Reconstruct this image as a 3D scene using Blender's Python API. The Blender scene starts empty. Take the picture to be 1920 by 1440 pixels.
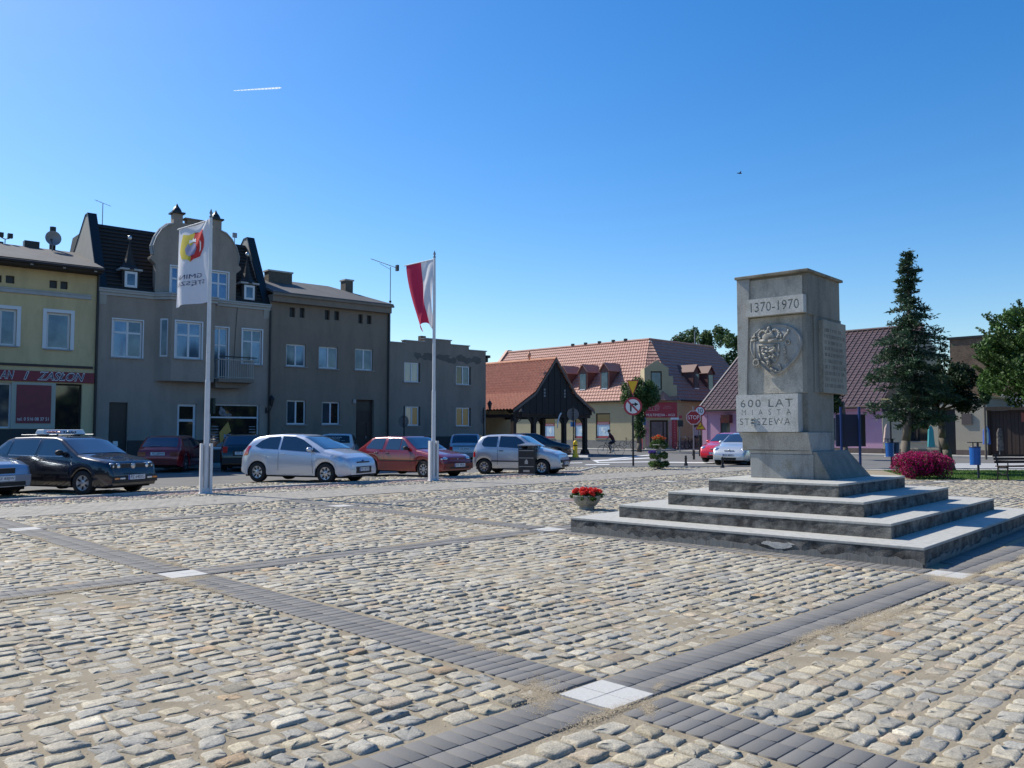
import bpy, bmesh, math, random
import numpy as np
from mathutils import Vector, Matrix
sc = bpy.context.scene
random.seed(7); rng = np.random.default_rng(7)
PI = math.pi
# ------------------------------------------------------------------ camera, sky, sun, exposure
cd = bpy.data.cameras.new('camera'); cam = bpy.data.objects.new('camera', cd); sc.collection.objects.link(cam)
cam.location = (0, 0, 1.57); cam.rotation_euler = (PI/2 + math.atan(87.6/1575), 0, 0)
cd.sensor_width = 36; cd.lens = 1575/1920*36; cd.clip_start = .1; cd.clip_end = 30000
sc.camera = cam
TOSUN = Vector((-.84*math.cos(math.radians(44)), .543*math.cos(math.radians(44)), math.sin(math.radians(44))))
wd = bpy.data.worlds.new('World'); sc.world = wd; wd.use_nodes = True
nt = wd.node_tree; bg = nt.nodes['Background']
sky = nt.nodes.new('ShaderNodeTexSky'); sky.sky_type = 'NISHITA'; sky.sun_disc = False
sky.sun_elevation = math.radians(45); sky.sun_rotation = math.radians(-52)
sky.air_density = 1.1; sky.dust_density = .5; sky.ozone_density = 3.6; sky.altitude = 80
hs = nt.nodes.new('ShaderNodeHueSaturation'); hs.inputs['Saturation'].default_value = 1.38; hs.inputs['Hue'].default_value = .505; hs.inputs['Value'].default_value = 1.08
nt.links.new(sky.outputs[0], hs.inputs['Color']); nt.links.new(hs.outputs[0], bg.inputs[0]); bg.inputs[1].default_value = .125
sl = bpy.data.lights.new('sun', 'SUN'); sl.energy = 5.0; sl.angle = math.radians(.53); sl.color = (1, .94, .82)
so = bpy.data.objects.new('sun', sl); sc.collection.objects.link(so)
so.rotation_euler = TOSUN.to_track_quat('Z', 'Y').to_euler(); so.location = (-30, 20, 60)
sc.view_settings.view_transform = 'Standard'; sc.view_settings.look = 'None'
sc.view_settings.exposure = 0.22; sc.view_settings.gamma = 1
sc.cycles.use_denoising = True
sc.cycles.max_bounces = 6

# ------------------------------------------------------------------ survey helpers (rays of the photograph cut with real planes)
F_, YH, CH = 1575., 807.6, 1.57
_p = math.atan((YH-720)/F_); _C, _S = math.cos(_p), math.sin(_p)
def ray(px, py):
    a = (px-960)/F_; b = (720-py)/F_
    d = np.array([a, _C-b*_S, _S+b*_C]); return d/d[1]
def gp(px, py, z=0.):
    d = ray(px, py); t = (z-CH)/d[2]; return (d[0]*t, t, z)
def atY(px, py, Y):
    d = ray(px, py); return Vector((d[0]*Y, Y, CH+d[2]*Y))
class Frame:
    def __init__(s, P, ang):
        s.P = np.array(P[:2], float); s.a = ang
        s.u = np.array([math.sin(ang), math.cos(ang)]); s.n = np.array([-math.cos(ang), math.sin(ang)])
        s.rz = PI/2-ang; s.loc = (P[0], P[1], 0)
    def y(s, px, py, c=0.):
        d = ray(px, py); t, k = np.linalg.solve(np.array([[d[0], -s.u[0]], [d[1], -s.u[1]]]), s.P+s.n*c); return float(k), float(CH+d[2]*t)
    def x(s, px, py, c=0.):
        d = ray(px, py); t, k = np.linalg.solve(np.array([[d[0], -s.n[0]], [d[1], -s.n[1]]]), s.P+s.u*c); return float(k), float(CH+d[2]*t)
    def w(s, x, y, z=0.):
        q = s.P+s.u*x+s.n*y; return (float(q[0]), float(q[1]), z)
TH = .789316
GR = Frame((.5603, 5.0611), TH)          # paving grid: x along one set of strips, y along the other
MOD = 5.88

# ------------------------------------------------------------------ materials
MATS = {}
def mat(name, c, c2=None, scale=6., rough=.8, metal=0., bump=0., bscale=None, amt=1., coat=0., spec=.5, detail=6, stretch=None, trans=0.):
    if name in MATS: return MATS[name]
    m = bpy.data.materials.new(name); m.use_nodes = True; MATS[name] = m
    t = m.node_tree; b = t.nodes['Principled BSDF']
    b.inputs['Base Color'].default_value = (*c, 1); b.inputs['Roughness'].default_value = rough
    b.inputs['Metallic'].default_value = metal; b.inputs['Coat Weight'].default_value = coat
    b.inputs['Specular IOR Level'].default_value = spec
    if c2 or bump:
        tc = t.nodes.new('ShaderNodeTexCoord'); src = tc.outputs['Object']
        if stretch:
            mp = t.nodes.new('ShaderNodeMapping'); mp.inputs['Scale'].default_value = stretch
            t.links.new(src, mp.inputs[0]); src = mp.outputs[0]
    if c2:
        n = t.nodes.new('ShaderNodeTexNoise'); n.inputs['Scale'].default_value = scale; n.inputs['Detail'].default_value = detail
        n.inputs['Roughness'].default_value = .62
        r = t.nodes.new('ShaderNodeValToRGB'); r.color_ramp.elements[0].position = .5-.22/amt; r.color_ramp.elements[1].position = .5+.22/amt
        r.color_ramp.elements[0].color = (*c, 1); r.color_ramp.elements[1].color = (*c2, 1)
        t.links.new(src, n.inputs['Vector']); t.links.new(n.outputs[0], r.inputs[0]); t.links.new(r.outputs[0], b.inputs['Base Color'])
    if bump:
        n2 = t.nodes.new('ShaderNodeTexNoise'); n2.inputs['Scale'].default_value = bscale or scale*6; n2.inputs['Detail'].default_value = 5
        bp = t.nodes.new('ShaderNodeBump'); bp.inputs['Strength'].default_value = 1; bp.inputs['Distance'].default_value = bump
        t.links.new(src, n2.inputs['Vector']); t.links.new(n2.outputs[0], bp.inputs['Height']); t.links.new(bp.outputs[0], b.inputs['Normal'])
    if trans:
        tr = t.nodes.new('ShaderNodeBsdfTranslucent'); mx = t.nodes.new('ShaderNodeMixShader'); mx.inputs[0].default_value = trans
        tr.inputs[0].default_value = (*c, 1)
        if c2: t.links.new(r.outputs[0], tr.inputs[0])
        out = t.nodes['Material Output']; t.links.new(b.outputs[0], mx.inputs[1]); t.links.new(tr.outputs[0], mx.inputs[2]); t.links.new(mx.outputs[0], out.inputs[0])
    return m
def mat_attr(name, rough=.85, nscale=60., namt=.35, bump=.002, bscale=90., trans=0., gain=1., spec=.4):
    """colour from the per-piece point attribute 'tone', mottled by fine noise"""
    if name in MATS: return MATS[name]
    m = bpy.data.materials.new(name); m.use_nodes = True; MATS[name] = m
    t = m.node_tree; b = t.nodes['Principled BSDF']; b.inputs['Roughness'].default_value = rough; b.inputs['Specular IOR Level'].default_value = spec
    at = t.nodes.new('ShaderNodeAttribute'); at.attribute_name = 'tone'
    tc = t.nodes.new('ShaderNodeTexCoord'); n = t.nodes.new('ShaderNodeTexNoise'); n.inputs['Scale'].default_value = nscale; n.inputs['Detail'].default_value = 8; n.inputs['Roughness'].default_value = .7
    mr = t.nodes.new('ShaderNodeMapRange'); mr.inputs['From Min'].default_value = .3; mr.inputs['From Max'].default_value = .7
    mr.inputs['To Min'].default_value = (1-namt)*gain; mr.inputs['To Max'].default_value = (1+namt)*gain
    mx = t.nodes.new('ShaderNodeVectorMath'); mx.operation = 'SCALE'
    t.links.new(tc.outputs['Object'], n.inputs['Vector']); t.links.new(n.outputs[0], mr.inputs[0])
    t.links.new(at.outputs['Color'], mx.inputs[0]); t.links.new(mr.outputs[0], mx.inputs['Scale']); t.links.new(mx.outputs[0], b.inputs['Base Color'])
    if bump:
        n2 = t.nodes.new('ShaderNodeTexNoise'); n2.inputs['Scale'].default_value = bscale; n2.inputs['Detail'].default_value = 6
        bp = t.nodes.new('ShaderNodeBump'); bp.inputs['Distance'].default_value = bump
        t.links.new(tc.outputs['Object'], n2.inputs['Vector']); t.links.new(n2.outputs[0], bp.inputs['Height']); t.links.new(bp.outputs[0], b.inputs['Normal'])
    if trans:
        tr = t.nodes.new('ShaderNodeBsdfTranslucent'); ms = t.nodes.new('ShaderNodeMixShader'); ms.inputs[0].default_value = trans
        t.links.new(mx.outputs[0], tr.inputs[0]); out = t.nodes['Material Output']
        t.links.new(b.outputs[0], ms.inputs[1]); t.links.new(tr.outputs[0], ms.inputs[2]); t.links.new(ms.outputs[0], out.inputs[0])
    return m
def mat_weather(name, base, dark, moss, scale=3., streak=2.2, bump=.004, lo=.42, hi=.62):
    """concrete with dark weathering blotches that run downwards, and moss tint"""
    m = bpy.data.materials.new(name); m.use_nodes = True; t = m.node_tree; b = t.nodes['Principled BSDF']; b.inputs['Roughness'].default_value = .9
    tc = t.nodes.new('ShaderNodeTexCoord'); mp = t.nodes.new('ShaderNodeMapping'); mp.inputs['Scale'].default_value = (1, 1, 1/streak)
    t.links.new(tc.outputs['Object'], mp.inputs[0])
    def noise(s, d, src): 
        n = t.nodes.new('ShaderNodeTexNoise'); n.inputs['Scale'].default_value = s; n.inputs['Detail'].default_value = d; n.inputs['Roughness'].default_value = .68
        t.links.new(src, n.inputs['Vector']); return n.outputs[0]
    def ramp(src, a, c1, p2, c2):
        r = t.nodes.new('ShaderNodeValToRGB'); e = r.color_ramp.elements; e[0].position = a; e[1].position = p2; e[0].color = c1; e[1].color = c2; t.links.new(src, r.inputs[0]); return r.outputs[0]
    def mix(f, a, c):
        x = t.nodes.new('ShaderNodeMix'); x.data_type = 'RGBA'; t.links.new(f, x.inputs[0]); t.links.new(a, x.inputs[6]); t.links.new(c, x.inputs[7]); return x.outputs[2]
    big = noise(scale, 10, mp.outputs[0]); fine = noise(70, 6, tc.outputs['Object']); ms = noise(scale*.7+1, 6, tc.outputs['Object'])
    c1 = ramp(fine, .35, (*[q*.72 for q in base], 1), .65, (*[min(1, q*1.2) for q in base], 1))
    c2 = ramp(fine, .35, (*[q*.6 for q in dark], 1), .65, (*[q*1.5 for q in dark], 1))
    c3 = ramp(fine, .35, (*[q*.7 for q in moss], 1), .65, (*[q*1.2 for q in moss], 1))
    f1 = ramp(big, lo, (0, 0, 0, 1), hi, (1, 1, 1, 1)); f2 = ramp(ms, .56, (0, 0, 0, 1), .72, (.7, .7, .7, 1))
    t.links.new(mix(f2, mix(f1, c1, c2), c3), b.inputs['Base Color'])
    bp = t.nodes.new('ShaderNodeBump'); bp.inputs['Distance'].default_value = bump; t.links.new(fine, bp.inputs['Height']); t.links.new(bp.outputs[0], b.inputs['Normal'])
    MATS[name] = m; return m

STUCCO = dict(scale=.9, bump=.003, bscale=60, rough=.92, detail=10)
m_white = mat('white_paint', (.72, .73, .74), (.6, .61, .63), 3, rough=.45)
m_pvc = mat('window_frame_white', (.62, .64, .68), rough=.35)
m_gsky = mat('pane_bright', (.05, .10, .19), (.13, .20, .31), 1.3, rough=.06, metal=.55)  # blue sky reflection partly put into the pane colour
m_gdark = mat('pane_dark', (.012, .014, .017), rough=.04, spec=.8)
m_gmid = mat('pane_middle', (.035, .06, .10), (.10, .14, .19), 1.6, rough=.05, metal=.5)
m_curt = mat('pane_curtained', (.18, .19, .19), (.38, .38, .36), 5, rough=.12, stretch=(2.2, 2.2, .1), spec=.9, coat=.5)
m_blk = mat('black_steel', (.012, .012, .014), rough=.45)
m_dwood = mat('dark_wood', (.022, .016, .013), (.045, .03, .022), 4, rough=.8, stretch=(3, 3, .4))
m_steel = mat('galvanised_steel', (.42, .43, .45), (.5, .51, .52), 8, rough=.35, metal=.85)
m_zinc = mat('dull_zinc', (.25, .26, .28), rough=.5, metal=.5)
m_rubber = mat('tyre_rubber', (.018, .018, .019), rough=.85)
m_conc = mat('pale_concrete', (.36, .36, .34), (.46, .45, .43), 5, rough=.9, bump=.002)
m_red = mat('sign_red', (.42, .03, .05), rough=.4)
m_yel = mat('sign_yellow', (.85, .48, .01), rough=.4)
m_wsign = mat('sign_white', (.78, .78, .78), rough=.4)
m_bark = mat('bark', (.09, .075, .06), (.17, .15, .125), 9, rough=.95, bump=.01, bscale=18, stretch=(1, 1, .3))

# ------------------------------------------------------------------ mesh builder
class MB:
    def __init__(s): s.v = []; s.f = []; s.T = None
    def add(s, vs, fs):
        k = len(s.v)
        s.v += [tuple(s.T @ Vector(v)) for v in vs] if s.T else [tuple(v) for v in vs]
        s.f += [tuple(i+k for i in f) for f in fs]; return s
    def box(s, x0, x1, y0, y1, z0, z1):
        return s.add([(x0, y0, z0), (x1, y0, z0), (x1, y1, z0), (x0, y1, z0), (x0, y0, z1), (x1, y0, z1), (x1, y1, z1), (x0, y1, z1)],
                     [(0, 3, 2, 1), (4, 5, 6, 7), (0, 1, 5, 4), (1, 2, 6, 5), (2, 3, 7, 6), (3, 0, 4, 7)])
    def hexa(s, lo, hi):           # four lower, four upper corners
        return s.add(list(lo)+list(hi), [(0, 3, 2, 1), (4, 5, 6, 7), (0, 1, 5, 4), (1, 2, 6, 5), (2, 3, 7, 6), (3, 0, 4, 7)])
    def prism(s, poly, a, b, ax='y'):
        n = len(poly)
        def P(p, k): return {'y': (p[0], k, p[1]), 'x': (k, p[0], p[1]), 'z': (p[0], p[1], k)}[ax]
        vs = [P(p, a) for p in poly]+[P(p, b) for p in poly]
        fs = [tuple(range(n)), tuple(range(2*n-1, n-1, -1))]+[(i, i+n, (i+1) % n+n, (i+1) % n) for i in range(n)]
        return s.add(vs, fs)
    def cyl(s, p0, p1, r0, r1=None, n=10):
        r1 = r0 if r1 is None else r1; p0, p1 = Vector(p0), Vector(p1); d = (p1-p0).normalized()
        a = d.orthogonal().normalized(); b = d.cross(a); vs = []
        for p, r in ((p0, r0), (p1, r1)): vs += [p+(a*math.cos(2*PI*i/n)+b*math.sin(2*PI*i/n))*r for i in range(n)]
        return s.add(vs, [(i, (i+1) % n, n+(i+1) % n, n+i) for i in range(n)]+[tuple(range(n-1, -1, -1)), tuple(range(n, 2*n))])
    def tube(s, pts, r, n=7):
        for a, b in zip(pts, pts[1:]): s.cyl(a, b, r, r, n)
        return s
    def lathe(s, prof, c=(0, 0, 0), n=20, ax='z', a0=0, a1=2*PI):
        full = abs(a1-a0-2*PI) < 1e-6; m = n if full else n+1; vs = []
        for r, h in prof:
            for i in range(m):
                t = a0+(a1-a0)*i/n; x, y = r*math.cos(t), r*math.sin(t)
                q = {'z': (x, y, h), 'y': (x, h, y), 'x': (h, x, y)}[ax]
                vs.append((q[0]+c[0], q[1]+c[1], q[2]+c[2]))
        fs = []
        for j in range(len(prof)-1):
            for i in range(n): fs.append((j*m+i, j*m+(i+1) % m, (j+1)*m+(i+1) % m, (j+1)*m+i))
        return s.add(vs, fs)
    def disc(s, c, r, n=20, ax='y', th=.01):
        d = {'x': (1, 0, 0), 'y': (0, 1, 0), 'z': (0, 0, 1)}[ax]; c = Vector(c); d = Vector(d)*th/2
        return s.cyl(c-d, c+d, r, r, n)
    def grid(s, fn, nu, nv):
        vs = [fn(i/nu, j/nv) for j in range(nv+1) for i in range(nu+1)]
        return s.add(vs, [(j*(nu+1)+i, j*(nu+1)+i+1, (j+1)*(nu+1)+i+1, (j+1)*(nu+1)+i) for j in range(nv) for i in range(nu)])
    def ell(s, c, r, n=14, m=8):
        return s.lathe([(max(1e-4, math.sin(PI*j/m)), -math.cos(PI*j/m)) for j in range(m+1)], n=n) if 0 else s.add(
            [(c[0]+r[0]*math.sin(PI*j/m)*math.cos(2*PI*i/n), c[1]+r[1]*math.sin(PI*j/m)*math.sin(2*PI*i/n), c[2]-r[2]*math.cos(PI*j/m)) for j in range(m+1) for i in range(n)],
            [(j*n+i, j*n+(i+1) % n, (j+1)*n+(i+1) % n, (j+1)*n+i) for j in range(m) for i in range(n)])
def obj(name, mb, m, parent=None, smooth=False, bevel=0., tone=None, seg=2, fix=True):
    me = bpy.data.meshes.new(name); me.from_pydata(mb.v, [], mb.f)
    if fix and len(mb.f) < 60000:
        bm = bmesh.new(); bm.from_mesh(me); bmesh.ops.recalc_face_normals(bm, faces=bm.faces); bm.to_mesh(me); bm.free()
    me.materials.append(m)
    if smooth: me.shade_smooth()
    if tone is not None:
        a = me.attributes.new('tone', 'FLOAT_COLOR', 'POINT'); a.data.foreach_set('color', np.ascontiguousarray(tone, dtype=np.float32).ravel())
    o = bpy.data.objects.new(name, me); sc.collection.objects.link(o); o.parent = parent
    if bevel:
        b = o.modifiers.new('bevel', 'BEVEL'); b.width = bevel; b.segments = seg; b.limit_method = 'ANGLE'
    return o
def meta(o, label=None, cat=None, group=None, kind=None):
    if label: o['label'] = label
    if cat: o['category'] = cat
    if group: o['group'] = group
    if kind: o['kind'] = kind
    return o
def thing(name, label, cat, loc=(0, 0, 0), rz=0., group=None):
    o = bpy.data.objects.new(name, None); sc.collection.objects.link(o); o.empty_display_size = .2
    o.location = loc; o.rotation_euler = (0, 0, rz); return meta(o, label, cat, group)
def dup(root, loc, rz, label):
    r = root.copy(); sc.collection.objects.link(r); r.location = loc; r.rotation_euler = (0, 0, rz); r['label'] = label
    def rec(a, b, d):
        for ch in a.children:
            c = ch.copy(); sc.collection.objects.link(c); c.parent = b
            if d < 2: rec(ch, c, d+1)
    rec(root, r, 1); return r
def text_mesh(s, size, extrude=.004, offset=0., align='CENTER', space=1., shear=0.):
    cu = bpy.data.curves.new('t', 'FONT'); cu.body = s; cu.size = size; cu.extrude = extrude; cu.offset = offset
    cu.align_x = align; cu.align_y = 'CENTER'; cu.space_character = space; cu.shear = shear; cu.resolution_u = 3
    o = bpy.data.objects.new('t', cu); sc.collection.objects.link(o); bpy.context.view_layer.update()
    me = bpy.data.meshes.new_from_object(o.evaluated_get(bpy.context.evaluated_depsgraph_get()))
    bpy.data.objects.remove(o); bpy.data.curves.remove(cu); return me
def text(s, size, m, parent, loc, face='-y', name='lettering', width=None, height=None, mirror=False, **kw):
    me = text_mesh(s, size, **kw); v = np.zeros(len(me.vertices)*3); me.vertices.foreach_get('co', v); v = v.reshape(-1, 3)
    w = np.ptp(v[:, 0]); h = np.ptp(v[:, 1]); sx = width/w if width else 1; sy = height/h if height else (sx if width else 1)
    v[:, 0] *= sx; v[:, 1] *= sy
    if mirror: v[:, 0] *= -1
    R = {'-y': ((1, 0, 0), (0, 0, -1), (0, 1, 0)), '+y': ((-1, 0, 0), (0, 0, 1), (0, 1, 0)), '-x': ((0, 0, -1), (-1, 0, 0), (0, 1, 0)), '+x': ((0, 0, 1), (1, 0, 0), (0, 1, 0))}[face]
    v = v @ np.array(R).T + np.array(loc); me.vertices.foreach_set('co', v.ravel()); me.update()
    me.materials.clear(); me.materials.append(m); me.name = name
    o = bpy.data.objects.new(name, me); sc.collection.objects.link(o); o.parent = parent; return o
# ================================================================== GROUND
def flat(name, poly, z, m, parent=None, kind=None):
    mb = MB(); mb.add([(x, y, z) for x, y in poly], [tuple(range(len(poly)))]); o = obj(name, mb, m, parent)
    if kind: o['kind'] = kind
    return o
m_soil = mat('ground_soil', (.16, .15, .12), (.10, .13, .05), .2, rough=.95)
m_asph = mat('asphalt', (.115, .112, .108), (.17, .165, .155), 1.2, rough=.85, bump=.002, bscale=120, detail=12)
m_pave = mat('pavement_slabs', (.30, .295, .28), (.38, .37, .35), 2.5, rough=.9, bump=.002, bscale=80)
m_mark = mat('road_paint', (.62, .63, .62), (.78, .78, .77), 8, rough=.6)
def mat_sand():
    m = mat('joint_sand', (.22, .18, .12), (.33, .28, .20), 2.2, rough=.97, bump=.006, bscale=55, detail=14); return m
m_sand = mat_sand()
flat('ground', [(-900, -300), (900, -300), (900, 1500), (-900, 1500)], -.06, m_soil, kind='structure')
road = flat('road', [(-60, 0), (-20, 0), (-20, 8), (60, 8), (90, 60), (40, 130), (-20, 100), (-60, 40)], -.03, m_asph, kind='structure')
# pavement in front of the house row
ROW = Frame(gp(380, 872), math.radians(49.7))
def wpoly(fr, pts): return [fr.w(*p)[:2] for p in pts]
pv = obj('pavement', MB().prism(wpoly(ROW, [(-40, 0), (-40, -2.2), (17.3, -2.2), (21.5, -1.4), (24, 1.4), (24, 4), (16.5, 4), (16.5, 0)]), -.04, .085, 'z'), m_pave); pv['kind'] = 'structure'
kb = MB()
for i in range(56):
    a = -39.5+i*1.0
    if a < 17: kb.add([ROW.w(a, -2.32, -.04), ROW.w(a+.985, -2.32, -.04), ROW.w(a+.985, -2.203, -.04), ROW.w(a, -2.203, -.04), ROW.w(a, -2.32, .1), ROW.w(a+.985, -2.32, .1), ROW.w(a+.985, -2.203, .1), ROW.w(a, -2.203, .1)],
                 [(0, 3, 2, 1), (4, 5, 6, 7), (0, 1, 5, 4), (1, 2, 6, 5), (2, 3, 7, 6), (3, 0, 4, 7)])
o = obj('kerb', kb, m_conc, pv); o['kind'] = 'stuff'

# ---- the cobbled square
E0 = -24.; LK = 17.85
plaza_poly = wpoly(GR, [(-30, -8), (16, -22)]) + [(60, -6), (60, 34.2), (13.2, 34.2), (10.6, 36.7), (3.6, 36.0), GR.w(20.8, LK)[:2], GR.w(-30, LK)[:2]]
plaza = flat('cobbled_square', plaza_poly, .0045, m_sand, kind='structure')
park = flat('parking_strip', wpoly(GR, [(-30, LK), (20.5, LK), (19.5, 20.2), (-30, 20.2)]), -.012, m_sand, kind='structure')

def in_view(X, Y, m=2.2, far=60, near=3.2):
    return (np.abs(X) < .63*Y+m) & (Y > near) & (Y < far)
W2 = .205
def grid_xy(r, l):
    return GR.P[0]+GR.u[0]*r+GR.n[0]*l, GR.P[1]+GR.u[1]*r+GR.n[1]*l
MON_O = GR.w(6.17-.5603*0, .35)
MON = Frame(MON_O, TH-math.radians(3.4))
def mon_xy(X, Y):
    d0 = X-MON.P[0]; d1 = Y-MON.P[1]; return d0*MON.u[0]+d1*MON.u[1], d0*MON.n[0]+d1*MON.n[1]
# cobbles: rows along x of the grid, one panel at a time
palette = np.array([(.365, .335, .28), (.33, .32, .295), (.40, .365, .295), (.43, .375, .27), (.29, .285, .27), (.385, .315, .235), (.40, .27, .15), (.46, .43, .365), (.31, .275, .22), (.38, .345, .275)])
pw = np.array([.20, .16, .17, .10, .09, .07, .014, .09, .05, .07]); pw /= pw.sum()
redpal = np.array([(.36, .25, .22), (.30, .22, .20), (.40, .30, .27), (.33, .29, .28)])
st = []        # r, l, half length, half width, angle, red
def fill(r0, r1, l0, l1, pitch=.148, red=False, wob=.012, sc_=1.):
    l = l0+.01
    while l < l1-.05:
        h = pitch*random.uniform(.86, 1.14)
        if l+h > l1: h = l1-l
        if h < .07: break
        r = r0+random.uniform(0, .05); ph = random.uniform(0, 6)
        while r < r1-.05:
            w = random.choice((.13, .15, .165, .18, .20, .23))*random.uniform(.88, 1.1)*sc_
            if r+w > r1: w = r1-r
            if w < .08: break
            st.append((r+w/2, l+h/2+wob*math.sin(r*2.3+ph), w/2, h/2, random.gauss(0, .05), red)); r += w
        l += h
e = .225
for i in range(-5, 7):
    for j in range(-3, 3):
        r0, r1, l0, l1 = i*MOD+e, (i+1)*MOD-e, j*MOD+e, (j+1)*MOD-e
        if j == 2: l1 = 13.85
        cx, cy = grid_xy((r0+r1)/2, (l0+l1)/2)
        if cy < -1 or abs(cx) > .66*max(cy, 0)+9: continue
        if cy > 48: continue
        fill(r0, r1, l0, l1)
fill(-24, 20.6, 16.2, 17.15); fill(-24, 20.6, 17.15, 17.84, pitch=.115, red=True, sc_=.75)
fill(-24, 19.6, 17.99, 20.2, pitch=.16)
fill(20.6, 34, 16.2, 21.5, pitch=.15); fill(19, 36, 12, 13.85) if 0 else None
S = np.array(st, float); X, Y = grid_xy(S[:, 0], S[:, 1])
mx, my = mon_xy(X, Y)
# inside the square's outline on the right, clear of the monument, the manhole and the lawn
inside = (Y < 36.3) & ~((X > 4.2) & (Y > 36.0)) & ~((X > 12.6) & (Y > 26.75))
inside &= ~((mx > -.32) & (mx < 6.6) & (my > -.32) & (my < 5.4))
inside &= ~((np.abs(X-1.35) < .42) & (np.abs(Y-18.9) < .42))
keep = inside & in_view(X, Y)
keep &= rng.random(len(S)) > .012
S, X, Y = S[keep], X[keep], Y[keep]
print('cobbles', len(S))
def undul(x, y): return .010*np.sin(x*1.1+.4*y)+.008*np.sin(y*1.7-.6*x+1)+.006*np.sin(2.7*x+1.9*y)
def stones(idx, K, rings, seed):
    """vertices (n, rings*K+1, 3) and faces of one stone"""
    g = np.random.default_rng(seed); n = len(idx); s = S[idx]; ang = np.arange(K)/K*2*PI+PI/K
    # superellipse outline, irregular
    ca, sa = np.cos(ang), np.sin(ang); p = .24
    ex = np.sign(ca)*np.abs(ca)**p; ey = np.sign(sa)*np.abs(sa)**p
    gap = np.where(Y[idx] < 8.5, g.uniform(.006, .018, n), g.uniform(.003, .011, n))[:, None]
    rad = 1+g.normal(0, .05, (n, K))-.07*(np.abs(ex*ey)[None]>.5)*g.random((n,K))
    bx = ex[None]*(s[:, 2:3]-gap)*rad; by = ey[None]*(s[:, 3:4]-gap)*rad
    bx += g.normal(0, .10, (n, 1))*by; by += g.normal(0, .05, (n, 1))*bx
    top = .0142+g.uniform(-.0065, .007, n)+undul(X[idx], Y[idx])*.35; tx, ty = g.normal(0, .026, (n, 1)), g.normal(0, .034, (n, 1))
    spec = {4: [(1.04, -1), (1.0, .35), (.93, .86), (.62, 1.0)], 3: [(1.03, -1), (.98, .6), (.84, 1.0)], 2: [(1.02, -1), (.93, .95)]}[rings]
    V = np.zeros((n, rings*K+1, 3))
    for k, (q, h) in enumerate(spec):
        jx = g.normal(0, .004 if k else 0, (n, K)); jy = g.normal(0, .004 if k else 0, (n, K))
        lx = bx*q+jx; ly = by*q+jy
        z = np.where(h < 0, -.02, top[:, None]*h+tx*lx+ty*ly+g.normal(0, .0017, (n, K))*(h > 0))
        V[:, k*K:(k+1)*K, 0] = lx; V[:, k*K:(k+1)*K, 1] = ly; V[:, k*K:(k+1)*K, 2] = z
    V[:, -1, 2] = top*1.08
    c, sn = np.cos(s[:, 4])[:, None], np.sin(s[:, 4])[:, None]
    lx, ly = V[:, :, 0]*c-V[:, :, 1]*sn, V[:, :, 0]*sn+V[:, :, 1]*c
    V[:, :, 0] = X[idx][:, None]+GR.u[0]*lx+GR.n[0]*ly; V[:, :, 1] = Y[idx][:, None]+GR.u[1]*lx+GR.n[1]*ly
    F = []
    for k in range(rings-1):
        for i in range(K): F.append((k*K+i, k*K+(i+1) % K, (k+1)*K+(i+1) % K, (k+1)*K+i))
    T = [((rings-1)*K+i, (rings-1)*K+(i+1) % K, rings*K) for i in range(K)]
    # colour
    ci = g.choice(len(palette), n, p=pw); col = (palette[ci]*.72+np.array([.365, .34, .285])*.28)*np.array([1.02, 1.0, .95])*g.uniform(.82, 1.14, (n, 1)); rd = s[:, 5] > .5
    col[rd] = redpal[g.integers(0, 4, rd.sum())]*g.uniform(.85, 1.15, (rd.sum(), 1))
    col = np.where((g.random(n) < .05)[:, None], col*.75, col)
    C = np.ones((n, V.shape[1], 4)); C[:, :, :3] = col[:, None]
    return V, F, T, C
m_cob = mat_attr('cobble_granite', rough=.82, nscale=85, namt=.42, bump=.004, bscale=110)
def np_mesh(name, V, F, T, C, m):
    n, k, _ = V.shape; me = bpy.data.meshes.new(name); nq, ntg = len(F), len(T)
    me.vertices.add(n*k); me.vertices.foreach_set('co', V.astype(np.float32).ravel())
    off = (np.arange(n)*k)[:, None]
    q = (np.array(F, int).reshape(1, -1)+off) if nq else np.zeros((n, 0), int); tt = (np.array(T, int).reshape(1, -1)+off) if ntg else np.zeros((n, 0), int)
    loops = np.concatenate([q, tt], 1).ravel(); tot = np.tile(np.array([4]*nq+[3]*ntg), n); start = np.concatenate([[0], np.cumsum(tot)[:-1]])
    me.loops.add(len(loops)); me.loops.foreach_set('vertex_index', loops.astype(np.int32))
    me.polygons.add(len(tot)); me.polygons.foreach_set('loop_start', start.astype(np.int32)); me.update(calc_edges=True); me.validate()
    if C is not None:
        a = me.attributes.new('tone', 'FLOAT_COLOR', 'POINT'); a.data.foreach_set('color', C.astype(np.float32).ravel())
    me.materials.append(m); return me
order = np.argsort(Y+np.abs(X)*.05-0.0)
vis = order[(np.abs(X[order]) < .625*Y[order]) & (Y[order] > 3.75)]
near300 = vis[:300]; rest = np.setdiff1d(np.arange(len(S)), near300)
V, Fq, T, C = stones(near300, 14, 4, 1)
for i in range(len(near300)):
    c = V[i].mean(0); c[2] = 0
    me = np_mesh('cobblestone', V[i:i+1]-c, Fq, T, C[i:i+1], m_cob); me.shade_smooth()
    o = bpy.data.objects.new('cobblestone', me); sc.collection.objects.link(o); o.parent = plaza; o.location = c
lod = [rest[(Y[rest] < 9)], rest[(Y[rest] >= 9) & (Y[rest] < 16)], rest[Y[rest] >= 16]]
for k, (idx, K, rg) in enumerate(zip(lod, (12, 8, 8), (4, 3, 2))):
    V, Fq, T, C = stones(idx, K, rg, 5+k)
    if k == 0: VS = [(V, Fq, T, C)]
    else: VS.append((V, Fq, T, C))
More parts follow.
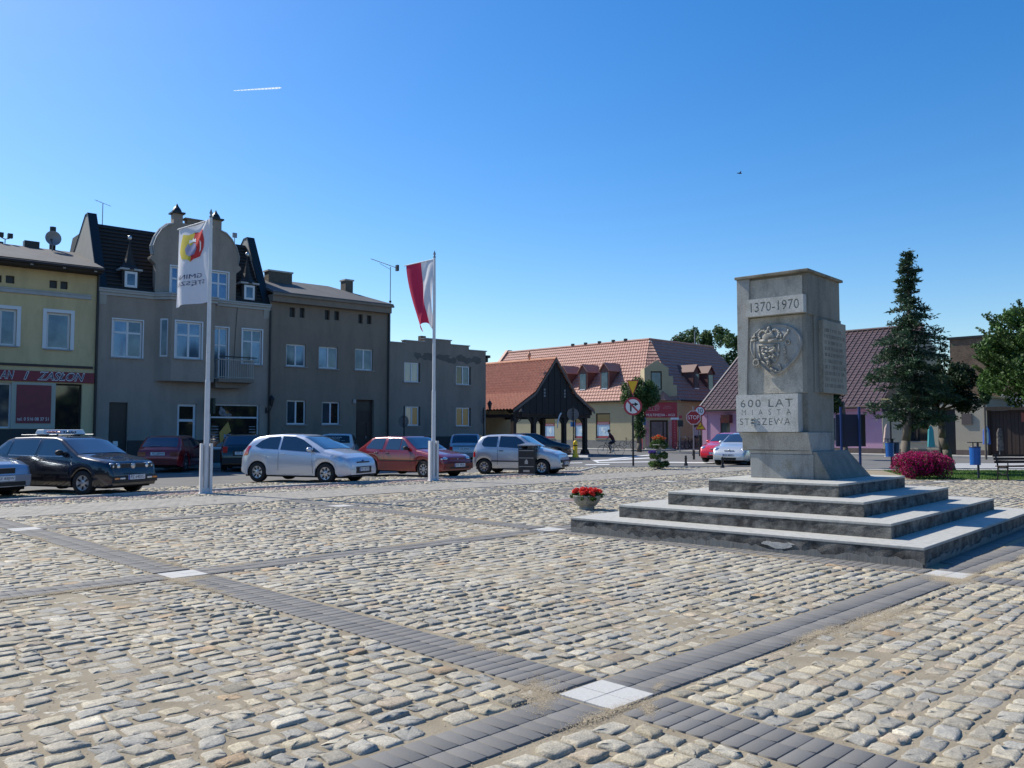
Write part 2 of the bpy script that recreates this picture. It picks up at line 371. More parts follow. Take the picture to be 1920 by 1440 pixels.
def join_stuff(name, VS, m, parent):
    """several LODs of pieces joined into one part"""
    mes = [np_mesh('p', *v, m) for v in VS]; bm = bmesh.new()
    for me in mes: bm.from_mesh(me)
    me = bpy.data.meshes.new(name); bm.to_mesh(me); bm.free()
    if 'tone' not in me.attributes: print('no tone')
    me.materials.append(m); me.shade_smooth()
    for q in mes: bpy.data.meshes.remove(q)
    o = bpy.data.objects.new(name, me); sc.collection.objects.link(o); o.parent = parent; o['kind'] = 'stuff'; return o
join_stuff('cobblestones', VS, m_cob, plaza)

# ---- paver strips with white slabs where they cross
m_pav = mat_attr('strip_paver', rough=.8, nscale=120, namt=.14, bump=.0008, bscale=200)
m_slab = mat('pale_slab', (.42, .41, .38), (.55, .54, .51), 60, rough=.85, bump=.0008, bscale=200)
pv_ = []      # r, l, half r, half l, tone
for j in range(-2, 3):          # strips along x of the grid
    r = -24.0
    while r < 34:
        for s in (-.1025, .1025): pv_.append((r+.05, j*MOD+s, .05, .1, 0))
        r += .102
for i in range(-4, 7):          # strips along y
    l = -12.0
    while l < (13.8 if i < 9 else 17):
        for s in (-.1025, .1025): pv_.append((i*MOD+s, l+.05, .1, .05, 1))
        l += .102
nb = len(pv_)
r = -24.0                       # wide walkway, long bond
while r < 36:
    for k in range(11):
        pv_.append((r+.1+(k % 2)*.1, 13.93+k*.203+.1, .1, .1, 2))
    r += .203
for r in np.arange(-.45, 6.6, .102):      # border round the monument
    q = MON.w(r, -.12); pv_.append((*[(q[0]-GR.P[0])*GR.u[0]+(q[1]-GR.P[1])*GR.u[1], (q[0]-GR.P[0])*GR.n[0]+(q[1]-GR.P[1])*GR.n[1]], .05, .1, 3))
for l in np.arange(.1, 5.3, .102):
    q = MON.w(-.12, l); pv_.append((*[(q[0]-GR.P[0])*GR.u[0]+(q[1]-GR.P[1])*GR.u[1], (q[0]-GR.P[0])*GR.n[0]+(q[1]-GR.P[1])*GR.n[1]], .1, .05, 3))
Pv = np.array(pv_); nodes = [(i, j) for i in range(-4, 7) for j in range(-2, 3)]
PX, PY = grid_xy(Pv[:, 0], Pv[:, 1]); mx, my = mon_xy(PX, PY)
ok = in_view(PX, PY) & ~((PX > 12.6) & (PY > 26.75)) & (PY < 35.8) & ~((mx > .02) & (mx < 6.25) & (my > .02) & (my < 5.02))
for i, j in nodes: ok &= ~((np.abs(Pv[:, 0]-i*MOD) < .2) & (np.abs(Pv[:, 1]-j*MOD) < .2) & (Pv[:, 4] < 2))
# no doubled pavers where strips cross the crossing of the others
a = (Pv[:, 4] == 1)
for j in range(-2, 3): ok &= ~(a & (np.abs(Pv[:, 1]-j*MOD) < .245))
ok &= ~((Pv[:, 4] == 3) & ((np.abs(Pv[:, 0]-MOD) < .26) | (np.abs(Pv[:, 1]) < .26) | (np.abs(Pv[:, 0]-2*MOD) < .26)))
ok &= ~((Pv[:, 4] == 1) & (Pv[:, 0] > MOD+1) & (Pv[:, 0] < 2*MOD+1) & (my > -.24) & (my < 5.4) & (mx > -.3) & (mx < 6.4))
Pv, PX, PY = Pv[ok], PX[ok], PY[ok]
print('pavers', len(Pv))
def pavers(idx, seed, full=True):
    g = np.random.default_rng(seed); n = len(idx); p = Pv[idx]; gapv = .0022
    sx = np.array([-1, 1, 1, -1]); sy = np.array([-1, -1, 1, 1]); V = np.zeros((n, 12, 3))
    zt = .016+g.uniform(-.0018, .0018, n)
    rot = np.where(p[:, 4] == 3, -math.radians(3.4)*-1, 0)[:, None]+g.normal(0, .003, (n, 1))
    for k, (ins, z) in enumerate(((0, -.01), (0, -.002), (.0025, 0))):
        lx = sx[None]*(p[:, 2:3]-gapv-ins); ly = sy[None]*(p[:, 3:4]-gapv-ins)
        c, s_ = np.cos(rot), np.sin(rot); lx, ly = lx*c-ly*s_, lx*s_+ly*c
        V[:, 4*k:4*k+4, 0] = PX[idx][:, None]+GR.u[0]*lx+GR.n[0]*ly; V[:, 4*k:4*k+4, 1] = PY[idx][:, None]+GR.u[1]*lx+GR.n[1]*ly
        V[:, 4*k:4*k+4, 2] = (zt+z)[:, None] if k else -.01
    F = [(k*4+i, k*4+(i+1) % 4, k*4+4+(i+1) % 4, k*4+4+i) for k in (0, 1) for i in range(4)]+[(8, 9, 10, 11)]
    col = np.where((p[:, 4] == 2)[:, None], np.array([.30, .28, .245]), np.array([.172, .165, .155]))*g.uniform(.90, 1.10, (n, 1))
    C = np.ones((n, 12, 4)); C[:, :, :3] = col[:, None]
    return V, F, [], C
vis = np.argsort(PY); vis = vis[(np.abs(PX[vis]) < .62*PY[vis]) & (PY[vis] > 3.8)][:300]
V, Fq, T, C = pavers(vis, 3)
for i in range(len(vis)):
    c = V[i].mean(0); c[2] = 0
    o = bpy.data.objects.new('paver', np_mesh('paver', V[i:i+1]-c, Fq, T, C[i:i+1], m_pav)); sc.collection.objects.link(o); o.parent = plaza; o.location = c
rp = np.setdiff1d(np.arange(len(Pv)), vis); V, Fq, T, C = pavers(rp, 4)
o = bpy.data.objects.new('pavers', np_mesh('pavers', V, Fq, T, C, m_pav)); sc.collection.objects.link(o); o.parent = plaza; o['kind'] = 'stuff'
slab_me = None
for i, j in nodes:
    cx, cy = grid_xy(i*MOD, j*MOD)
    if not in_view(np.array([cx]), np.array([cy]))[0] or (cx > 12.6 and cy > 26.7): continue
    q = mon_xy(cx, cy)
    if 0 < q[0] < 6.3 and 0 < q[1] < 5.2: continue
    for a in (-1, 1):
        for b in (-1, 1):
            if slab_me is None:
                o = obj('slab', MB().box(-.098, .098, -.098, .098, -.01, .018), m_slab, plaza, bevel=.003); slab_me = o
            else:
                o = slab_me.copy(); sc.collection.objects.link(o)
            o.parent = plaza; x, y = grid_xy(i*MOD+a*.1, j*MOD+b*.1); o.location = (x, y, random.uniform(-.001, .001)); o.rotation_euler = (0, 0, GR.rz)
# sand drifted over the strip beside some slabs
DR = []
def drift(r, l, a, b, rot):
    DR.append((r, l, a, b, rot))
drift(-.27, .30, .26, .11, .7); drift(5.6, -.1, .30, .2, .3); drift(.36, -.12, .10, .03, .2); drift(-.1, 5.55, .25, .12, 0); drift(3.1, -.33, .7, .13, 0); drift(-.03, -.32, .12, .05, .5)
GRN = []
g = np.random.default_rng(31)
for r, l, a, b, rot in DR+[(i_*.9+g.uniform(-.3, .3)-12, g.choice([-.2, .2])+MOD*g.integers(0, 2), random.uniform(.2, .6), .055, 0) for i_ in range(24)]+[(g.choice([-.2, .2])+MOD*g.integers(0, 2), i_*.9+g.uniform(-.3, .3)-6, .055, random.uniform(.2, .6), 0) for i_ in range(20)]:
    n = int(min(9000, 130000*a*b)); q = g.normal(size=(n, 2))*np.array([a, b])*.55; q[:, 0] += .05*np.sin(q[:, 1]*30); c, s_ = math.cos(rot), math.sin(rot)
    x, y = grid_xy(r+q[:, 0]*c-q[:, 1]*s_, l+q[:, 0]*s_+q[:, 1]*c); GRN.append(np.stack([x, y], 1))
GRN = np.concatenate(GRN); n = len(GRN); s_ = g.uniform(.0014, .0042, (n, 1)); V = np.zeros((n, 5, 3)); an = g.uniform(0, 6.3, (n, 1))+np.arange(4)[None]*PI/2
V[:, :4, 0] = GRN[:, :1]+np.cos(an)*s_*g.uniform(.6, 1.4, (n, 4)); V[:, :4, 1] = GRN[:, 1:]+np.sin(an)*s_*g.uniform(.6, 1.4, (n, 4)); V[:, :4, 2] = .0162; V[:, 4, :2] = GRN; V[:, 4, 2] = .0185+.5*s_[:, 0]*.5
C = np.ones((n, 5, 4)); C[:, :, :3] = (np.array([.36, .30, .21])*g.uniform(.7, 1.25, (n, 1)))[:, None]
o = bpy.data.objects.new('drifted_sand', np_mesh('drifted_sand', V, [], [(0, 1, 4), (1, 2, 4), (2, 3, 4), (3, 0, 4)], C, m_cob)); sc.collection.objects.link(o); o.parent = plaza; o['kind'] = 'stuff'
# reddish manhole square among the cobbles
mh = thing('manhole_cover', 'flat rusty square manhole cover set in the cobbles left of the flower bowl', 'manhole cover', (1.35, 18.9, 0), GR.rz)
obj('cover', MB().box(-.3, .3, -.3, .3, -.01, .022), mat('rusty_iron', (.20, .12, .10), (.28, .20, .17), 9, rough=.8), mh, bevel=.004)
fr = MB()
for a in (-1, 1): fr.box(-.38, .38, a*.345-.035, a*.345+.035, -.01, .026); fr.box(a*.345-.035, a*.345+.035, -.305, .305, -.01, .0265)
obj('frame', fr, m_conc, mh)
# raised kerb between the square and the parking strip
ks = MB()
for i in range(44):
    a = -23.5+i*1.0
    lo = [GR.w(a, LK, -.03), GR.w(a+.985, LK, -.03), GR.w(a+.985, LK+.12, -.03), GR.w(a, LK+.12, -.03)]; h = .065+random.uniform(-.004, .004)
    ks.hexa(lo, [(q[0], q[1], h) for q in lo])
o = obj('kerb', ks, m_conc, plaza, bevel=.012); o['kind'] = 'stuff'
ks = MB(); pts = [(13.2, 34.2), (11.9, 35.5), (10.6, 36.7), (7.1, 36.35), (3.6, 36.0), GR.w(20.6, LK+.1)[:2]]
pts = [(60, 34.2), (40, 34.2), (28, 34.2)]+pts
for a, b in zip(pts, pts[1:]):
    a, b = Vector(a), Vector(b); d = (b-a).normalized(); nn = Vector((d.y, -d.x))*.06
    ks.hexa([(*(a+nn), -.03), (*(b+nn), -.03), (*(b-nn), -.03), (*(a-nn), -.03)], [(*(a+nn), .05), (*(b+nn), .05), (*(b-nn), .05), (*(a-nn), .05)])
o = obj('edge_kerb', ks, m_conc, plaza, bevel=.01)
# small stones, litter on the sand
g = np.random.default_rng(9); n = 5000; yy = 3.5+g.random(n)**1.6*9; xx = (g.random(n)*2-1)*(.66*yy)
V = np.zeros((n, 5, 3)); s = g.uniform(.002, .006, n)
bx = np.array([1, 0, -1, 0, 0]); by = np.array([0, 1, 0, -1, 0]); bz = np.array([0, 0, 0, 0, 1.1])
V[:, :, 0] = xx[:, None]+bx*s[:, None]*g.uniform(.7, 1.3, (n, 5)); V[:, :, 1] = yy[:, None]+by*s[:, None]*g.uniform(.7, 1.3, (n, 5)); V[:, :, 2] = bz*s[:, None]+.009
C = np.ones((n, 5, 4)); C[:, :, :3] = (np.array([.42, .36, .28])*g.uniform(.5, 1.3, (n, 1)))[:, None]
o = bpy.data.objects.new('grit', np_mesh('grit', V, [], [(0, 1, 4), (1, 2, 4), (2, 3, 4), (3, 0, 4)], C, m_cob)); sc.collection.objects.link(o); meta(o, kind='stuff'); o.parent = plaza

# ---- lawn, white markings, crossing
m_grassb = mat('lawn_base', (.05, .10, .02), (.09, .16, .03), 2.5, rough=.95)
lawn = flat('lawn', [(12.9, 26.9), (34, 26.9), (34, 33.2), (14.6, 33.2)], .012, m_grassb, kind='structure')
g = np.random.default_rng(11); n = 26000; xx = g.uniform(12.95, 26, n); yy = 26.95+g.random(n)*6.2
k = (xx < .66*yy+1) & (xx > 13+(yy-27)*.25); xx, yy = xx[k], yy[k]; n = len(xx); a = g.uniform(0, 6.3, n); h = g.uniform(.03, .075, n)
V = np.zeros((n, 3, 3)); V[:, 0, 0] = xx-.012*np.cos(a); V[:, 1, 0] = xx+.012*np.cos(a); V[:, 0, 1] = yy-.012*np.sin(a); V[:, 1, 1] = yy+.012*np.sin(a)
V[:, 2, 0] = xx+g.normal(0, .015, n); V[:, 2, 1] = yy+g.normal(0, .015, n); V[:, 2, 2] = h; V[:, :2, 2] = .01
C = np.ones((n, 3, 4)); C[:, :, :3] = (np.array([.10, .19, .035])*g.uniform(.6, 1.35, (n, 1)))[:, None]
m_leafg = mat_attr('leaf_grass', rough=.7, namt=.1, bump=0, trans=.35)
o = bpy.data.objects.new('grass', np_mesh('grass', V, [], [(0, 1, 2)], C, m_leafg)); sc.collection.objects.link(o); meta(o, 'short mown green grass of the lawn strip behind the monument', 'grass', kind='stuff')
flat('concrete_path', [(14.4, 33.25), (60, 33.25), (60, 34.15), (13.4, 34.15)], .02, m_pave, kind='structure')
for k in range(6):
    y0 = 35.3+k*1.05; flat('crossing_stripe', [(16.5+k*.5, y0), (30, y0), (30, y0+.5), (16.8+k*.5, y0+.5)], -.024, m_mark, road)
flat('lane_line', [gp(1255, 867.5, -.026)[:2], gp(1340, 868.5, -.026)[:2], gp(1340, 866.8, -.026)[:2], gp(1255, 866, -.026)[:2]], -.025, m_mark, road)
for q in ([(1110, 863), (1225, 857.5), (1225, 859), (1115, 865)], [(1110, 863), (1121, 867.3), (1125, 867), (1114, 862.6)], [(1100, 870.6), (1143, 870), (1143, 871.3), (1095, 872)], [(1120, 866.6), (1222, 865.2), (1222, 866.5), (1118, 867.8)],
          [(1060, 868), (1092, 867), (1092, 868), (1060, 869)], [(1140, 860.3), (1222, 852), (1222, 853.5), (1146, 861.4)]):
    flat('lane_line', [gp(x, y, -.026)[:2] for x, y in q], -.0255+.0004*random.random(), m_mark, road)
for a, b, c in ((-22, 21.9, 6.5), (-13.8, 21.9, 4.2), (-6, 21.9, 1.6)):
    flat('parking_line', wpoly(GR, [(a, b), (a+c, b), (a+c, b+.14), (a, b+.14)]), -.025, m_mark, road)
for a in np.arange(-12, 17, 3.4):
    flat('parking_line', wpoly(ROW, [(a, -2.5), (a+.12, -2.5), (a+2.2+.12, -7), (a+2.2, -7)]), -.0252, m_mark, road)
isl = obj('traffic_island', MB().prism([gp(1060, 861)[:2], gp(1103, 861.5)[:2], gp(1103, 857.5)[:2], gp(1066, 856)[:2]], -.04, .12, 'z'), m_conc, bevel=.03); isl['kind'] = 'structure'
# far pavement under the houses on the right

# ---- unseen trees added behind the viewpoint to darken what panes and car bodies mirror
g = np.random.default_rng(21); n = 9000; a = g.uniform(-1.9, 2.05, n)-PI/2; rr = g.uniform(44, 52, n); hh = g.random(n)**.8*(8+3*np.sin(a*9)+2*np.sin(a*23)); cx_, cy_ = rr*np.cos(a), rr*np.sin(a)
k_ = (cy_ < .25*np.abs(cx_)) & (cy_ < 6) | (cx_ > 0) & (cy_ < 25); cx_, cy_, hh = cx_[k_], cy_[k_], hh[k_]; n = len(cx_)
c = np.stack([cx_, cy_, hh], 1); d1 = g.normal(size=(n, 3)); d1 /= np.linalg.norm(d1, axis=1)[:, None]; d2 = np.cross(d1, g.normal(size=(n, 3))); d2 /= np.linalg.norm(d2, axis=1)[:, None]; s_ = g.uniform(.5, 1.1, (n, 1))
V = np.stack([c-d1*s_, c-d2*s_, c+d1*s_, c+d2*s_], 1); C = np.ones((n, 4, 4)); C[:, :, :3] = (np.array([.05, .085, .03])*g.uniform(.5, 1.4, (n, 1)))[:, None]
o = bpy.data.objects.new('tree_belt', np_mesh('tree_belt', V, [(0, 1, 2, 3)], [], C, m_leafg)); sc.collection.objects.link(o); meta(o, 'unseen belt of trees added behind the viewpoint to darken reflections', 'trees', kind='stuff')
# ================================================================== MONUMENT
mon = thing('stone_monument', 'weathered concrete monument with coat of arms on a stepped square base', 'monument', MON_O, MON.rz)
m_top = mat('step_top_terrazzo', (.34, .335, .305), (.49, .485, .45), 14, rough=.85, bump=.0015, bscale=150, detail=12)
m_side = mat_weather('step_side_weathered', (.26, .25, .225), (.036, .035, .033), (.075, .07, .055), scale=5.0, streak=.8, bump=.007, lo=.31, hi=.62)
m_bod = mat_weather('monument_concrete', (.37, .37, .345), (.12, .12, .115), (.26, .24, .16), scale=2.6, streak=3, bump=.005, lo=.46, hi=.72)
m_dark = mat_weather('monument_shaded_side', (.26, .255, .22), (.12, .12, .105), (.16, .16, .11), scale=2.4, streak=4, bump=.004, lo=.40, hi=.70)  # darker copy of the monument concrete, side shade put into its colour
m_rough = mat_weather('exposed_aggregate', (.50, .47, .40), (.22, .21, .18), (.34, .30, .18), scale=6, streak=2, bump=.012, lo=.45, hi=.75)
m_plate = mat_weather('inscription_plate', (.54, .54, .505), (.26, .26, .24), (.30, .29, .22), scale=1.6, streak=2, bump=.001, lo=.5, hi=.8)
m_pshade = mat_weather('side_inscription_plate', (.33, .32, .27), (.22, .22, .19), (.17, .165, .12), scale=2, streak=3, bump=.001)  # plate concrete with the right face's shade toned into the colour
tiers = [(0, 0, 6.3, 5.08, 0, .24), (.52, .52, 5.25, 4.02, .24, .43), (1.05, 1.03, 3.97, 2.96, .43, .63), (1.6, 1.56, 2.92, 2.03, .63, .82)]
def wobbly_box(x0, x1, y0, y1, z0, z1, amp, step=.11, seed=1):
    """box with slightly chipped vertical faces"""
    mb = MB(); g = random.Random(seed)
    def ring(z, a):
        pts = []
        for (ax, ay), (bx, by) in (((x0, y0), (x1, y0)), ((x1, y0), (x1, y1)), ((x1, y1), (x0, y1)), ((x0, y1), (x0, y0))):
            n = max(2, int(math.hypot(bx-ax, by-ay)/step)); L_ = math.hypot(bx-ax, by-ay); nx, ny = (by-ay)/L_, -(bx-ax)/L_
            for i in range(n):
                t = i/n; j = g.uniform(-a, a*.3) if i else 0; pts.append((ax+(bx-ax)*t+nx*j, ay+(by-ay)*t+ny*j, z+(g.uniform(-a, a)*.4 if z not in (z0,) else 0)))
        return pts
    zs = [z0, z0+.3*(z1-z0), z0+.62*(z1-z0), z1-.032]
    rs = [ring(z, amp if k in (1, 2) else amp*.4) for k, z in enumerate(zs)]; n = len(rs[0]); vs = sum(rs, [])
    fs = [(k*n+i, k*n+(i+1) % n, (k+1)*n+(i+1) % n, (k+1)*n+i) for k in range(len(zs)-1) for i in range(n)]
    fs.append(tuple((len(zs)-1)*n+i for i in range(n)))
    return mb.add(vs, fs)
for k, (x, y, w, d, z0, z1) in enumerate(tiers):
    s = obj('step', wobbly_box(x, x+w, y, y+d, z0-(.0 if k else .05), z1, .008, seed=k), m_side, mon)
    obj('step_top', MB().box(x-.004, x+w+.004, y-.004, y+d+.004, z1-.034, z1), m_top, s, bevel=.006)
# bare lower band of the lowest step, ragged upper edge
g = random.Random(14); m_band = mat('bare_render_band', (.27, .26, .235), (.17, .165, .15), 9, rough=.95, bump=.004, bscale=50, stretch=(1, 1, .12))
P_ = []; x = 0.02
while x < 5.06: P_.append((x, .085+g.uniform(-.035, .03)+.02*math.sin(x*3))); x += g.uniform(.05, .12)
obj('bare_band', MB().prism([(.01, -.02)]+P_[:1]+P_+[(5.06, P_[-1][1]), (5.06, -.02)], -.011, -.002, 'x'), m_band, mon, fix=True)
P_ = []; x = 0.02
while x < 6.2: P_.append((x, .075+g.uniform(-.03, .03)+.015*math.sin(x*2.5))); x += g.uniform(.05, .12)
obj('bare_band', MB().prism([(.0, -.02)]+P_+[(6.25, P_[-1][1]), (6.25, -.02)], -.011, -.002, 'y'), m_band, mon)
# white chipped place on the lowest step
ch = MB(); g = random.Random(3); pts = []
for i in range(22):
    t = 2*PI*i/22; pts.append((-.014, 1.75+.21*math.cos(t)*(1+g.uniform(-.2, .2)), .125+.035*math.sin(t)*(1+g.uniform(-.35, .35))+.012*math.cos(2*t)))
ch.add(pts+[(p[0]+.02, p[1], p[2]) for p in pts], [tuple(range(22))]+[(i, (i+1) % 22, 22+(i+1) % 22, 22+i) for i in range(22)])
obj('bare_plaster_patch', ch, mat('bare_plaster', (.66, .65, .61), (.40, .39, .36), 25, rough=.9, bump=.01), mon)
# pedestal foot: battered on the near and right sides
fb = MB()
fb.hexa([(2.42, 1.98, .82), (4.15, 1.98, .82), (4.15, 3.27, .82), (2.42, 3.27, .82)], [(2.42, 2.2, 1.25), (3.74, 2.2, 1.25), (3.74, 3.2, 1.25), (2.42, 3.27, 1.25)])
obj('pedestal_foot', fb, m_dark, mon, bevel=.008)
bb = MB().hexa([(2.40, 2.24, .82), (2.9, 2.24, .82), (2.9, 3.275, .82), (2.40, 3.275, .82)], [(2.40, 2.24, 1.20), (2.9, 2.24, 1.20), (2.9, 3.275, 1.20), (2.40, 3.275, 1.20)])
obj('pedestal_block', bb, m_bod, mon, bevel=.008)
nk = MB().hexa([(2.41, 2.262, 1.201), (3.3, 2.262, 1.201), (3.3, 3.28, 1.201), (2.41, 3.28, 1.201)], [(2.262, 2.262, 1.545), (3.3, 2.262, 1.545), (3.3, 3.41, 1.545), (2.262, 3.41, 1.545)])
obj('undercut_neck', nk, m_bod, mon, bevel=.006)
# shaft
sh = MB().box(2.38, 3.40, 2.29, 3.40, 1.25, 3.40)
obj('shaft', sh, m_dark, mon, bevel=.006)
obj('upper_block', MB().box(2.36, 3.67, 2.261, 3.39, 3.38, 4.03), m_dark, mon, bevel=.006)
obj('corner_pier', MB().hexa([(2.31, 3.30, 1.56), (2.9, 3.30, 1.56), (2.9, 3.425, 1.56), (2.31, 3.425, 1.56)], [(2.31, 3.20, 4.03), (2.9, 3.20, 4.03), (2.9, 3.425, 4.03), (2.31, 3.425, 4.03)]), m_bod, mon, bevel=.006)
obj('aggregate_panel', MB().box(2.345, 2.40, 2.34, 3.24, 3.69, 4.0), m_rough, mon, bevel=.004)
obj('aggregate_panel', MB().box(2.352, 2.40, 2.295, 3.33, 2.16, 3.38), m_rough, mon)
obj('cap', MB().box(2.27, 3.72, 2.215, 3.445, 4.032, 4.075), mat_weather('cap_concrete', (.26, .235, .18), (.12, .11, .085), (.2, .18, .11), scale=4), mon, bevel=.006)
def carve(pl, strings):
    """cut text into the -x face of a plate"""
    o = obj('plate', pl[0], m_plate, mon)
    for s, size, y, z, width, height, off, space in strings:
        me = text_mesh(s, size, extrude=.035, offset=off, space=space); v = np.zeros(len(me.vertices)*3); me.vertices.foreach_get('co', v); v = v.reshape(-1, 3)
        v[:, 0] *= width/np.ptp(v[:, 0]); v[:, 1] *= height/np.ptp(v[:, 1]); v[:, 0] -= (v[:, 0].max()+v[:, 0].min())/2; v[:, 1] -= (v[:, 1].max()+v[:, 1].min())/2
        v = v @ np.array(((0, 0, -1), (-1, 0, 0), (0, 1, 0))).T+np.array((pl[1], y, z)); me.vertices.foreach_set('co', v.ravel()); me.update()
        bm = bmesh.new(); bm.from_mesh(me); bmesh.ops.remove_doubles(bm, verts=bm.verts, dist=1e-5); bmesh.ops.recalc_face_normals(bm, faces=bm.faces); bm.to_mesh(me); bm.free()
        c = bpy.data.objects.new('c', me); sc.collection.objects.link(c); c.parent = mon
        m = o.modifiers.new('b', 'BOOLEAN'); m.operation = 'DIFFERENCE'; m.object = c; m.solver = 'EXACT'
        bpy.context.view_layer.update(); n0 = len(o.data.polygons)
        r = bpy.data.meshes.new_from_object(o.evaluated_get(bpy.context.evaluated_depsgraph_get()))
        o.modifiers.clear(); bpy.data.objects.remove(c)
        if len(r.polygons) > n0: o.data = r
        else: print('carve failed', s)
    o.name = 'inscription_plate'; return o
carve((MB().box(2.235, 2.37, 2.282, 3.235, 3.40, 3.675), 2.235), [('1370-1970', .2, 2.75, 3.54, .80, .155, .001, 1.05)])
carve((MB().box(2.205, 2.42, 2.385, 3.41, 1.552, 2.145), 2.205), [('600 LAT', .15, 2.90, 2.005, .87, .125, .001, 1.25), ('MIASTA', .1, 2.905, 1.862, .82, .085, .0, 2.6), ('STĘSZEWA', .15, 2.93, 1.70, .84, .145, .0, 1.2)])
# side plate with worn inscription
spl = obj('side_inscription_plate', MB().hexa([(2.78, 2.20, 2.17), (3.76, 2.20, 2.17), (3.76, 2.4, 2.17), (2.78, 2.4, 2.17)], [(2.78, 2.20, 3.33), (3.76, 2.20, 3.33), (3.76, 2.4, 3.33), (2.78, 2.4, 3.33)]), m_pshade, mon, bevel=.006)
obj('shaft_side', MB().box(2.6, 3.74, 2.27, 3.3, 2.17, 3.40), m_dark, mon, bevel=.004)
m_let = mat('worn_letter', (.19, .185, .16), rough=.95)  # raised strokes, shade of cut letters put into the darker colour
lines = ['PAMIĘCI', 'OBYWATELI', 'MIASTA', 'POLEGŁYCH', 'W WALCE', 'O WOLNOŚĆ', 'I POLSKĘ', 'LUDOWĄ', 'W LATACH']
g = random.Random(5)
wl = MB()
for k in range(10):      # illegible worn rows: shallow strokes
    z = 3.17-k*.098; y = 2.1985; x = 2.83+g.uniform(0, .05)
    while x < 3.70-g.uniform(0, .12):
        w = g.choice((.02, .035, .045)); t = g.random()
        wl.box(x, x+.010, 2.196, y+.004, z-.026, z+.026)
        if t < .6: wl.box(x+.010, x+w, 2.196, y+.004, z+.017, z+.026)
        if t > .3: wl.box(x+.010, x+w, 2.196, y+.004, z-.026, z-.018)
        if t > .75: wl.box(x+w, x+w+.009, 2.196, y+.004, z-.026, z+.026)
        x += w+.03
        if g.random() < .15: x += .04
obj('worn_inscription', wl, m_let, mon)['kind'] = 'stuff'
# coat of arms
def shield_pts(cy, cz, w, h, n=40):
    pts = []
    for i in range(n):
        t = 2*PI*i/n; c, s = math.cos(t), math.sin(t)
        y = w/2*(abs(c)**.85)*(1 if c > 0 else -1)
        if s < 0: y *= (1-.0*s)*(1-abs(s)**2.6*.55); z = -h*.60*abs(s)**1.12
        else: z = h*.40*s**1.0
        pts.append((cy+y, cz+z))
    return pts
def dome(cy, cz, w, h, x0, d, n=48, rings=7):
    mb = MB(); base = shield_pts(0, 0, w, h, n); vs = []
    prof = [(1.0, 0), (1.0, .045), (.985, .058), (.95, .062), (.935, .050)]+[(.935*(1-k/rings*.999), .050+d*(1-(1-k/rings)**2.2)) for k in range(1, rings+1)]
    for q, z_ in prof:
        for y, z in base: vs.append((x0-z_, cy+y*q, cz+z*q))
    m = len(prof)-1
    fs = [(k*n+i, k*n+(i+1) % n, (k+1)*n+(i+1) % n, (k+1)*n+i) for k in range(m) for i in range(n)]
    return mb.add(vs, fs)
cy, cz = 2.775, 2.93
arms = obj('coat_of_arms', dome(cy, cz, .86, .80, 2.352, .045), m_bod, mon, smooth=True)
def X_(y, z, e=0): # point on dome surface
    q = min(1, math.hypot((y-cy)/.43, (z-cz)/(.32 if z > cz else .48))); return 2.294-.045*(1-q**2.2)-e
def bar(mb, pts, r): mb.tube([(X_(y, z), y, z) for y, z in pts], r, 8)
m_rel = mat_weather('relief_concrete', (.40, .39, .35), (.15, .15, .135), (.26, .25, .19), scale=8, streak=1, bump=.002)
cr = MB()
arc = lambda y0, z0, r, a, b, n=9, sy=1., sz=1.: [(y0+r*sy*math.cos(a+(b-a)*i/n), z0+r*sz*math.sin(a+(b-a)*i/n)) for i in range(n+1)]
cyc = 2.86
bar(cr, [(cyc+.15, 3.0), (cyc+.0, 2.985), (cyc-.15, 3.0)], .028)
bar(cr, arc(cyc+.10, 3.09, .07, -1.0, PI*.95), .021); bar(cr, arc(cyc-.10, 3.09, .07, .05*PI, PI+1.0), .021); bar(cr, arc(cyc, 3.06, .085, 0, PI, sy=.6, sz=1.3), .024)
cr.ell((X_(cyc, 3.06)-.0, cyc, 3.05), (.03, .11, .07)); cr.ell((X_(cyc, 3.19)-.01, cyc, 3.19), (.03, .032, .03)); cr.ell((X_(cyc, 3.225), cyc, 3.225), (.02, .012, .03))
obj('crown_relief', cr, m_rel, arms, smooth=True)
kk = MB(); bar(kk, [(3.115, 3.14), (3.115, 2.70)], .015)
for z, w in ((3.07, .05), (3.02, .065)): bar(kk, [(3.115+w, z), (3.115-w*.8, z)], .014)
bar(kk, arc(3.09, 2.66, .05, 0, 2*PI, 12), .016)
obj('key_relief', kk, m_rel, arms, smooth=True)
sw = MB(); bar(sw, [(2.70, 2.99), (2.66, 2.985), (2.62, 3.00), (2.60, 3.05), (2.57, 3.08), (2.55, 3.10), (2.548, 3.15)], .016)
bar(sw, [(2.70, 3.12), (2.655, 3.08), (2.66, 3.02)], .02); bar(sw, arc(2.55, 2.95, .035, 0, 2*PI, 10), .012)
obj('scroll_relief', sw, m_rel, arms, smooth=True)
ins = MB(); w_ = [(cyc+.17, 2.93), (cyc+.17, 2.80), (cyc+.13, 2.68), (cyc+.02, 2.585), (cyc-.12, 2.67), (cyc-.17, 2.80), (cyc-.17, 2.93), (cyc+.17, 2.93)]
bar(ins, w_, .014)
for k in range(6):
    z = 2.88-k*.05; ww = .12 if k < 3 else .12-.03*(k-2)
    g = random.Random(k); bar(ins, [(cyc+ww*(.9-i*.45)+g.uniform(-.01, .01), z+.02*math.sin(i*2+k)+g.uniform(-.006, .006)) for i in range(5)], .013+.004*(k % 2))
for k, (a, b) in enumerate(((.10, 2.84), (.07, 2.78), (-.05, 2.82), (-.09, 2.76), (.03, 2.72), (0, 2.66), (-.1, 2.86))): ins.ell((X_(cyc+a, b), cyc+a, b), (.03, .028+.006*(k % 3), .026))
obj('inner_shield_relief', ins, m_rel, arms, smooth=True)
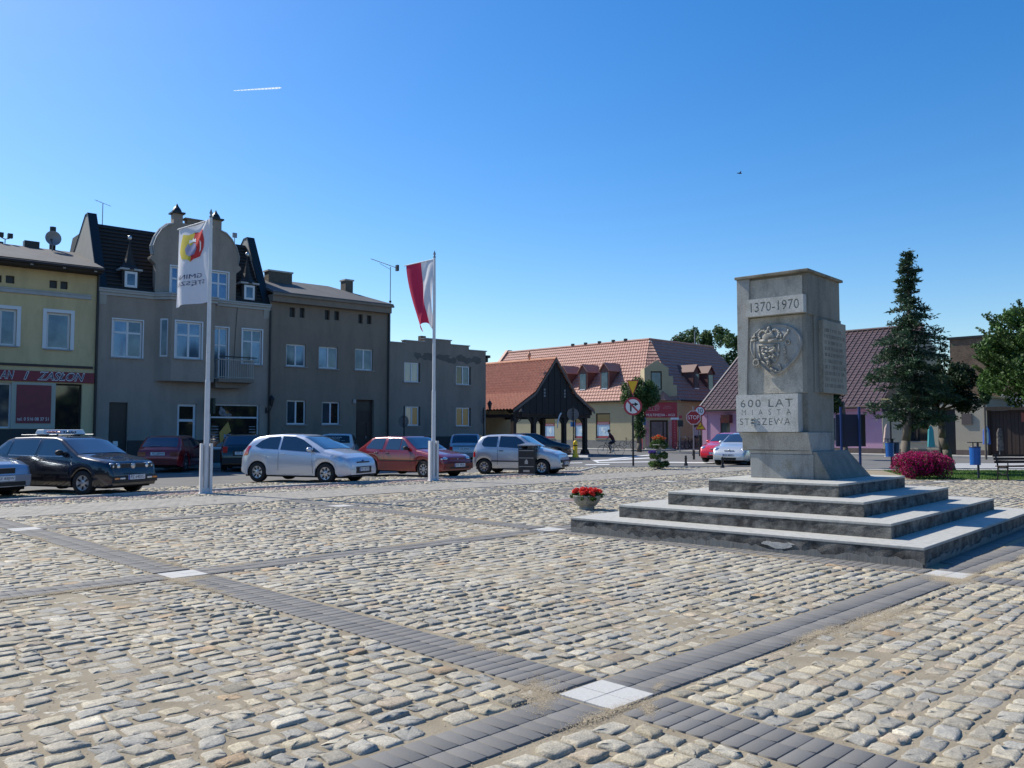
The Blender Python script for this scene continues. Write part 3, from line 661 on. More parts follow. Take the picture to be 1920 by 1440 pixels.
sc2 = MB(); bar(sc2, [(cyc-.01, 2.56), (cyc-.09, 2.52), (cyc-.12, 2.50)], .02); bar(sc2, arc(cyc-.12, 2.56, .06, 2.2, 5.2), .014)
for k in range(5): bar(sc2, [(2.62-.01*k, 2.9-k*.05), (2.58, 2.87-k*.05), (2.62, 2.84-k*.05)], .009)
obj('mantling_relief', sc2, m_rel, arms, smooth=True)
# darker strip on the near corner of the shaft
obj('dark_corner', MB().box(2.346, 2.40, 2.2885, 2.36, 2.17, 3.385), m_dark, mon)

# ================================================================== BUILDING HELPERS
def wall(mb, x0, x1, z0, z1, holes, y=0., rev=.16, ax='y'):
    """front wall in the plane y (or x) with real openings and reveals going inwards (+)"""
    xs = sorted({x0, x1, *[h[0] for h in holes], *[h[1] for h in holes]}); zs = sorted({z0, z1, *[h[2] for h in holes], *[h[3] for h in holes]})
    xs = [x for x in xs if x0-1e-6 <= x <= x1+1e-6]; zs = [z for z in zs if z0-1e-6 <= z <= z1+1e-6]
    P = (lambda a, b, c: (a, b, c)) if ax == 'y' else (lambda a, b, c: (b, a, c))
    for i in range(len(xs)-1):
        for j in range(len(zs)-1):
            cx, cz = (xs[i]+xs[i+1])/2, (zs[j]+zs[j+1])/2
            if any(h[0] < cx < h[1] and h[2] < cz < h[3] for h in holes): continue
            mb.add([P(xs[i], y, zs[j]), P(xs[i+1], y, zs[j]), P(xs[i+1], y, zs[j+1]), P(xs[i], y, zs[j+1])], [(0, 1, 2, 3)])
    for h in holes:
        a, b, c, d = h[:4]; r = y+rev if rev >= 0 else y+rev
        mb.add([P(a, y, c), P(b, y, c), P(b, y, d), P(a, y, d), P(a, r, c), P(b, r, c), P(b, r, d), P(a, r, d)], [(0, 1, 5, 4), (1, 2, 6, 5), (2, 3, 7, 6), (3, 0, 4, 7)])
def window(b, x0, x1, z0, z1, y=0., dep=.10, cols=2, tr=None, glass=None, frame=None, fw=.07, ax='y', name='window', sill=True, surround=0., sgn=1, boards=None):
    """framed window set back in its opening, panes as sub-parts. dep: how far in from the wall plane"""
    frame = frame or m_pvc; glass = glass or m_gsky
    def bx(mb, a, b_, c0, c1, z0_, z1_):
        if ax == 'y': mb.box(a, b_, min(c0, c1), max(c0, c1), z0_, z1_)
        else: mb.box(min(c0, c1), max(c0, c1), a, b_, z0_, z1_)
    Y = y+dep*sgn; f = MB(); t = .05*sgn
    bx(f, x0, x1, Y, Y+t, z0, z0+fw); bx(f, x0, x1, Y, Y+t, z1-fw, z1); bx(f, x0, x0+fw, Y+.001, Y+t, z0+fw, z1-fw); bx(f, x1-fw, x1, Y+.001, Y+t, z0+fw, z1-fw)
    cw = (x1-x0-2*fw)/cols; xs = [x0+fw+cw*i for i in range(cols+1)]
    for x in xs[1:-1]: bx(f, x-fw*.55, x+fw*.55, Y-.008*sgn, Y+t-.002*sgn, z0+fw, z1-fw)
    zz = [z0+fw, z1-fw]
    if tr: zt = z0+(z1-z0)*tr; bx(f, x0+fw, x1-fw, Y-.004*sgn, Y+t-.003*sgn, zt-fw*.5, zt+fw*.5); zz = [z0+fw, zt-fw*.5, zt+fw*.5, z1-fw]
    if surround:
        s_ = surround; c0, c1 = y-.035*sgn, y+.01*sgn
        bx(f, x0-s_, x1+s_, c0, c1, z1+.001, z1+s_); bx(f, x0-s_, x0-.001, c0+.002*sgn, c1, z0, z1); bx(f, x1+.001, x1+s_, c0+.002*sgn, c1, z0, z1)
    w = obj(name, f, frame, b)
    for i in range(cols):
        for k in range(0, len(zz), 2):
            p = MB(); a = xs[i]+(fw*.55 if i else 0); c = xs[i+1]-(fw*.55 if i < cols-1 else 0)
            bx(p, a, c, Y+.018*sgn, Y+.03*sgn, zz[k], zz[k+1])
            obj('pane', p, glass[(i+k) % len(glass)] if isinstance(glass, (list, tuple)) else glass, w)
    if sill:
        p = MB(); bx(p, x0-.08, x1+.08, y-.08*sgn, Y-.004*sgn, z0-.05, z0-.002); obj('sill', p, m_zinc, w)
    return w
def tiled(name, p00, p10, p11, p01, nu, nv, m, parent, amp=.03, step=.035, ru=4, rv=2, kind='stuff', flare=0.):
    """roof slope of real tile relief: nu waves along the eave, nv overlapping courses up the slope"""
    A, B, C_, D = map(Vector, (p00, p10, p11, p01)); N = (B-A).cross(D-A).normalized()
    if N.z < 0: N = -N
    mb = MB(); rows = []
    us = [i/(nu*ru) for i in range(nu*ru+1)]
    for j in range(nv):
        for k, e_ in ((0, step), (.97, .0)):
            v = min(1, (j+k)/nv); rows.append((v, e_))
    vs = []
    for v, e_ in rows:
        for u in us:
            P = (A*(1-u)+B*u)*(1-v)+(D*(1-u)+C_*u)*v
            w = amp*(math.cos(2*PI*u*nu)) if amp else 0
            vs.append(P+N*(w+e_+.02)+Vector((0, 0, flare*(1-v)**3)))
    n = len(us); fs = [(j*n+i, j*n+i+1, (j+1)*n+i+1, (j+1)*n+i) for j in range(len(rows)-1) for i in range(n-1)]
    mb.add(vs, fs); o = obj(name, mb, m, parent, fix=False)
    if kind: o['kind'] = kind
    return o
def lantern(parent_loc, rz, label, s=1.):
    t = thing('wall_lantern', label, 'lamp', parent_loc, rz)
    a = MB().tube([(0, 0, 0), (0, -.25, -.08), (0, -.5, .0), (0, -.62, .18)], .022); a.box(-.05, .05, -.02, .01, -.14, .14); obj('bracket', a, m_blk, t)
    h = MB().lathe([(.05, .18), (.07, .22), (.14, .52)], (0, -.62, 0), 6); h.lathe([(.17, .52), (.15, .56), (.05, .70), (.012, .72), (.012, .80)], (0, -.62, 0), 6); obj('lantern_head', h, m_blk, t)
    obj('lamp_glass', MB().lathe([(.066, .23), (.128, .50)], (0, -.62, 0), 6), mat('lamp_glass', (.35, .36, .34), rough=.2), t); t.scale = (s, s, s); return t

# ================================================================== HOUSE ROW (local x along the facades, y into the houses)
wy = lambda px, py, off=0.: ROW.y(px, py, off)
def rowhouse(name, label, s0, **k): 
    return thing(name, label, 'house', ROW.w(s0, 0), ROW.rz, k.get('group', 'houses in the row along the street'))
def R4(s0, x0, y0, x1, y1, off=0.):
    a, t = wy(x0, y0, off); b, c = wy(x1, y1, off); a2, _ = wy(x0, y1, off); return (a-s0, b-s0, c, t)   # x0,x1,z0,z1
m_yw = mat('yellow_stucco', (.47, .42, .25), (.40, .36, .22), **STUCCO)
m_gw = mat('grey_stucco', (.33, .30, .255), (.27, .245, .205), **STUCCO)
m_bw = mat('brown_grey_stucco', (.245, .215, .165), (.19, .168, .128), **STUCCO)
m_gw4 = mat('patched_grey_stucco', (.28, .255, .21), (.205, .185, .15), 1.1, rough=.92, bump=.004, bscale=40, detail=12, amt=1.4)
for k_, c_ in (('yellow_stucco', (.60, .48, .27)), ('grey_stucco', (.335, .28, .235)), ('brown_grey_stucco', (.235, .19, .15)), ('patched_grey_stucco', (.265, .225, .19))):
    MATS.pop(k_)
    w_ = mat_weather(k_, c_, tuple(q*.62 for q in c_), tuple(q*.80 for q in c_), scale=1.3, streak=4, bump=.002, lo=.44, hi=.78)
m_yw, m_gw, m_bw, m_gw4 = MATS['yellow_stucco'], MATS['grey_stucco'], MATS['brown_grey_stucco'], MATS['patched_grey_stucco']
m_felt = mat('roofing_felt', (.075, .075, .08), (.12, .12, .125), 1.5, rough=.9, bump=.004, bscale=12, stretch=(1, .3, 1))
m_mans = mat('mansard_dark_tile', (.012, .012, .014), (.022, .021, .022), 6, rough=.7)
m_plin = mat('plinth_brown', (.055, .04, .036), (.075, .055, .05), 3, rough=.85)
m_trim = mat('grey_white_trim', (.40, .41, .42), (.33, .34, .34), 4, rough=.8)
m_brickc = mat('chimney_brick', (.085, .075, .065), (.14, .12, .10), 9, rough=.95, bump=.01)
# ---- yellow house with the curtain shop
s0 = -16.; h1 = rowhouse('yellow_house', 'two storey yellow stucco house with red curtain shop fascia at its foot', s0)
xe = 11.35; win = [R4(s0, 0, 578, 30, 649), R4(s0, 88, 585, 131, 656), R4(s0, -95, 573, -52, 643)]
vents = [R4(s0, 11, 516, 27, 532), R4(s0, -8, 515, 3, 530), R4(s0, 93, 525, 107, 541), R4(s0, 113.5, 527, 127, 543), R4(s0, -92, 506, -78, 522)]
shop = [R4(s0, 103, 719, 150, 869), R4(s0, -40, 716, 20, 803)]
shop[0] = (*shop[0][:2], .12, shop[0][3])
mb = MB(); wall(mb, 0, xe, 0, 8.45, win+vents+shop); mb.box(0, .001, 0, 9, 0, 8.45); mb.box(xe-.001, xe, 0, 9, 0, 8.45); mb.box(0, xe, 8.99, 9, 0, 8.45)
obj('wall', mb, m_yw, h1)
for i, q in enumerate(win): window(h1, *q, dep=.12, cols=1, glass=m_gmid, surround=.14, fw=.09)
for q in vents: obj('attic_vent', MB().box(q[0], q[1], .12, .14, q[2], q[3]), m_blk, h1)
z = R4(s0, 0, 541, 177, 559); obj('string_course', MB().box(0, xe-.25, -.07, -.001, 7.12, 7.26).box(0, xe-.25, -.1, -.001, 7.261, 7.31), m_trim, h1)
obj('dark_band', MB().box(0, xe-.1, -.05, -.001, wy(90, 686)[1]-.05, wy(90, 686)[1]+.05), m_plin, h1)
z1 = wy(100, 697)[1]; z0_ = wy(100, 716.5)[1]; fx1 = wy(176, 700)[0]-s0
fs_ = obj('shop_fascia', MB().box(0, fx1, -.07, -.001, z0_, z1), mat('fascia_red', (.24, .018, .035), (.19, .015, .03), 2, rough=.5), h1)
m_navy = mat('lettering_navy', (.02, .025, .08), rough=.4)
x0t = wy(-12, 705)[0]-s0; x1t = wy(25, 705)[0]-s0; zt = (z0_+z1)/2
for (s, xa, xb) in (('AN', wy(-1, 705)[0]-s0, wy(24, 705)[0]-s0), ('I', wy(42, 705)[0]-s0, wy(50, 705)[0]-s0), ('ZASŁON', wy(69, 705)[0]-s0, wy(156, 705)[0]-s0)):
    text(s, .4, m_wsign, fs_, ((xa+xb)/2, -.076, zt), width=(xb-xa)+.05, height=.36 if 'Ł' in s else .34, shear=.3, offset=.012)
    text(s, .4, m_navy, fs_, ((xa+xb)/2, -.082, zt), width=(xb-xa), height=.30, shear=.3)
q = R4(s0, 22, 716, 102, 804); obj('panel_frame', MB().box(q[0], q[1], -.05, -.001, q[2], q[3]), mat('cream_panel', (.42, .41, .34), rough=.8), h1)
q = R4(s0, 31, 721, 94, 794); pn = obj('red_panel', MB().box(q[0], q[1], -.07, -.051, q[2], q[3]), mat('faded_red', (.22, .03, .045), (.17, .025, .035), 3, rough=.5), h1)
text('tel. 0 516 08 37 51', .15, m_wsign, pn, ((q[0]+q[1])/2, -.074, q[2]+.17), width=(q[1]-q[0])*.9, height=.13)
q = shop[0]; window(h1, *q, dep=.14, cols=1, tr=.35, glass=m_gdark, frame=m_dwood, name='shop_door', sill=False)
q = shop[1]; window(h1, *q, dep=.14, cols=2, glass=m_gmid, name='shop_window', sill=False)
obj('plinth', MB().box(0, shop[0][0], -.04, -.001, 0, wy(60, 804.5)[1]), mat('dark_plinth', (.05, .052, .05), (.035, .036, .036), 3), h1)
# roof, overhanging eave
rf = MB().hexa([(-.3, -.75, 8.32), (xe+.05, -.75, 8.32), (xe+.05, 4.2, 9.78), (-.3, 4.2, 9.78)], [(-.3, -.75, 8.42), (xe+.05, -.75, 8.42), (xe+.05, 4.2, 9.88), (-.3, 4.2, 9.88)])
rf.hexa([(-.3, 4.2, 9.78), (xe+.05, 4.2, 9.78), (xe+.05, 9.4, 8.3), (-.3, 9.4, 8.3)], [(-.3, 4.2, 9.88), (xe+.05, 4.2, 9.88), (xe+.05, 9.4, 8.4), (-.3, 9.4, 8.4)])
roof1 = obj('roof', rf, m_felt, h1)
obj('soffit', MB().box(-.3, xe, -.7, .0, 8.17, 8.30).box(-.3, xe+.02, -.78, -.70, 8.17, 8.41), m_dwood, roof1)
for i in range(10): obj('rafter_tail', MB().box(.4+i*1.18, .5+i*1.18, -.82, -.78, 8.2, 8.33), m_trim, roof1) if i > 4 else None
gt = MB().tube([(xe+.02, -.1, 8.3), (xe+.02, -.06, 7.9), (xe+.02, -.06, .1)], .055, 8); gt.tube([(-.3, -.84, 8.30), (xe+.05, -.84, 8.30)], .06, 8); obj('drainpipe', gt, m_blk, h1)
obj('chimney_pipe', MB().cyl((xe-.9, 4.3, 9.6), (xe-.9, 4.3, 10.95), .13, n=12), m_blk, roof1); obj('chimney', MB().box(xe-2.1, xe-1.5, 3.9, 4.3, 9.6, 10.1), m_blk, roof1)
q = wy(98, 470, 3.6); ds = thing('satellite_dish', 'grey satellite dish on the roof of the yellow house', 'satellite dish', ROW.w(q[0], 3.6, q[1]-.1), ROW.rz)
obj('mast', MB().cyl((0, 0, -.3), (0, 0, .75), .025), m_zinc, ds)
dd = MB().lathe([(.001, .0), (.2, -.03), (.33, -.09), (.335, -.09), (.2, -.02), (.001, .02)], (0, -.05, .65), 20, ax='y'); obj('dish', dd, m_zinc, ds, smooth=True)
obj('receiver_arm', MB().tube([(0, -.05, .35), (-.15, -.45, .5)], .012).box(-.2, -.1, -.5, -.42, .46, .54), m_blk, ds)
q = wy(10, 458, 4.2); fl = thing('floodlight_mast', 'small mast carrying three box floodlights, at the far left roof edge', 'floodlights', ROW.w(q[0], 4.3, q[1]-.2), ROW.rz)
obj('mast', MB().tube([(0, 0, -.2), (0, 0, .45), (-.15, 0, .5), (-.15, 0, .6)], .02).tube([(0, 0, .45), (.17, 0, .5), (.17, 0, .6)], .02), m_blk, fl)
for x, z in ((-.17, .62), (.19, .62), (-.17, .2)): obj('floodlight', MB().box(x-.1, x+.1, -.1, .1, z-.1, z+.1), m_blk, fl)
# ---- grey gabled house
s0 = -4.6; h2 = rowhouse('gabled_grey_house', 'grey stucco house with curved scroll gable, bay window and black mansard roof', s0); xe = 3.13-s0
off = -.55
w1 = R4(s0, 212, 598, 266, 672); wA = R4(s0, 396.5, 613, 426, 712); wB = R4(s0, 455, 617, 490, 684); dr = R4(s0, 205, 754, 237, 868); dr2 = R4(s0, 333, 757, 366, 868); sw_ = R4(s0, 394, 757, 485, 840)
dr = (dr[0], dr[1], .12, dr[3]); dr2 = (dr2[0], dr2[1], .12, dr2[3])
holes = [w1, wA, wB, dr, dr2, sw_]
bayx0, bayx1 = wy(290, 640)[0]-s0, wy(400, 640)[0]-s0
mb = MB(); wall(mb, 0, xe, 0, 7.5, holes); mb.box(0, .001, 0, 9, 0, 7.5); mb.box(xe-.001, xe, 0, 9, 0, 7.5); mb.box(0, xe, 8.99, 9, 0, 7.5); wl2 = obj('wall', mb, m_gw, h2)
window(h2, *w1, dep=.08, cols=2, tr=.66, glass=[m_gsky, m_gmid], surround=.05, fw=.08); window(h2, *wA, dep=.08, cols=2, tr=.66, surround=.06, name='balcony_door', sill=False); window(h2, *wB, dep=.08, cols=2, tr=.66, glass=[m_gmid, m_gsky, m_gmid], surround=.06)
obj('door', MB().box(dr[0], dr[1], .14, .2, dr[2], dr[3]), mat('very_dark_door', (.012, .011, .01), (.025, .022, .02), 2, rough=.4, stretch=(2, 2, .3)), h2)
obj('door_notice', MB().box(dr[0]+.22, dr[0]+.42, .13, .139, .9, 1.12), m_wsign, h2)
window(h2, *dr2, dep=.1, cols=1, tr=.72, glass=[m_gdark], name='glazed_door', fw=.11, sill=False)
swn = window(h2, *sw_, dep=.1, cols=1, tr=.70, glass=[m_gdark], name='shop_window', fw=.07)
m_amb = mat('amber_print', (.55, .30, .06), rough=.5); m_prt = mat('grey_print', (.30, .31, .34), (.05, .05, .06), 6, rough=.5)
pst = MB().prism([(sw_[0]+.55, sw_[2]+.15), (sw_[0]+.5, sw_[2]+.75), (sw_[0]+.9, sw_[2]+1.25), (sw_[0]+1.05, sw_[2]+.8), (sw_[0]+.8, sw_[2]+.6)], .105, .112); obj('amber_poster', pst, m_amb, swn)
pst = MB().prism([(sw_[0]+.35, sw_[2]+.1), (sw_[0]+1.9, sw_[2]+.1), (sw_[0]+2.15, sw_[2]+.55), (sw_[0]+1.0, sw_[2]+.45), (sw_[0]+.4, sw_[2]+.2)], .10, .104); obj('grey_poster', pst, m_prt, swn)
text('RZEGENA', .3, mat('pale_blue_print', (.25, .38, .62), rough=.5), swn, (sw_[0]+1.35, .09, sw_[2]+.55), width=1.3, height=.2)
for k in range(6):
    obj('price_line', MB().box(sw_[0]+.12, sw_[0]+.45, .105, .112, sw_[2]+.35+k*.13, sw_[2]+.40+k*.13), m_prt, swn); obj('price_line', MB().box(sw_[1]-.45, sw_[1]-.14, .105, .112, sw_[2]+.35+k*.13, sw_[2]+.39+k*.13), m_prt, swn)
fg = MB().ell((sw_[0]+.62, .108, sw_[3]-.38), (.16, .01, .18)).ell((sw_[0]+.56, .108, sw_[3]-.2), (.07, .01, .09)).ell((sw_[0]+.85, .108, sw_[3]-.5), (.22, .01, .07)); obj('figure_print', fg, m_prt, swn)
obj('plinth', MB().box(0, dr[0], -.03, -.001, 0, 1.15).box(dr[1], dr2[0], -.03, -.001, 0, 1.15).box(dr2[1], sw_[0], -.03, -.001, 0, 1.15).box(sw_[1], xe, -.03, -.001, 0, 1.15).box(sw_[0], sw_[1], -.03, -.001, 0, sw_[2]-.06), m_plin, h2)
# bay: canted left side, front, right side
bz0 = 3.78; wf = R4(s0, 330, 602, 377, 674, off); cant = .55
by = MB(); fx0, fx1 = bayx0+cant, bayx1-.15
ho = [wf]; wall(by, fx0, fx1, bz0, 7.5, ho, y=off, rev=.12)
by.add([(bayx0, 0, bz0), (fx0, off, bz0), (fx0, off, 7.5), (bayx0, 0, 7.5)], [(0, 1, 2, 3)]); by.add([(fx1, off, bz0), (bayx1, 0, bz0), (bayx1, 0, 7.5), (fx1, off, 7.5)], [(0, 1, 2, 3)])
by.add([(bayx0, 0, bz0), (fx0, off, bz0), (fx1, off, bz0), (bayx1, 0, bz0)], [(0, 1, 2, 3)]); bay = obj('bay', by, m_gw, h2)
window(h2, *wf, y=off, dep=.06, cols=2, tr=.64, surround=.06, fw=.085)
nw = obj('side_window', MB().hexa([(bayx0+.17, -.19, 4.85), (bayx0+.42, -.44, 4.85), (bayx0+.42, -.42, 4.85), (bayx0+.17, -.17, 4.85)], [(bayx0+.17, -.19, 6.55), (bayx0+.42, -.44, 6.55), (bayx0+.42, -.42, 6.55), (bayx0+.17, -.17, 6.55)]), m_pvc, h2)
obj('pane', MB().hexa([(bayx0+.21, -.25, 4.92), (bayx0+.38, -.42, 4.92), (bayx0+.38, -.40, 4.92), (bayx0+.21, -.23, 4.92)], [(bayx0+.21, -.25, 6.48), (bayx0+.38, -.42, 6.48), (bayx0+.38, -.40, 6.48), (bayx0+.21, -.23, 6.48)]), m_gmid, nw)
# cornice following the bay
cn = MB()
for dz0, dz1, e_ in ((7.40, 7.52, .07), (7.521, 7.62, .16), (7.621, 7.68, .22)):
    P = [(-.02, 0), (-.02, -e_), (bayx0-.1, -e_), (fx0-.1, off-e_), (fx1+.1, off-e_), (bayx1+.1, -e_), (xe-.01, -e_), (xe-.01, 0)]
    cn.prism(P, dz0, dz1, 'z')
obj('cornice', cn, m_trim, h2)
a_, z_a = wy(445, 574); b_, z_b = wy(438, 678); a_ -= s0; b_ -= s0
obj('cable', MB().tube([(a_, -.03, z_a), (a_-.05, -.03, z_a-.8), (b_, -.03, z_b)], .012, 5), m_blk, h2)
# balcony
b0, b1 = wy(397, 700)[0]-s0, wy(463, 700)[0]-s0; bz = wy(430, 712)[1]
bl = thing('b', 'b', 'b'); bpy.data.objects.remove(bl)
slb = obj('balcony', MB().box(b0, b1, -.85, -.001, bz-.16, bz).prism([(b0, bz-.161), (b1, bz-.161), (b1-.5, bz-.42), (b0, bz-.42)], -.5, -.002), m_bw, h2)
rl_ = MB()
for i in range(17): x = b0+.04+(b1-b0-.08)*i/16; rl_.box(x-.012, x+.012, -.83, -.81, bz, bz+.85)
for i in range(5): y = -.83+i*.18; rl_.box(b0+.02, b0+.04, y, y+.02, bz, bz+.85); rl_.box(b1-.04, b1-.02, y, y+.02, bz, bz+.85)
rl_.box(b0, b1, -.845, -.80, bz+.85, bz+.90); rl_.box(b0, b0+.04, -.80, 0, bz+.85, bz+.90); rl_.box(b1-.04, b1, -.80, 0, bz+.85, bz+.90); rl_.box(b0, b1, -.835, -.806, bz+.06, bz+.09)
obj('railing', rl_, mat('rusty_white_rail', (.45, .43, .40), (.34, .30, .26), 12), slb)
obj('flower_rail', MB().tube([(b0, -.9, bz+1.0), (b1+.1, -.9, bz+1.0)], .02).box(b0, b1, -.92, -.86, bz+.98, bz+1.03), m_blk, slb)
# scroll gable
def gpt(px, py): a, b = wy(px, py, -.05); return (a-s0, b)
gL = [(2.30, 7.68), (2.23, 9.06), (2.08, 9.20), (2.06, 9.30), (2.22, 9.42), (2.16, 9.75), (2.30, 10.18), (2.52, 10.55), (2.80, 10.82), (3.04, 10.90), (3.04, 11.42), (3.45, 11.42), (3.45, 11.02)]
# mirrored right half about the gable axis
ga = (2.30+5.98)/2
gpoly = gL+[(2*ga-x, z) for x, z in reversed(gL)]
gw1 = R4(s0, 320, 494, 346, 545); gw2 = R4(s0, 392, 503, 426, 557)
gm = MB(); gy = -.06
wall(gm, 2.30, 2*ga-2.30, 7.68, 9.0, [(gw1[0], gw1[1], 7.68, min(gw1[3], 8.99)), (gw2[0], gw2[1], 7.68, min(gw2[3], 8.99))], y=gy, rev=.1)
up = [(x, max(z, 9.0)) for x, z in gpoly]
up = [(2.30, 9.0), (2.23, 9.06)]+gL[2:]+[(2*ga-x, z) for x, z in reversed(gL[2:])]+[(2*ga-2.23, 9.06), (2*ga-2.30, 9.0)]
gm.prism(up, gy, .32); gm.box(2.30, 2*ga-2.30, .30, .32, 7.68, 9.0); gm.box(2.30, 2.32, gy+.001, .32, 7.68, 9.0); gm.box(2*ga-2.32, 2*ga-2.30, gy+.001, .32, 7.68, 9.0)
gab = obj('gable', gm, m_gw, h2)
for q in (gw1, gw2): window(h2, q[0], q[1], 7.70, 8.98, y=gy, dep=.05, cols=2, tr=.58, surround=.06, fw=.075, sill=False)
cc = gL[4:10]
for sgn_ in (1, -1):
    cop = MB()
    for a, b in zip(cc, cc[1:]):
        a2 = (a[0] if sgn_ > 0 else 2*ga-a[0], a[1]); b2 = (b[0] if sgn_ > 0 else 2*ga-b[0], b[1])
        cop.cyl((a2[0], .13, a2[1]+.02), (b2[0], .13, b2[1]+.02), .10, n=8)
        cop.hexa([(a2[0], gy-.06, a2[1]), (b2[0], gy-.06, b2[1]), (b2[0], .36, b2[1]), (a2[0], .36, a2[1])], [(a2[0], gy-.06, a2[1]+.06), (b2[0], gy-.06, b2[1]+.06), (b2[0], .36, b2[1]+.06), (a2[0], .36, a2[1]+.06)])
    obj('coping', cop, m_trim, gab)
for x in (3.245, 2*ga-3.245):
    pc = MB().box(x-.29, x+.29, gy-.10, .42, 11.42, 11.49); pc.lathe([(.22, 11.49), (.21, 11.58), (.16, 11.68), (.08, 11.78), (.05, 11.84), (.01, 11.93)], (x, .15, 0), 10); obj('finial', pc, m_blk, gab)
obj('gable_crest', MB().box(ga-.5, ga+.5, gy-.02, .3, 11.021, 11.22).box(ga-.6, ga+.6, gy-.05, .34, 11.221, 11.29), m_bw, gab)
# mansard
def slope(mb, a, b, c, d, t=.05): mb.hexa([a, b, c, d], [(p[0], p[1]-t*.5, p[2]+t) for p in (a, b, c, d)])
ms = MB(); ms.hexa([(.3, .02, 7.68), (xe-.35, .02, 7.68), (xe-.35, 9, 7.68), (.3, 9, 7.68)], [(.3, 2.3, 10.95), (xe-.35, 2.3, 10.95), (xe-.35, 6.2, 10.95), (.3, 6.2, 10.95)])
rf2 = obj('roof', ms, m_mans, h2)
tl = MB()
for k in range(17):
    z = 7.72+k*.19; y = .02+(z-7.68)*(2.28/3.27); tl.box(.3, xe-.35, y-.05, y+.2, z, z+.05)
obj('tile_courses', tl, m_mans, rf2)['kind'] = 'stuff'
for xa, xb in ((0, .32), (xe-.33, xe)):
    pp = MB().prism([(-.06, 7.42), (.0, 7.6), (2.15, 11.3), (2.55, 11.3), (6.3, 8.6), (9, 7.5), (9, 7.0), (0, 7.0)], xa, xb, 'x'); pr = obj('parapet_wall', pp, mat('pale_parapet', (.36, .34, .31), (.29, .28, .25), **STUCCO), h2)
    cp = MB()
    for a, b in (((-.05, 7.5), (2.13, 11.28)), ((2.13, 11.30), (2.6, 11.30)), ((2.58, 11.30), (6.3, 8.62))):
        cp.hexa([(xa-.03, a[0], a[1]), (xb+.03, a[0], a[1]), (xb+.03, b[0], b[1]), (xa-.03, b[0], b[1])], [(xa-.03, a[0]-.05, a[1]+.05), (xb+.03, a[0]-.05, a[1]+.05), (xb+.03, b[0]-.05, b[1]+.05), (xa-.03, b[0]-.05, b[1]+.05)])
    obj('flashing', cp, m_blk, pr)
for px in (244, 466):
    x = wy(px, 520, .25)[0]-s0
    d_ = MB().box(x-.36, x+.36, .15, 1.6, 7.78, 8.62); dm = obj('dormer', d_, m_mans, h2)
    window(h2, x-.26, x+.26, 7.85, 8.55, y=.15, dep=-.05, cols=1, glass=m_gmid, fw=.10, sill=False, name='dormer_window')
    hd = MB().lathe([(.48, 8.62), (.46, 8.68), (.30, 8.85), (.18, 9.15), (.10, 9.5), (.045, 9.8), (.02, 10.05)], (x, .45, 0), 8); obj('dormer_spire', hd, m_mans, dm, smooth=False)
    obj('dormer_cornice', MB().box(x-.46, x+.46, .02, .9, 8.60, 8.68), m_trim, dm)
    obj('spire_ball', MB().ell((x, .45, 10.1), (.09, .09, .12)).cyl((x, .45, 9.6), (x, .45, 10.05), .03, .02), m_steel, dm, smooth=True)
gt = MB().tube([(xe+.0, -.07, 7.4), (xe, -.07, .1)], .05, 8); obj('drainpipe', gt, m_blk, h2)
at = thing('roof_antenna', 'thin antenna pole above the left end of the black mansard roof', 'antenna', ROW.w(s0+.7, 2.5, 11.0), ROW.rz)
obj('mast', MB().cyl((0, 0, -.3), (0, 0, 1.0), .018), m_zinc, at); obj('aerial', MB().tube([(-.35, 0, 1.08), (.35, 0, .9)], .01).tube([(-.25, -.12, 1.05), (-.25, .12, 1.05)], .008).tube([(-.1, -.12, 1.02), (-.1, .12, 1.02)], .008), m_zinc, at)
at = thing('roof_aerial', 'small square aerial on the ridge right of the scroll gable', 'antenna', ROW.w(s0+6.9, 2.5, 10.9), ROW.rz)
obj('mast', MB().cyl((0, 0, -.2), (0, 0, .45), .018), m_zinc, at); obj('aerial_box', MB().box(-.11, .11, -.04, .04, .42, .66), m_zinc, at)
sgn_b = thing('hanging_shop_sign', 'small dark projecting sign between the flagpole and the shop window', 'shop sign', ROW.w(wy(392, 760)[0], 0, 0), ROW.rz)
obj('sign_box', MB().box(-.05, .05, -.65, -.12, 2.35, 3.05), mat('sign_dark_green', (.012, .03, .02), rough=.4), sgn_b); obj('bracket', MB().box(-.02, .02, -.12, 0, 2.95, 3.0).box(-.02, .02, -.12, 0, 2.4, 2.45), m_blk, sgn_b)
lantern(ROW.w(3.0, 0, 2.55), ROW.rz, 'black wall lantern at the joint of the gabled and brown grey houses')
# ---- brown-grey plain house
s0 = 3.135; h3 = rowhouse('plain_brown_house', 'plain brown grey three level house with small paired attic vents', s0); xe = 9.83-s0
up_ = [R4(s0, 537, 644, 573, 688), R4(s0, 598, 649, 633, 692), R4(s0, 666, 653, 699, 695)]; lo_ = [R4(s0, 538, 750, 573, 796), R4(s0, 604, 753, 637, 796)]
vt = [R4(s0, 543, 576, 553, 595), R4(s0, 562, 577, 571, 596), R4(s0, 609, 581, 618, 600), R4(s0, 627, 583, 636, 601), R4(s0, 672, 589, 680, 607), R4(s0, 688, 591, 696.5, 608)]
dr = R4(s0, 668, 749, 700, 868); dr = (dr[0], dr[1], .25, dr[3])
mb = MB(); wall(mb, 0, xe, 0, 8.2, up_+lo_+vt+[dr], rev=.22); mb.box(0, .001, 0, 9, 0, 8.2); mb.box(xe-.001, xe, 0, 9, 0, 8.2); mb.box(0, xe, 8.99, 9, 0, 8.2); obj('wall', mb, m_bw, h3)
gl3 = [[m_gsky, m_gmid], [m_gmid, m_gsky], [m_gmid, m_curt]]
for q, gl in zip(up_, ([m_gmid, m_gsky], [m_gsky, m_gmid], [m_gmid])): window(h3, *q, dep=.1, cols=2, glass=gl)
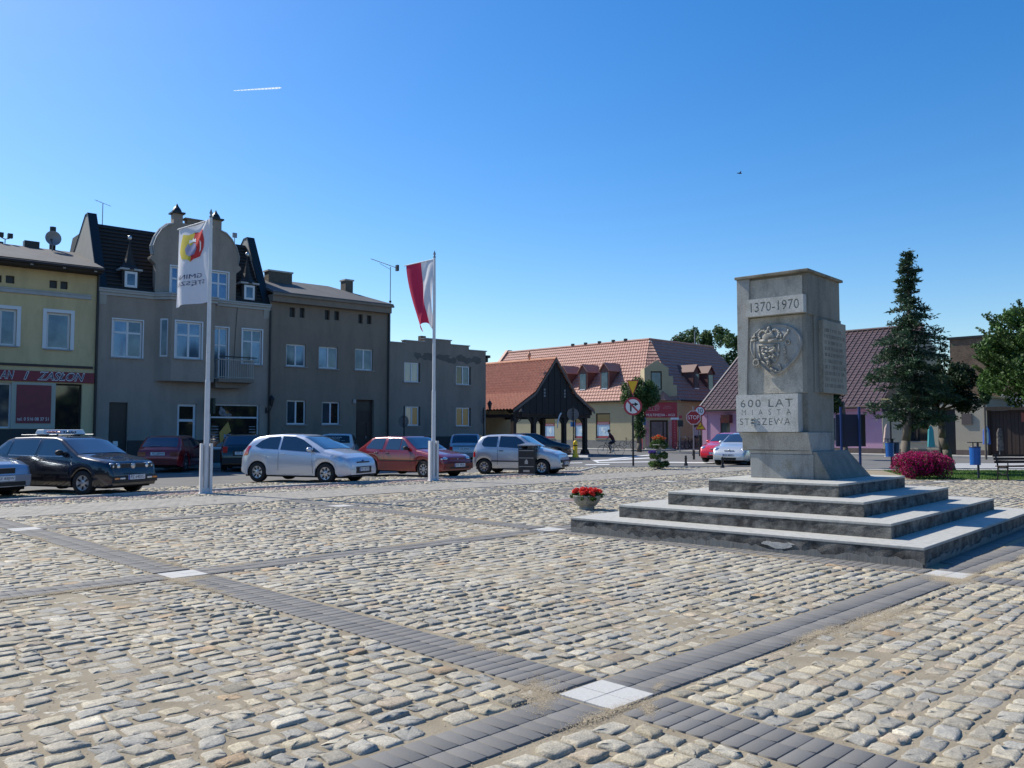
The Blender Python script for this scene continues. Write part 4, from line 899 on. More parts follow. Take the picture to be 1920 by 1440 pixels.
for q in lo_: window(h3, *q, dep=.1, cols=2, glass=[m_gmid, m_gdark])
for q in vt: obj('attic_vent', MB().box(q[0], q[1], .15, .17, q[2], q[3]), m_blk, h3)
dd = obj('door', MB().box(dr[0], dr[1], .2, .26, dr[2], dr[3]), mat('brown_door', (.05, .025, .018), (.035, .018, .014), 3, rough=.6, stretch=(3, 3, .3)), h3)
for k in range(2):
    for z in (.45, 1.3): obj('door_panel', MB().box(dr[0]+.12+k*.6, dr[0]+.60+k*.6, .17, .199, z, z+.7), MATS['brown_door'], dd, bevel=.01)
obj('transom', MB().box(dr[0]+.08, dr[1]-.08, .18, .199, 2.6, dr[3]-.1), m_blk, dd); obj('handle', MB().box(dr[0]+.66, dr[0]+.70, .14, .169, 1.15, 1.3), m_zinc, dd)
obj('meter_box', MB().box(dr[0]-.22, dr[0]-.05, -.08, -.001, 3.0, 3.2), m_zinc, h3)
rf = MB().hexa([(-.02, -.35, 8.22), (xe+.12, -.35, 8.22), (xe-1.9, 3.2, 9.45), (-.02, 3.2, 9.45)], [(-.02, -.35, 8.34), (xe+.12, -.35, 8.34), (xe-1.9, 3.2, 9.57), (-.02, 3.2, 9.57)])
rf.add([(xe+.12, -.35, 8.22), (xe+.12, 9, 8.22), (xe-1.9, 6, 9.45), (xe-1.9, 3.2, 9.45), (xe+.12, -.35, 8.34), (xe+.12, 9, 8.34), (xe-1.9, 6, 9.57), (xe-1.9, 3.2, 9.57)], [(0, 3, 2, 1), (4, 5, 6, 7), (0, 1, 5, 4), (1, 2, 6, 5), (2, 3, 7, 6), (3, 0, 4, 7)])
rf3 = obj('roof', rf, m_felt, h3); obj('fascia', MB().box(0, xe+.02, -.32, -.001, 7.85, 8.2).box(-.02, xe+.12, -.42, -.33, 8.15, 8.26), m_bw, rf3)
def chim(px0, px1, pyt, pyb, d, par, s0):
    a, zt = wy(px0, pyt, d); b, _ = wy(px1, pyt, d); zb = wy(px0, pyb, d)[1]
    c = obj('chimney', MB().box(a-s0, b-s0, d, d+.55, zb-.6, zt-.08), m_brickc, par); obj('chimney_cap', MB().box(a-s0-.05, b-s0+.05, d-.05, d+.6, zt-.079, zt), m_conc, c)
chim(504, 548, 505, 532, 2.2, rf3, s0); chim(648, 662, 523, 552, 2.2, rf3, s0)
gt = MB().tube([(xe, -.07, 8.1), (xe, -.07, .1)], .05, 8); obj('drainpipe', gt, m_blk, h3)
# ---- low stepped-parapet house
s0 = 9.835; h4 = rowhouse('stepped_parapet_house', 'lower patchy grey house with stepped parapet, last in the row', s0); xe = 16.55-s0
ws = [R4(s0, 758, 679, 788, 717), R4(s0, 855, 686, 883, 722), R4(s0, 760, 762, 788, 798), R4(s0, 855, 764, 883, 799)]
mb = MB(); wall(mb, 0, xe, 0, 6.0, ws, rev=.25); mb.box(0, .001, 0, 9, 0, 6.0); mb.box(xe-.001, xe, 0, 9, 0, 6.0); mb.box(0, xe, 8.99, 9, 0, 6.0)
mb.prism([(0, 6.0), (xe, 6.0), (xe, 6.22), (15.3-9.835, 6.22), (15.3-9.835, 6.45), (14.0-9.835, 6.45), (14.0-9.835, 6.68), (12.19-9.835, 6.68), (12.19-9.835, 6.48), (10.9-9.835, 6.48), (10.9-9.835, 6.33), (0, 6.33)], 0.001, .3)
wl4 = obj('wall', mb, m_gw4, h4)
for a, b, z in ((0, 1.065, 6.33), (1.065, 2.355, 6.48), (2.355, 4.165, 6.68), (4.165, 5.465, 6.45), (5.465, xe, 6.22)): obj('coping', MB().box(a-.03, b+.06, -.05, .34, z, z+.05), m_zinc, wl4)
for q, gl in zip(ws, ([m_curt], [m_gdark, m_gmid], [m_curt, m_gdark], [m_gdark])): window(h4, q[0], q[1]-.12, q[2], q[3], dep=.03, cols=2, glass=gl, fw=.055)
obj('plinth', MB().box(0, xe, -.03, -.001, 0, 1.25), mat('dark_plinth4', (.035, .032, .032), (.05, .045, .042), 3), h4)
g = random.Random(8); stn = MB()
for k in range(7):
    x = [1.9, 2.6, 3.6, 4.2, 4.9, 5.3, 6.0][k]; n = 12; z = [5.72, 5.68, 5.7, 5.55, 5.75, 5.62, 5.7][k]; w = [.3, .5, .55, .4, .35, .5, .4][k]
    pts = [(x+w*math.cos(2*PI*i/n)*g.uniform(.7, 1.2), -.004-.0006*k, z+.22*math.sin(2*PI*i/n)*g.uniform(.5, 1.3)) for i in range(n)]; stn.add(pts, [tuple(range(n))])
obj('bare_plaster_stain', stn, mat('plaster_stain', (.10, .095, .085), (.145, .135, .12), 3, rough=.95), h4)
cb = obj('cornice_end', MB().box(xe, xe+.25, -.12, .4, 5.85, 6.0).box(xe, xe+.12, -.06, .4, 5.6, 5.85), m_blk, h4)
rf4 = obj('roof', MB().hexa([(0, .3, 6.0), (xe, .3, 6.0), (xe, 9, 5.6), (0, 9, 5.6)], [(0, .3, 6.1), (xe, .3, 6.1), (xe, 9, 5.7), (0, 9, 5.7)]), m_felt, h4)
q = wy(794, 633, 1.5); obj('chimney', MB().box(q[0]-s0-.17, q[0]-s0+.17, 1.5, 1.8, 5.9, q[1]+.1), m_brickc, rf4)
q = wy(731, 645, 1.0); ya = thing('tv_antenna', 'tall thin TV antenna mast with a long yagi, beside the plain brown house', 'antenna', ROW.w(q[0], 1.0, 6.1), ROW.rz)
zt = wy(731, 500, 1.0)[1]-6.1; obj('mast', MB().cyl((0, 0, -.2), (0, 0, zt), .028, .022, 8), m_zinc, ya)
yg = MB().tube([(-1.25, 0, zt+.28), (.5, 0, zt-.03)], .014)
for i in range(12): x = -1.2+i*.135; z = zt+.28-(x+1.25)*.177; yg.cyl((x, -.12, z), (x, .12, z), .006, n=5)
yg.box(.38, .5, -.1, .1, zt-.18, zt+.15); yg.tube([(-.7, 0, zt+.1), (0, 0, zt-.15)], .01); obj('yagi', yg, m_blk, ya)
obj('clamps', MB().box(-.05, .05, -.05, .05, zt-2.6, zt-2.5).box(-.05, .05, -.05, .05, zt-2.0, zt-1.9), m_blk, ya)
lantern(ROW.w(16.35, 0, 2.6), ROW.rz, 'black wall lantern on the right corner of the stepped parapet house')
# ================================================================== TIMBER MARKET SHED
SHD = Frame((5.11, 57.24), TH); AX = -3.36
shed = thing('timber_market_shed', 'open dark timber market shed with steep orange pantile roof', 'shed', SHD.loc, SHD.rz)
m_pant = mat('orange_pantile', (.72, .34, .20), (.50, .22, .13), 5, rough=.75, detail=10)
m_blw = mat('shaded_boards', (.010, .010, .011), (.022, .021, .021), 3, rough=.75, stretch=(6, 6, .3))  # dark boards, with the gable's shade put into the near-black colour
L0, L1, D_ = -7.29, .53, 8.0
rfS = obj('roof', MB().prism([(L0+.1, 2.88), (-5.3, 3.98), (AX, 6.2), (-1.4, 3.98), (L1-.1, 2.88), (L1-.3, 2.85), (-1.5, 3.85), (AX, 6.0), (-5.2, 3.85), (L0+.3, 2.85)], .0, D_), m_blw, shed)
for sgn_ in (-1, 1):
    ex, mxx = (L0, -5.3) if sgn_ < 0 else (L1, -1.4)
    tiled('pantiles', (mxx, -.25, 4.02), (mxx, D_, 4.02), (AX, D_, 6.28), (AX, -.25, 6.28), 28, 12, m_pant, rfS, amp=.05, step=.012)
    tiled('pantiles', (ex, -.25, 2.9), (ex, D_, 2.9), (mxx, D_, 4.02), (mxx, -.25, 4.02), 28, 8, m_pant, rfS, amp=.05, step=.012)
rg = MB()
for i in range(27): rg.lathe([(.11, 0), (.13, .32)], (AX, -.25+i*.305, 6.27), 8, ax='y')
obj('ridge_tiles', rg, m_pant, rfS)['kind'] = 'stuff'
vg = MB()
for a, b in (((L0, 2.86), (-5.3, 3.98)), ((-5.3, 3.98), (AX, 6.27)), ((AX, 6.27), (-1.4, 3.98)), ((-1.4, 3.98), (L1, 2.86))): vg.hexa([(a[0], -.27, a[1]-.14), (b[0], -.27, b[1]-.14), (b[0], -.235, b[1]-.14), (a[0], -.235, a[1]-.14)], [(a[0], -.27, a[1]+.04), (b[0], -.27, b[1]+.04), (b[0], -.235, b[1]+.04), (a[0], -.235, a[1]+.04)])
obj('verge_board', vg, mat('verge_grey', (.13, .11, .10), rough=.8), rfS)
gb = []
n = 26
for i in range(n):       # gable of upright boards
    xa = L0+.15+(L1-L0-.3)*i/n; xb = L0+.15+(L1-L0-.3)*(i+1)/n-.012; xm = (xa+xb)/2
    zt = np.interp(xm, [L0, -5.3, AX, -1.4, L1], [2.86, 3.95, 6.2, 3.95, 2.86])-.05
    if zt-2.62 > .1: obj('gable_board', MB().box(xa, xb, -.10-(i % 2)*.02, -.06, 2.62, zt), m_blw, shed)
for x in (AX-1.0, AX+.95):
    for k in range(3): obj('vent_slot', MB().box(x-.07, x+.07, -.135, -.125, 3.75+k*.2, 3.88+k*.2), m_zinc, shed)
fr_ = MB(); fr_.box(L0+.2, L1-.2, -.02, .16, 2.42, 2.62); obj('front_beam', fr_, m_dwood, shed)
posts = [-7.0, -5.2, -2.3, -.17]
for yy in (.07, 4.0):
    for x in posts:
        if yy > 1 and x in (-5.2, -2.3): continue
        obj('post', MB().box(x-.13, x+.13, yy-.13, yy+.13, .25, 2.42).hexa([(x-.24, yy-.24, 0), (x+.24, yy-.24, 0), (x+.24, yy+.24, 0), (x-.24, yy+.24, 0)], [(x-.17, yy-.17, .3), (x+.17, yy-.17, .3), (x+.17, yy+.17, .3), (x-.17, yy+.17, .3)]), m_dwood, shed)
        for s in (-1, 1):
            if (x == posts[0] and s < 0) or (x == posts[-1] and s > 0): continue
            br = MB(); P = [(x+s*.1+s*.75*(1-math.cos(t)), 1.55+.87*math.sin(t)) for t in np.linspace(0, PI/2, 7)]
            for a, b in zip(P, P[1:]): br.hexa([(a[0]-s*.0, yy-.05, a[1]), (b[0], yy-.05, b[1]), (b[0], yy+.05, b[1]), (a[0], yy+.05, a[1])], [(a[0]-s*.14, yy-.05, a[1]+.10), (b[0]-s*.10, yy-.05, b[1]+.12), (b[0]-s*.10, yy+.05, b[1]+.12), (a[0]-s*.14, yy+.05, a[1]+.10)])
            obj('brace', br, m_dwood, shed)
obj('side_beam', MB().box(-7.15, -6.9, .2, D_, 2.4, 2.6), m_dwood, shed); obj('side_beam', MB().box(-.3, -.05, .2, D_, 2.4, 2.6), m_dwood, shed)
m_cream = mat('cream_stucco', (.42, .375, .24), (.36, .32, .205), **STUCCO)
bw = MB(); hl = [(-6.9, -5.9, .1, 2.2), (-3.9, -2.9, .1, 2.25)]; wall(bw, -7.3, .4, 0, 3.2, hl, y=D_-.3, rev=.2); obj('back_wall', bw, m_cream, shed)
for h in hl: obj('door', MB().box(h[0], h[1], D_-.18, D_-.1, h[2], h[3]), m_dwood, shed)
nb_ = obj('notice_board', MB().box(-5.3, -4.3, D_-.4, D_-.301, 1.1, 2.1), m_dwood, shed); obj('notices', MB().box(-5.2, -4.4, D_-.41, D_-.401, 1.2, 2.0), mat('paper', (.5, .42, .42), (.6, .56, .56), 9), nb_)
hook = MB().tube([(-3.3, -.3, 2.1), (-3.25, -.32, 2.35), (-3.12, -.34, 2.62), (-3.02, -.34, 2.72)], .05); hook.tube([(-3.3, -.3, 2.1), (-3.33, -.3, 1.75)], .035); obj('white_ornament', hook, m_wsign, shed)
og = MB().ell((AX-1.15, 1.1, 6.5), (.12, .12, .2)); og.cyl((AX-1.15, 1.1, 6.2), (AX-1.15, 1.1, 6.5), .05); og.ell((AX-1.15, 1.1, 6.75), (.05, .05, .08)); obj('ridge_finial', og, m_pant, rfS, smooth=True)
lantern(SHD.w(L0+.2, -.1, 2.2), SHD.rz, 'black wall lantern hanging at the left eave of the timber shed')
ax_ = thing('grey_lean_to', 'grey rendered lean-to wall between the stepped house and the timber shed', 'building', SHD.w(-9.6, 3.0), SHD.rz)
mb = MB(); wall(mb, 0, 2.3, 0, 3.4, [(.9, 1.35, .3, 2.2)]); mb.box(2.299, 2.3, 0, 3, 0, 3.4); obj('wall', mb, m_gw4, ax_); obj('doorway', MB().box(.9, 1.35, .1, .15, .3, 2.2), m_blk, ax_)

# ================================================================== CORNER SHOP WITH RED SIGN
KL = Frame((10.55, 67.4), TH+PI/2)
kl = thing('corner_shop_house', 'cream corner shop house with long tiled mansard roof and red shop sign', 'house', KL.loc, KL.rz)
m_kt = mat('rose_roof_tile', (.43, .22, .17), (.31, .15, .115), 3.5, rough=.6, detail=8)
m_kt2 = m_kt
EZ = 4.1; XR = 1.92
def kR(x0, y0, x1, y1): a, t = KL.y(x0, y0); b, c = KL.y(x1, y1); return (a, b, c, t)
kw = [kR(1117, 775, 1144, 822), kR(1077, 778, 1098, 822), kR(1020, 780, 1040, 822)]
mb = MB(); wall(mb, -20.5, -.02, 0, EZ, kw); mb.box(-20.5, -20.49, 0, 10, 0, EZ); obj('wall', mb, m_cream, kl)
m_pbl = mat('poster_pale_blue', (.25, .42, .60), (.55, .66, .74), 3, rough=.4); m_ltt = mat('faded_print_pink', (.60, .33, .33), rough=.5)
for q in kw:
    w = window(kl, *q, dep=.08, cols=1, glass=m_gdark, frame=m_dwood, fw=.10)
    h = q[3]-q[2]; a, b = q[0]+.1, q[1]-.1
    obj('poster', MB().box(a, b, .06, .07, q[2]+.32*h*.3, q[2]+.55*h), m_pbl, w); obj('poster_band', MB().box(a, b, .055, .07, q[2]+.55*h+.002, q[2]+.66*h), m_red, w); obj('poster_foot', MB().box(a, b, .055, .07, q[2]+.02, q[2]+.32*h*.3-.002), mat('poster_maroon', (.30, .05, .07), rough=.4), w)
    g = random.Random(int(q[0]*10)); bl_ = MB()
    for k in range(4): bl_.ell(((a+b)/2+g.uniform(-.1, .35), .052, q[2]+.32*h+g.uniform(-.12, .2)), (.12, .006, .12), 10, 6)
    obj('poster_picture', bl_, mat('poster_white', (.62, .70, .74), rough=.4), w)
    obj('poster_title', MB().box(a+.08, b-.08, .05, .054, q[2]+.575*h, q[2]+.63*h), m_ltt, w)
rw = [(4.19, 5.15, .98, 2.05), (8.5, 9.6, 1, 2.1)]
mb = MB(); wall(mb, 1.92, 15, 0, EZ, rw, y=XR, rev=-.16, ax='x'); mb.box(-8, XR, 14.99, 15, 0, EZ); obj('side_wall', mb, m_cream, kl)
for q in rw:
    w = window(kl, *q, y=XR, dep=.08, cols=1, glass=m_gdark, frame=m_dwood, fw=.08, ax='x', sgn=-1); obj('poster', MB().box(XR-.07, XR-.06, q[0]+.1, q[1]-.1, q[2]+.2, q[3]-.2), m_pbl, w)
m_gpl = mat('grey_plinth', (.16, .16, .155), (.20, .20, .19), 4); obj('plinth', MB().box(-20.5, -.02, -.03, -.001, 0, .78).box(XR+.001, XR+.03, 1.95, 15, 0, .78), m_gpl, kl)
T = Matrix.Translation((0, 0, 0)) @ Matrix.Rotation(math.atan2(1.9, 1.92), 4, 'Z')
def tb(): m = MB(); m.T = T; return m
CW = 2.70; h_d = (.5, 1.95, .2, 2.42); h_w = (.6, 1.5, 4.85, 6.35)
mb = tb(); wall(mb, 0, CW, 0, 4.2, [h_d]); wall(mb, .1, 2.05, 4.2, 6.6, [h_w])
mb.prism([(.1, 6.6), (2.05, 6.6), (1.1, 7.25)], 0, .25); mb.box(2.051, 2.4, 0, .25, 4.2, 5.95); mb.box(2.401, 2.7, 0, .25, 4.2, 5.25); mb.box(.1, .12, .0, 2.2, 4.2, 6.6); mb.box(2.03, 2.05, .0, 2.2, 4.2, 6.6)
mb.box(.12, 2.03, .245, .25, 4.2, 6.6); cf = obj('corner_gable', mb, m_cream, kl)
crn = tb(); crn.box(0, CW, -.08, -.001, 3.95, 4.1); obj('corner_cornice', crn, m_gpl, kl)
w = tb(); a, b, c, d = h_w; w.box(a, b, .1, .15, c, c+.1).box(a, b, .1, .15, d-.1, d).box(a, a+.09, .101, .15, c+.1, d-.1).box(b-.09, b, .101, .15, c+.1, d-.1); w = obj('window', w, m_dwood, kl); g_ = tb(); g_.box(a+.09, b-.09, .12, .13, c+.1, d-.1); obj('pane', g_, m_gmid, w)
w = tb(); a, b, c, d = h_d; w.box(a, b, .1, .16, d-.14, d).box(a, a+.14, .101, .16, c, d-.14).box(b-.14, b, .101, .16, c, d-.14).box(b-.42, b-.32, .102, .16, c, d-.14); w = obj('shop_door', w, m_dwood, kl)
g_ = tb(); g_.box(a+.14, b-.42, .12, .13, c, d-.14).box(b-.32, b-.14, .12, .13, c, d-.14); obj('pane', g_, mat('pane_dusty', (.10, .09, .10), (.22, .17, .19), 2, rough=.15), w)
for xx, zz in ((.16, .55), (.2, 1.3)):
    pass
st_ = tb(); st_.box(.1, 2.3, -.5, -.001, 0, .18); obj('door_step', st_, m_conc, kl)
def tt(s, size, m, par, c, z, y=-.075, **k):
    o = text(s, size, m, par, (c, y, z), **k); v = np.zeros(len(o.data.vertices)*3); o.data.vertices.foreach_get('co', v); v = v.reshape(-1, 3)
    R = np.array(T.to_3x3()); v = v @ R.T; o.data.vertices.foreach_set('co', v.ravel()); o.data.update(); return o
m_sgn = mat('shop_sign_red', (.38, .035, .06), (.33, .03, .05), 3, rough=.45)
sg = tb(); sg.box(.0, CW-.02, -.07, -.001, 2.62, 3.85); sg = obj('shop_sign', sg, m_sgn, kl)
tt('ANGEL', .3, m_ltt, sg, .82, 3.55, width=1.0, height=.2); tt('CLEF', .3, m_ltt, sg, .82, 3.28, width=.9, height=.24)
tt('PUNKT', .1, m_ltt, sg, 1.95, 3.52, width=.5, height=.07); tt('SPRZEDAŻY', .1, m_ltt, sg, 1.93, 3.38, width=.75, height=.09)
tt('MULTIMEDIA - AGD', .2, m_wsign, sg, 1.35, 2.82, width=2.3, height=.2)
for c0, c1, z1 in ((2.27, 2.69, 2.6), (-.42, -.03, 1.6)):
    p = tb() if c0 > 0 else MB(); (p.box(c0, c1, -.06, -.001, .12, z1)); p = obj('red_pillar_panel', p, m_sgn, kl)
    for i, ch in enumerate('ELEKTRONIKA' if c0 > 0 else 'KOMPUTER'):
        if c0 > 0: tt(ch, .16, m_ltt, p, (c0+c1)/2, z1-.16-i*.205, y=-.066)
        else: text(ch, .16, m_ltt, p, ((c0+c1)/2, -.066, z1-.14-i*.18))
pp_ = tb(); pp_.box(.14, .42, -.04, -.001, .35, 2.35); obj('poster_strip', pp_, mat('poster_strip_print', (.35, .30, .33), (.45, .12, .14), 7, rough=.4, stretch=(1, 1, .6)), kl)
pp_ = tb(); pp_.box(1.99, 2.24, -.04, -.001, .35, 2.35); obj('poster_strip', pp_, MATS['poster_strip_print'], kl)
# roof
RY, RZ = 5.0, 9.5; RX = -2.95
core = MB(); core.hexa([(-20.4, .15, EZ-.1), (RX, .15, EZ-.1), (RX, 9.9, EZ-.1), (-20.4, 9.9, EZ-.1)], [(-20.4, RY-.1, RZ-.2), (RX, RY-.1, RZ-.2), (RX, RY+.1, RZ-.2), (-20.4, RY+.1, RZ-.2)])
core.hexa([(-8, RY, EZ-.1), (XR-.15, RY-4.6, EZ-.1), (XR-.15, 15, EZ-.1), (-8, 15, EZ-.1)], [(RX-.1, RY, RZ-.2), (RX+.1, RY, RZ-.2), (RX+.1, 15, RZ-.2), (RX-.1, 15, RZ-.2)])
rk = obj('roof', core, m_kt, kl)
tiled('roof_tiles', (-20.6, -.25, EZ-.12), (-.1, -.25, EZ-.12), (RX, RY, RZ), (-20.6, RY, RZ), 66, 19, m_kt, rk, amp=.018, step=.05, ru=3)
tiled('roof_tiles', (XR+.25, 1.7, EZ-.12), (XR+.25, 15.2, EZ-.12), (RX, 15.2, RZ), (RX, RY, RZ), 44, 19, m_kt, rk, amp=.018, step=.05, ru=3)
tiled('roof_tiles', (-.1, -.25, EZ-.12), (XR+.25, 1.7, EZ-.12), (RX+.01, RY+.01, RZ+.02), (RX, RY, RZ), 9, 19, m_kt, rk, amp=.012, step=.05, ru=3)
gt = MB().tube([(-20.6, -.33, EZ-.1), (-.1, -.33, EZ-.1)], .07, 8); gt.tube([(XR+.33, 2, EZ-.1), (XR+.33, 15, EZ-.1)], .07, 8); obj('gutter', gt, m_dwood, rk)
rd = MB().tube([(-20.6, RY, RZ+.05), (RX, RY, RZ+.05)], .11, 8); rd.tube([(RX, RY, RZ+.05), (RX, 15.2, RZ+.05)], .11, 8); obj('ridge_tiles', rd, m_kt, rk)
pl_ = obj('end_parapet', MB().prism([(-.4, 3.9), (RY, RZ+.3), (RY+.6, RZ+.3), (10.4, 3.9)], -20.95, -20.6, 'x'), m_kt, rk)
def kdormer(f, along, label=None, z0=5.0, h=2.3, w=.98):
    """gabled dormer; f='L' on the long slope, 'R' on the right slope"""
    k = (RZ-EZ)/(RY)      # slope
    o_ = (z0-EZ)/k
    if f == 'L': Tm = Matrix.Translation((along, o_-.05, 0))
    else: Tm = Matrix.Translation((XR-o_+.05, along, 0)) @ Matrix.Rotation(PI/2, 4, 'Z')
    def b_(): m = MB(); m.T = Tm; return m
    dz = z0+h*.72; bk = (z0+h-z0)/k+.3
    m = b_(); m.box(-w/2, -w/2+.12, 0, bk*.8, z0, dz).box(w/2-.12, w/2, 0, bk*.8, z0, dz).box(-w/2+.12, w/2-.12, .0, .08, z0, z0+.08); m.prism([(-w/2, dz-.12), (w/2, dz-.12), (w/2, dz), (0, z0+h), (-w/2, dz)], .0, .1)
    d = obj('dormer', m, mat('dormer_cladding', (.13, .05, .045), (.10, .04, .035), 4, rough=.6), kl)
    m = b_(); 
    for s in (-1, 1): m.hexa([(s*(w/2+.1), -.12, dz-.06), (0, -.12, z0+h), (0, bk, z0+h), (s*(w/2+.1), bk, dz-.06)], [(s*(w/2+.1), -.12, dz), (0, -.12, z0+h+.07), (0, bk, z0+h+.07), (s*(w/2+.1), bk, dz)])
    obj('dormer_roof', m, m_kt if f == 'L' else MATS['dormer_cladding'], d)
    m = b_(); m.box(-w/2+.16, w/2-.16, -.02, .03, z0+.12, dz-.15); obj('dormer_pane', m, m_gsky if along == -6.1 else m_gmid, d)
    m = b_(); m.box(-w/2+.2, w/2-.2, -.10, -.021, z0+.08, z0+.16); obj('sill', m, m_wsign, d)
for px in (1057, 1095, 1135): kdormer('L', round(KL.y(px, 733, .85)[0], 1))
for px in (1305, 1332): kdormer('R', KL.x(px, 735, 1.1)[0], z0=5.0, h=2.1)
for px in (1074, 1098, 1124, 1150, 1173):
    x = KL.y(px, 645, RY)[0]; obj('ridge_vent', MB().box(x-.12, x+.12, RY-.12, RY+.12, RZ+.1, RZ+.3), m_blk, rk)
# tall aerial behind the ridge
ta = thing('roof_tv_aerial', 'TV aerial on a thin mast behind the dark right slope of the corner shop', 'antenna', atY(1303, 660, 88), 0)
obj('mast', MB().cyl((0, 0, -4), (0, 0, 2.2), .05), m_zinc, ta); y_ = MB().tube([(-1.5, 0, .3), (.5, 0, .9)], .035)
for i in range(7): y_.tube([(-1.3+i*.28, 0, .1+i*.09), (-1.3+i*.28, 0, .65+i*.09)], .025)
y_.tube([(0, 0, 1.5), (.0, .3, 1.5)], .05); obj('yagi', y_, m_zinc, ta)

# ================================================================== PINK HOUSE, BEIGE SHOP, BRICK GABLE
PK = Frame(gp(1652, 853), TH+PI/2)
pk = thing('pink_house', 'low pink house under a tall purple brown ribbed metal tile roof', 'house', PK.loc, PK.rz)
m_pink = mat('pink_stucco', (.50, .30, .42), (.45, .265, .375), **STUCCO)
m_ppl = mat('plinth_brown_pink', (.10, .075, .07), (.13, .10, .09), 3)
def pR(x0, y0, x1, y1): a, t = PK.y(x0, y0); b, c = PK.y(x1, y1); return (a, b, c, t)
pw_ = [pR(1350, 784, 1369, 826), pR(1475, 784, 1500, 826), pR(1560, 784, 1582, 826)]; pw_[0] = (*pw_[0][:2], .75, pw_[0][3])
mb = MB(); wall(mb, -13.35, .12, 0, 3.15, pw_, rev=.2); mb.box(-13.35, -13.34, 0, 15, 0, 3.15); mb.prism([(0, 3.15), (16, 3.15), (8, 9.0)], -13.35, -13.2, 'x'); obj('wall', mb, m_pink, pk)
obj('plinth', MB().box(-13.35, .12, -.04, -.001, 0, .42), m_ppl, pk)
m_pg = mat('pane_greenish', (.05, .075, .085), (.09, .12, .12), 3, rough=.1, spec=.8)
for q in pw_: window(pk, *q, dep=.1, cols=1, glass=m_pg, fw=.05, frame=m_dwood)
bs = obj('light_box_sign', MB().box(*[PK.y(1358, 780)[0], PK.y(1374, 780)[0]], -.5, -.05, 2.15, 2.75), mat('sign_box_black', (.02, .015, .015), (.16, .025, .02), 3, rough=.4), pk)
pl_ = obj('corner_pilaster', MB().box(-13.36, -12.95, -.06, -.001, .42, 2.9), m_pink, pk)
m_pt = mat('purple_metal_tile', (.135, .088, .085), (.085, .058, .056), 2.4, rough=.42, spec=.5)
prf = MB().prism([(-.35, 3.05), (8, 9.02), (16.3, 3.05), (16.3, 3.0), (-.3, 3.0)], -13.5, .10, 'x'); prf = obj('roof', prf, m_pt, pk)
tiled('roof_tiles', (-13.55, -.38, 3.12), (.15, -.38, 3.12), (.15, 8, 9.1), (-13.55, 8, 9.1), 1, 28, m_pt, prf, amp=0, step=.035, ru=40)
rb = MB()
for i in range(36):
    x = -13.5+i*.385; rb.hexa([(x-.045, -.36, 3.14), (x+.045, -.36, 3.14), (x+.045, 8, 9.11), (x-.045, 8, 9.11)], [(x-.03, -.36, 3.24), (x+.03, -.36, 3.24), (x+.03, 8, 9.21), (x-.03, 8, 9.21)])
obj('roof_ribs', rb, m_pt, prf)['kind'] = 'stuff'
obj('verge', MB().prism([(-.4, 3.1), (8, 9.12), (8, 9.26), (-.4, 3.24)], -13.62, -13.5, 'x'), mat('verge_pale', (.25, .22, .21), rough=.6), prf)
obj('gutter', MB().tube([(-13.6, -.45, 3.1), (.15, -.45, 3.1)], .07, 8), m_dwood, prf); obj('soffit', MB().box(-13.4, .12, -.4, -.001, 2.98, 3.03), m_pink, prf)
obj('ridge', MB().tube([(-13.6, 8, 9.2), (.15, 8, 9.2)], .1, 8), m_pt, prf)
lantern(PK.w(-.35, 0, 2.75), PK.rz, 'black wall lantern on the pink house left of the spruce', 1.1)
bs_ = thing('beige_shop', 'low beige flat roofed shop with dark doorway beside the pink house', 'shop', PK.w(.13, 0), PK.rz)
m_beige = mat('beige_stucco', (.40, .36, .28), (.35, .315, .245), **STUCCO); X0 = .13
sh_ = [(1.25, 2.95, .9, 2.75), (3.4, 4.4, .1, 2.9)]
mb = MB(); wall(mb, 0, 6.15, 0, 3.55, sh_, rev=.35); mb.box(6.14, 6.15, 0, 6, 0, 3.55); mb.box(0, .01, 0, 6, 3.1, 3.55); obj('wall', mb, m_beige, bs_)
obj('coping', MB().box(-.02, 6.25, -.08, 6, 3.551, 3.66), mat('yellowish_coping', (.45, .36, .16), rough=.7), bs_); obj('roof', MB().box(0, 6.15, .01, 6, 3.4, 3.45), m_felt, bs_)
window(bs_, *sh_[0], dep=.12, cols=2, glass=m_gdark, frame=m_dwood, fw=.08, name='shop_window')
obj('doorway', MB().box(3.4, 4.4, .3, .34, .1, 2.9), m_blk, bs_); obj('plinth', MB().box(0, 3.4, -.03, -.001, 0, .4).box(4.4, 6.15, -.03, -.001, 0, .4), m_ppl, bs_)
obj('wall_plaque', MB().box(4.78, 5.35, -.09, -.001, 1.95, 2.6), mat('plaque_brown', (.11, .09, .085), (.07, .06, .055), 12), bs_)
obj('cornice', MB().box(0, 6.15, -.06, -.001, 3.42, 3.55), m_beige, bs_)
gtw = thing('brown_gateway', 'dark brown plank gateway right of the beige shop', 'gate', PK.w(6.3, .25), PK.rz)
for i in range(22): obj('plank', MB().box(.0+i*.2, .19+i*.2, -.02-(i % 2)*.012, .05, .15, 2.75), mat('gate_brown', (.030, .020, .017), (.05, .03, .025), 3, rough=.8, stretch=(4, 4, .3)), gtw)
obj('lintel', MB().box(-.05, 4.6, -.35, .2, 2.78, 2.98), m_dwood, gtw); obj('post', MB().box(-.05, .1, -.15, .1, 0, 2.77), m_dwood, gtw); obj('orange_sign', MB().box(1.75, 1.95, -.06, -.04, 2.1, 2.62), mat('dull_orange', (.25, .06, .035), rough=.6), gtw)
bg_ = thing('brick_gable_building', 'old brown brick gable wall rising behind the beige shop', 'building', PK.w(3.0, 4.2), PK.rz)
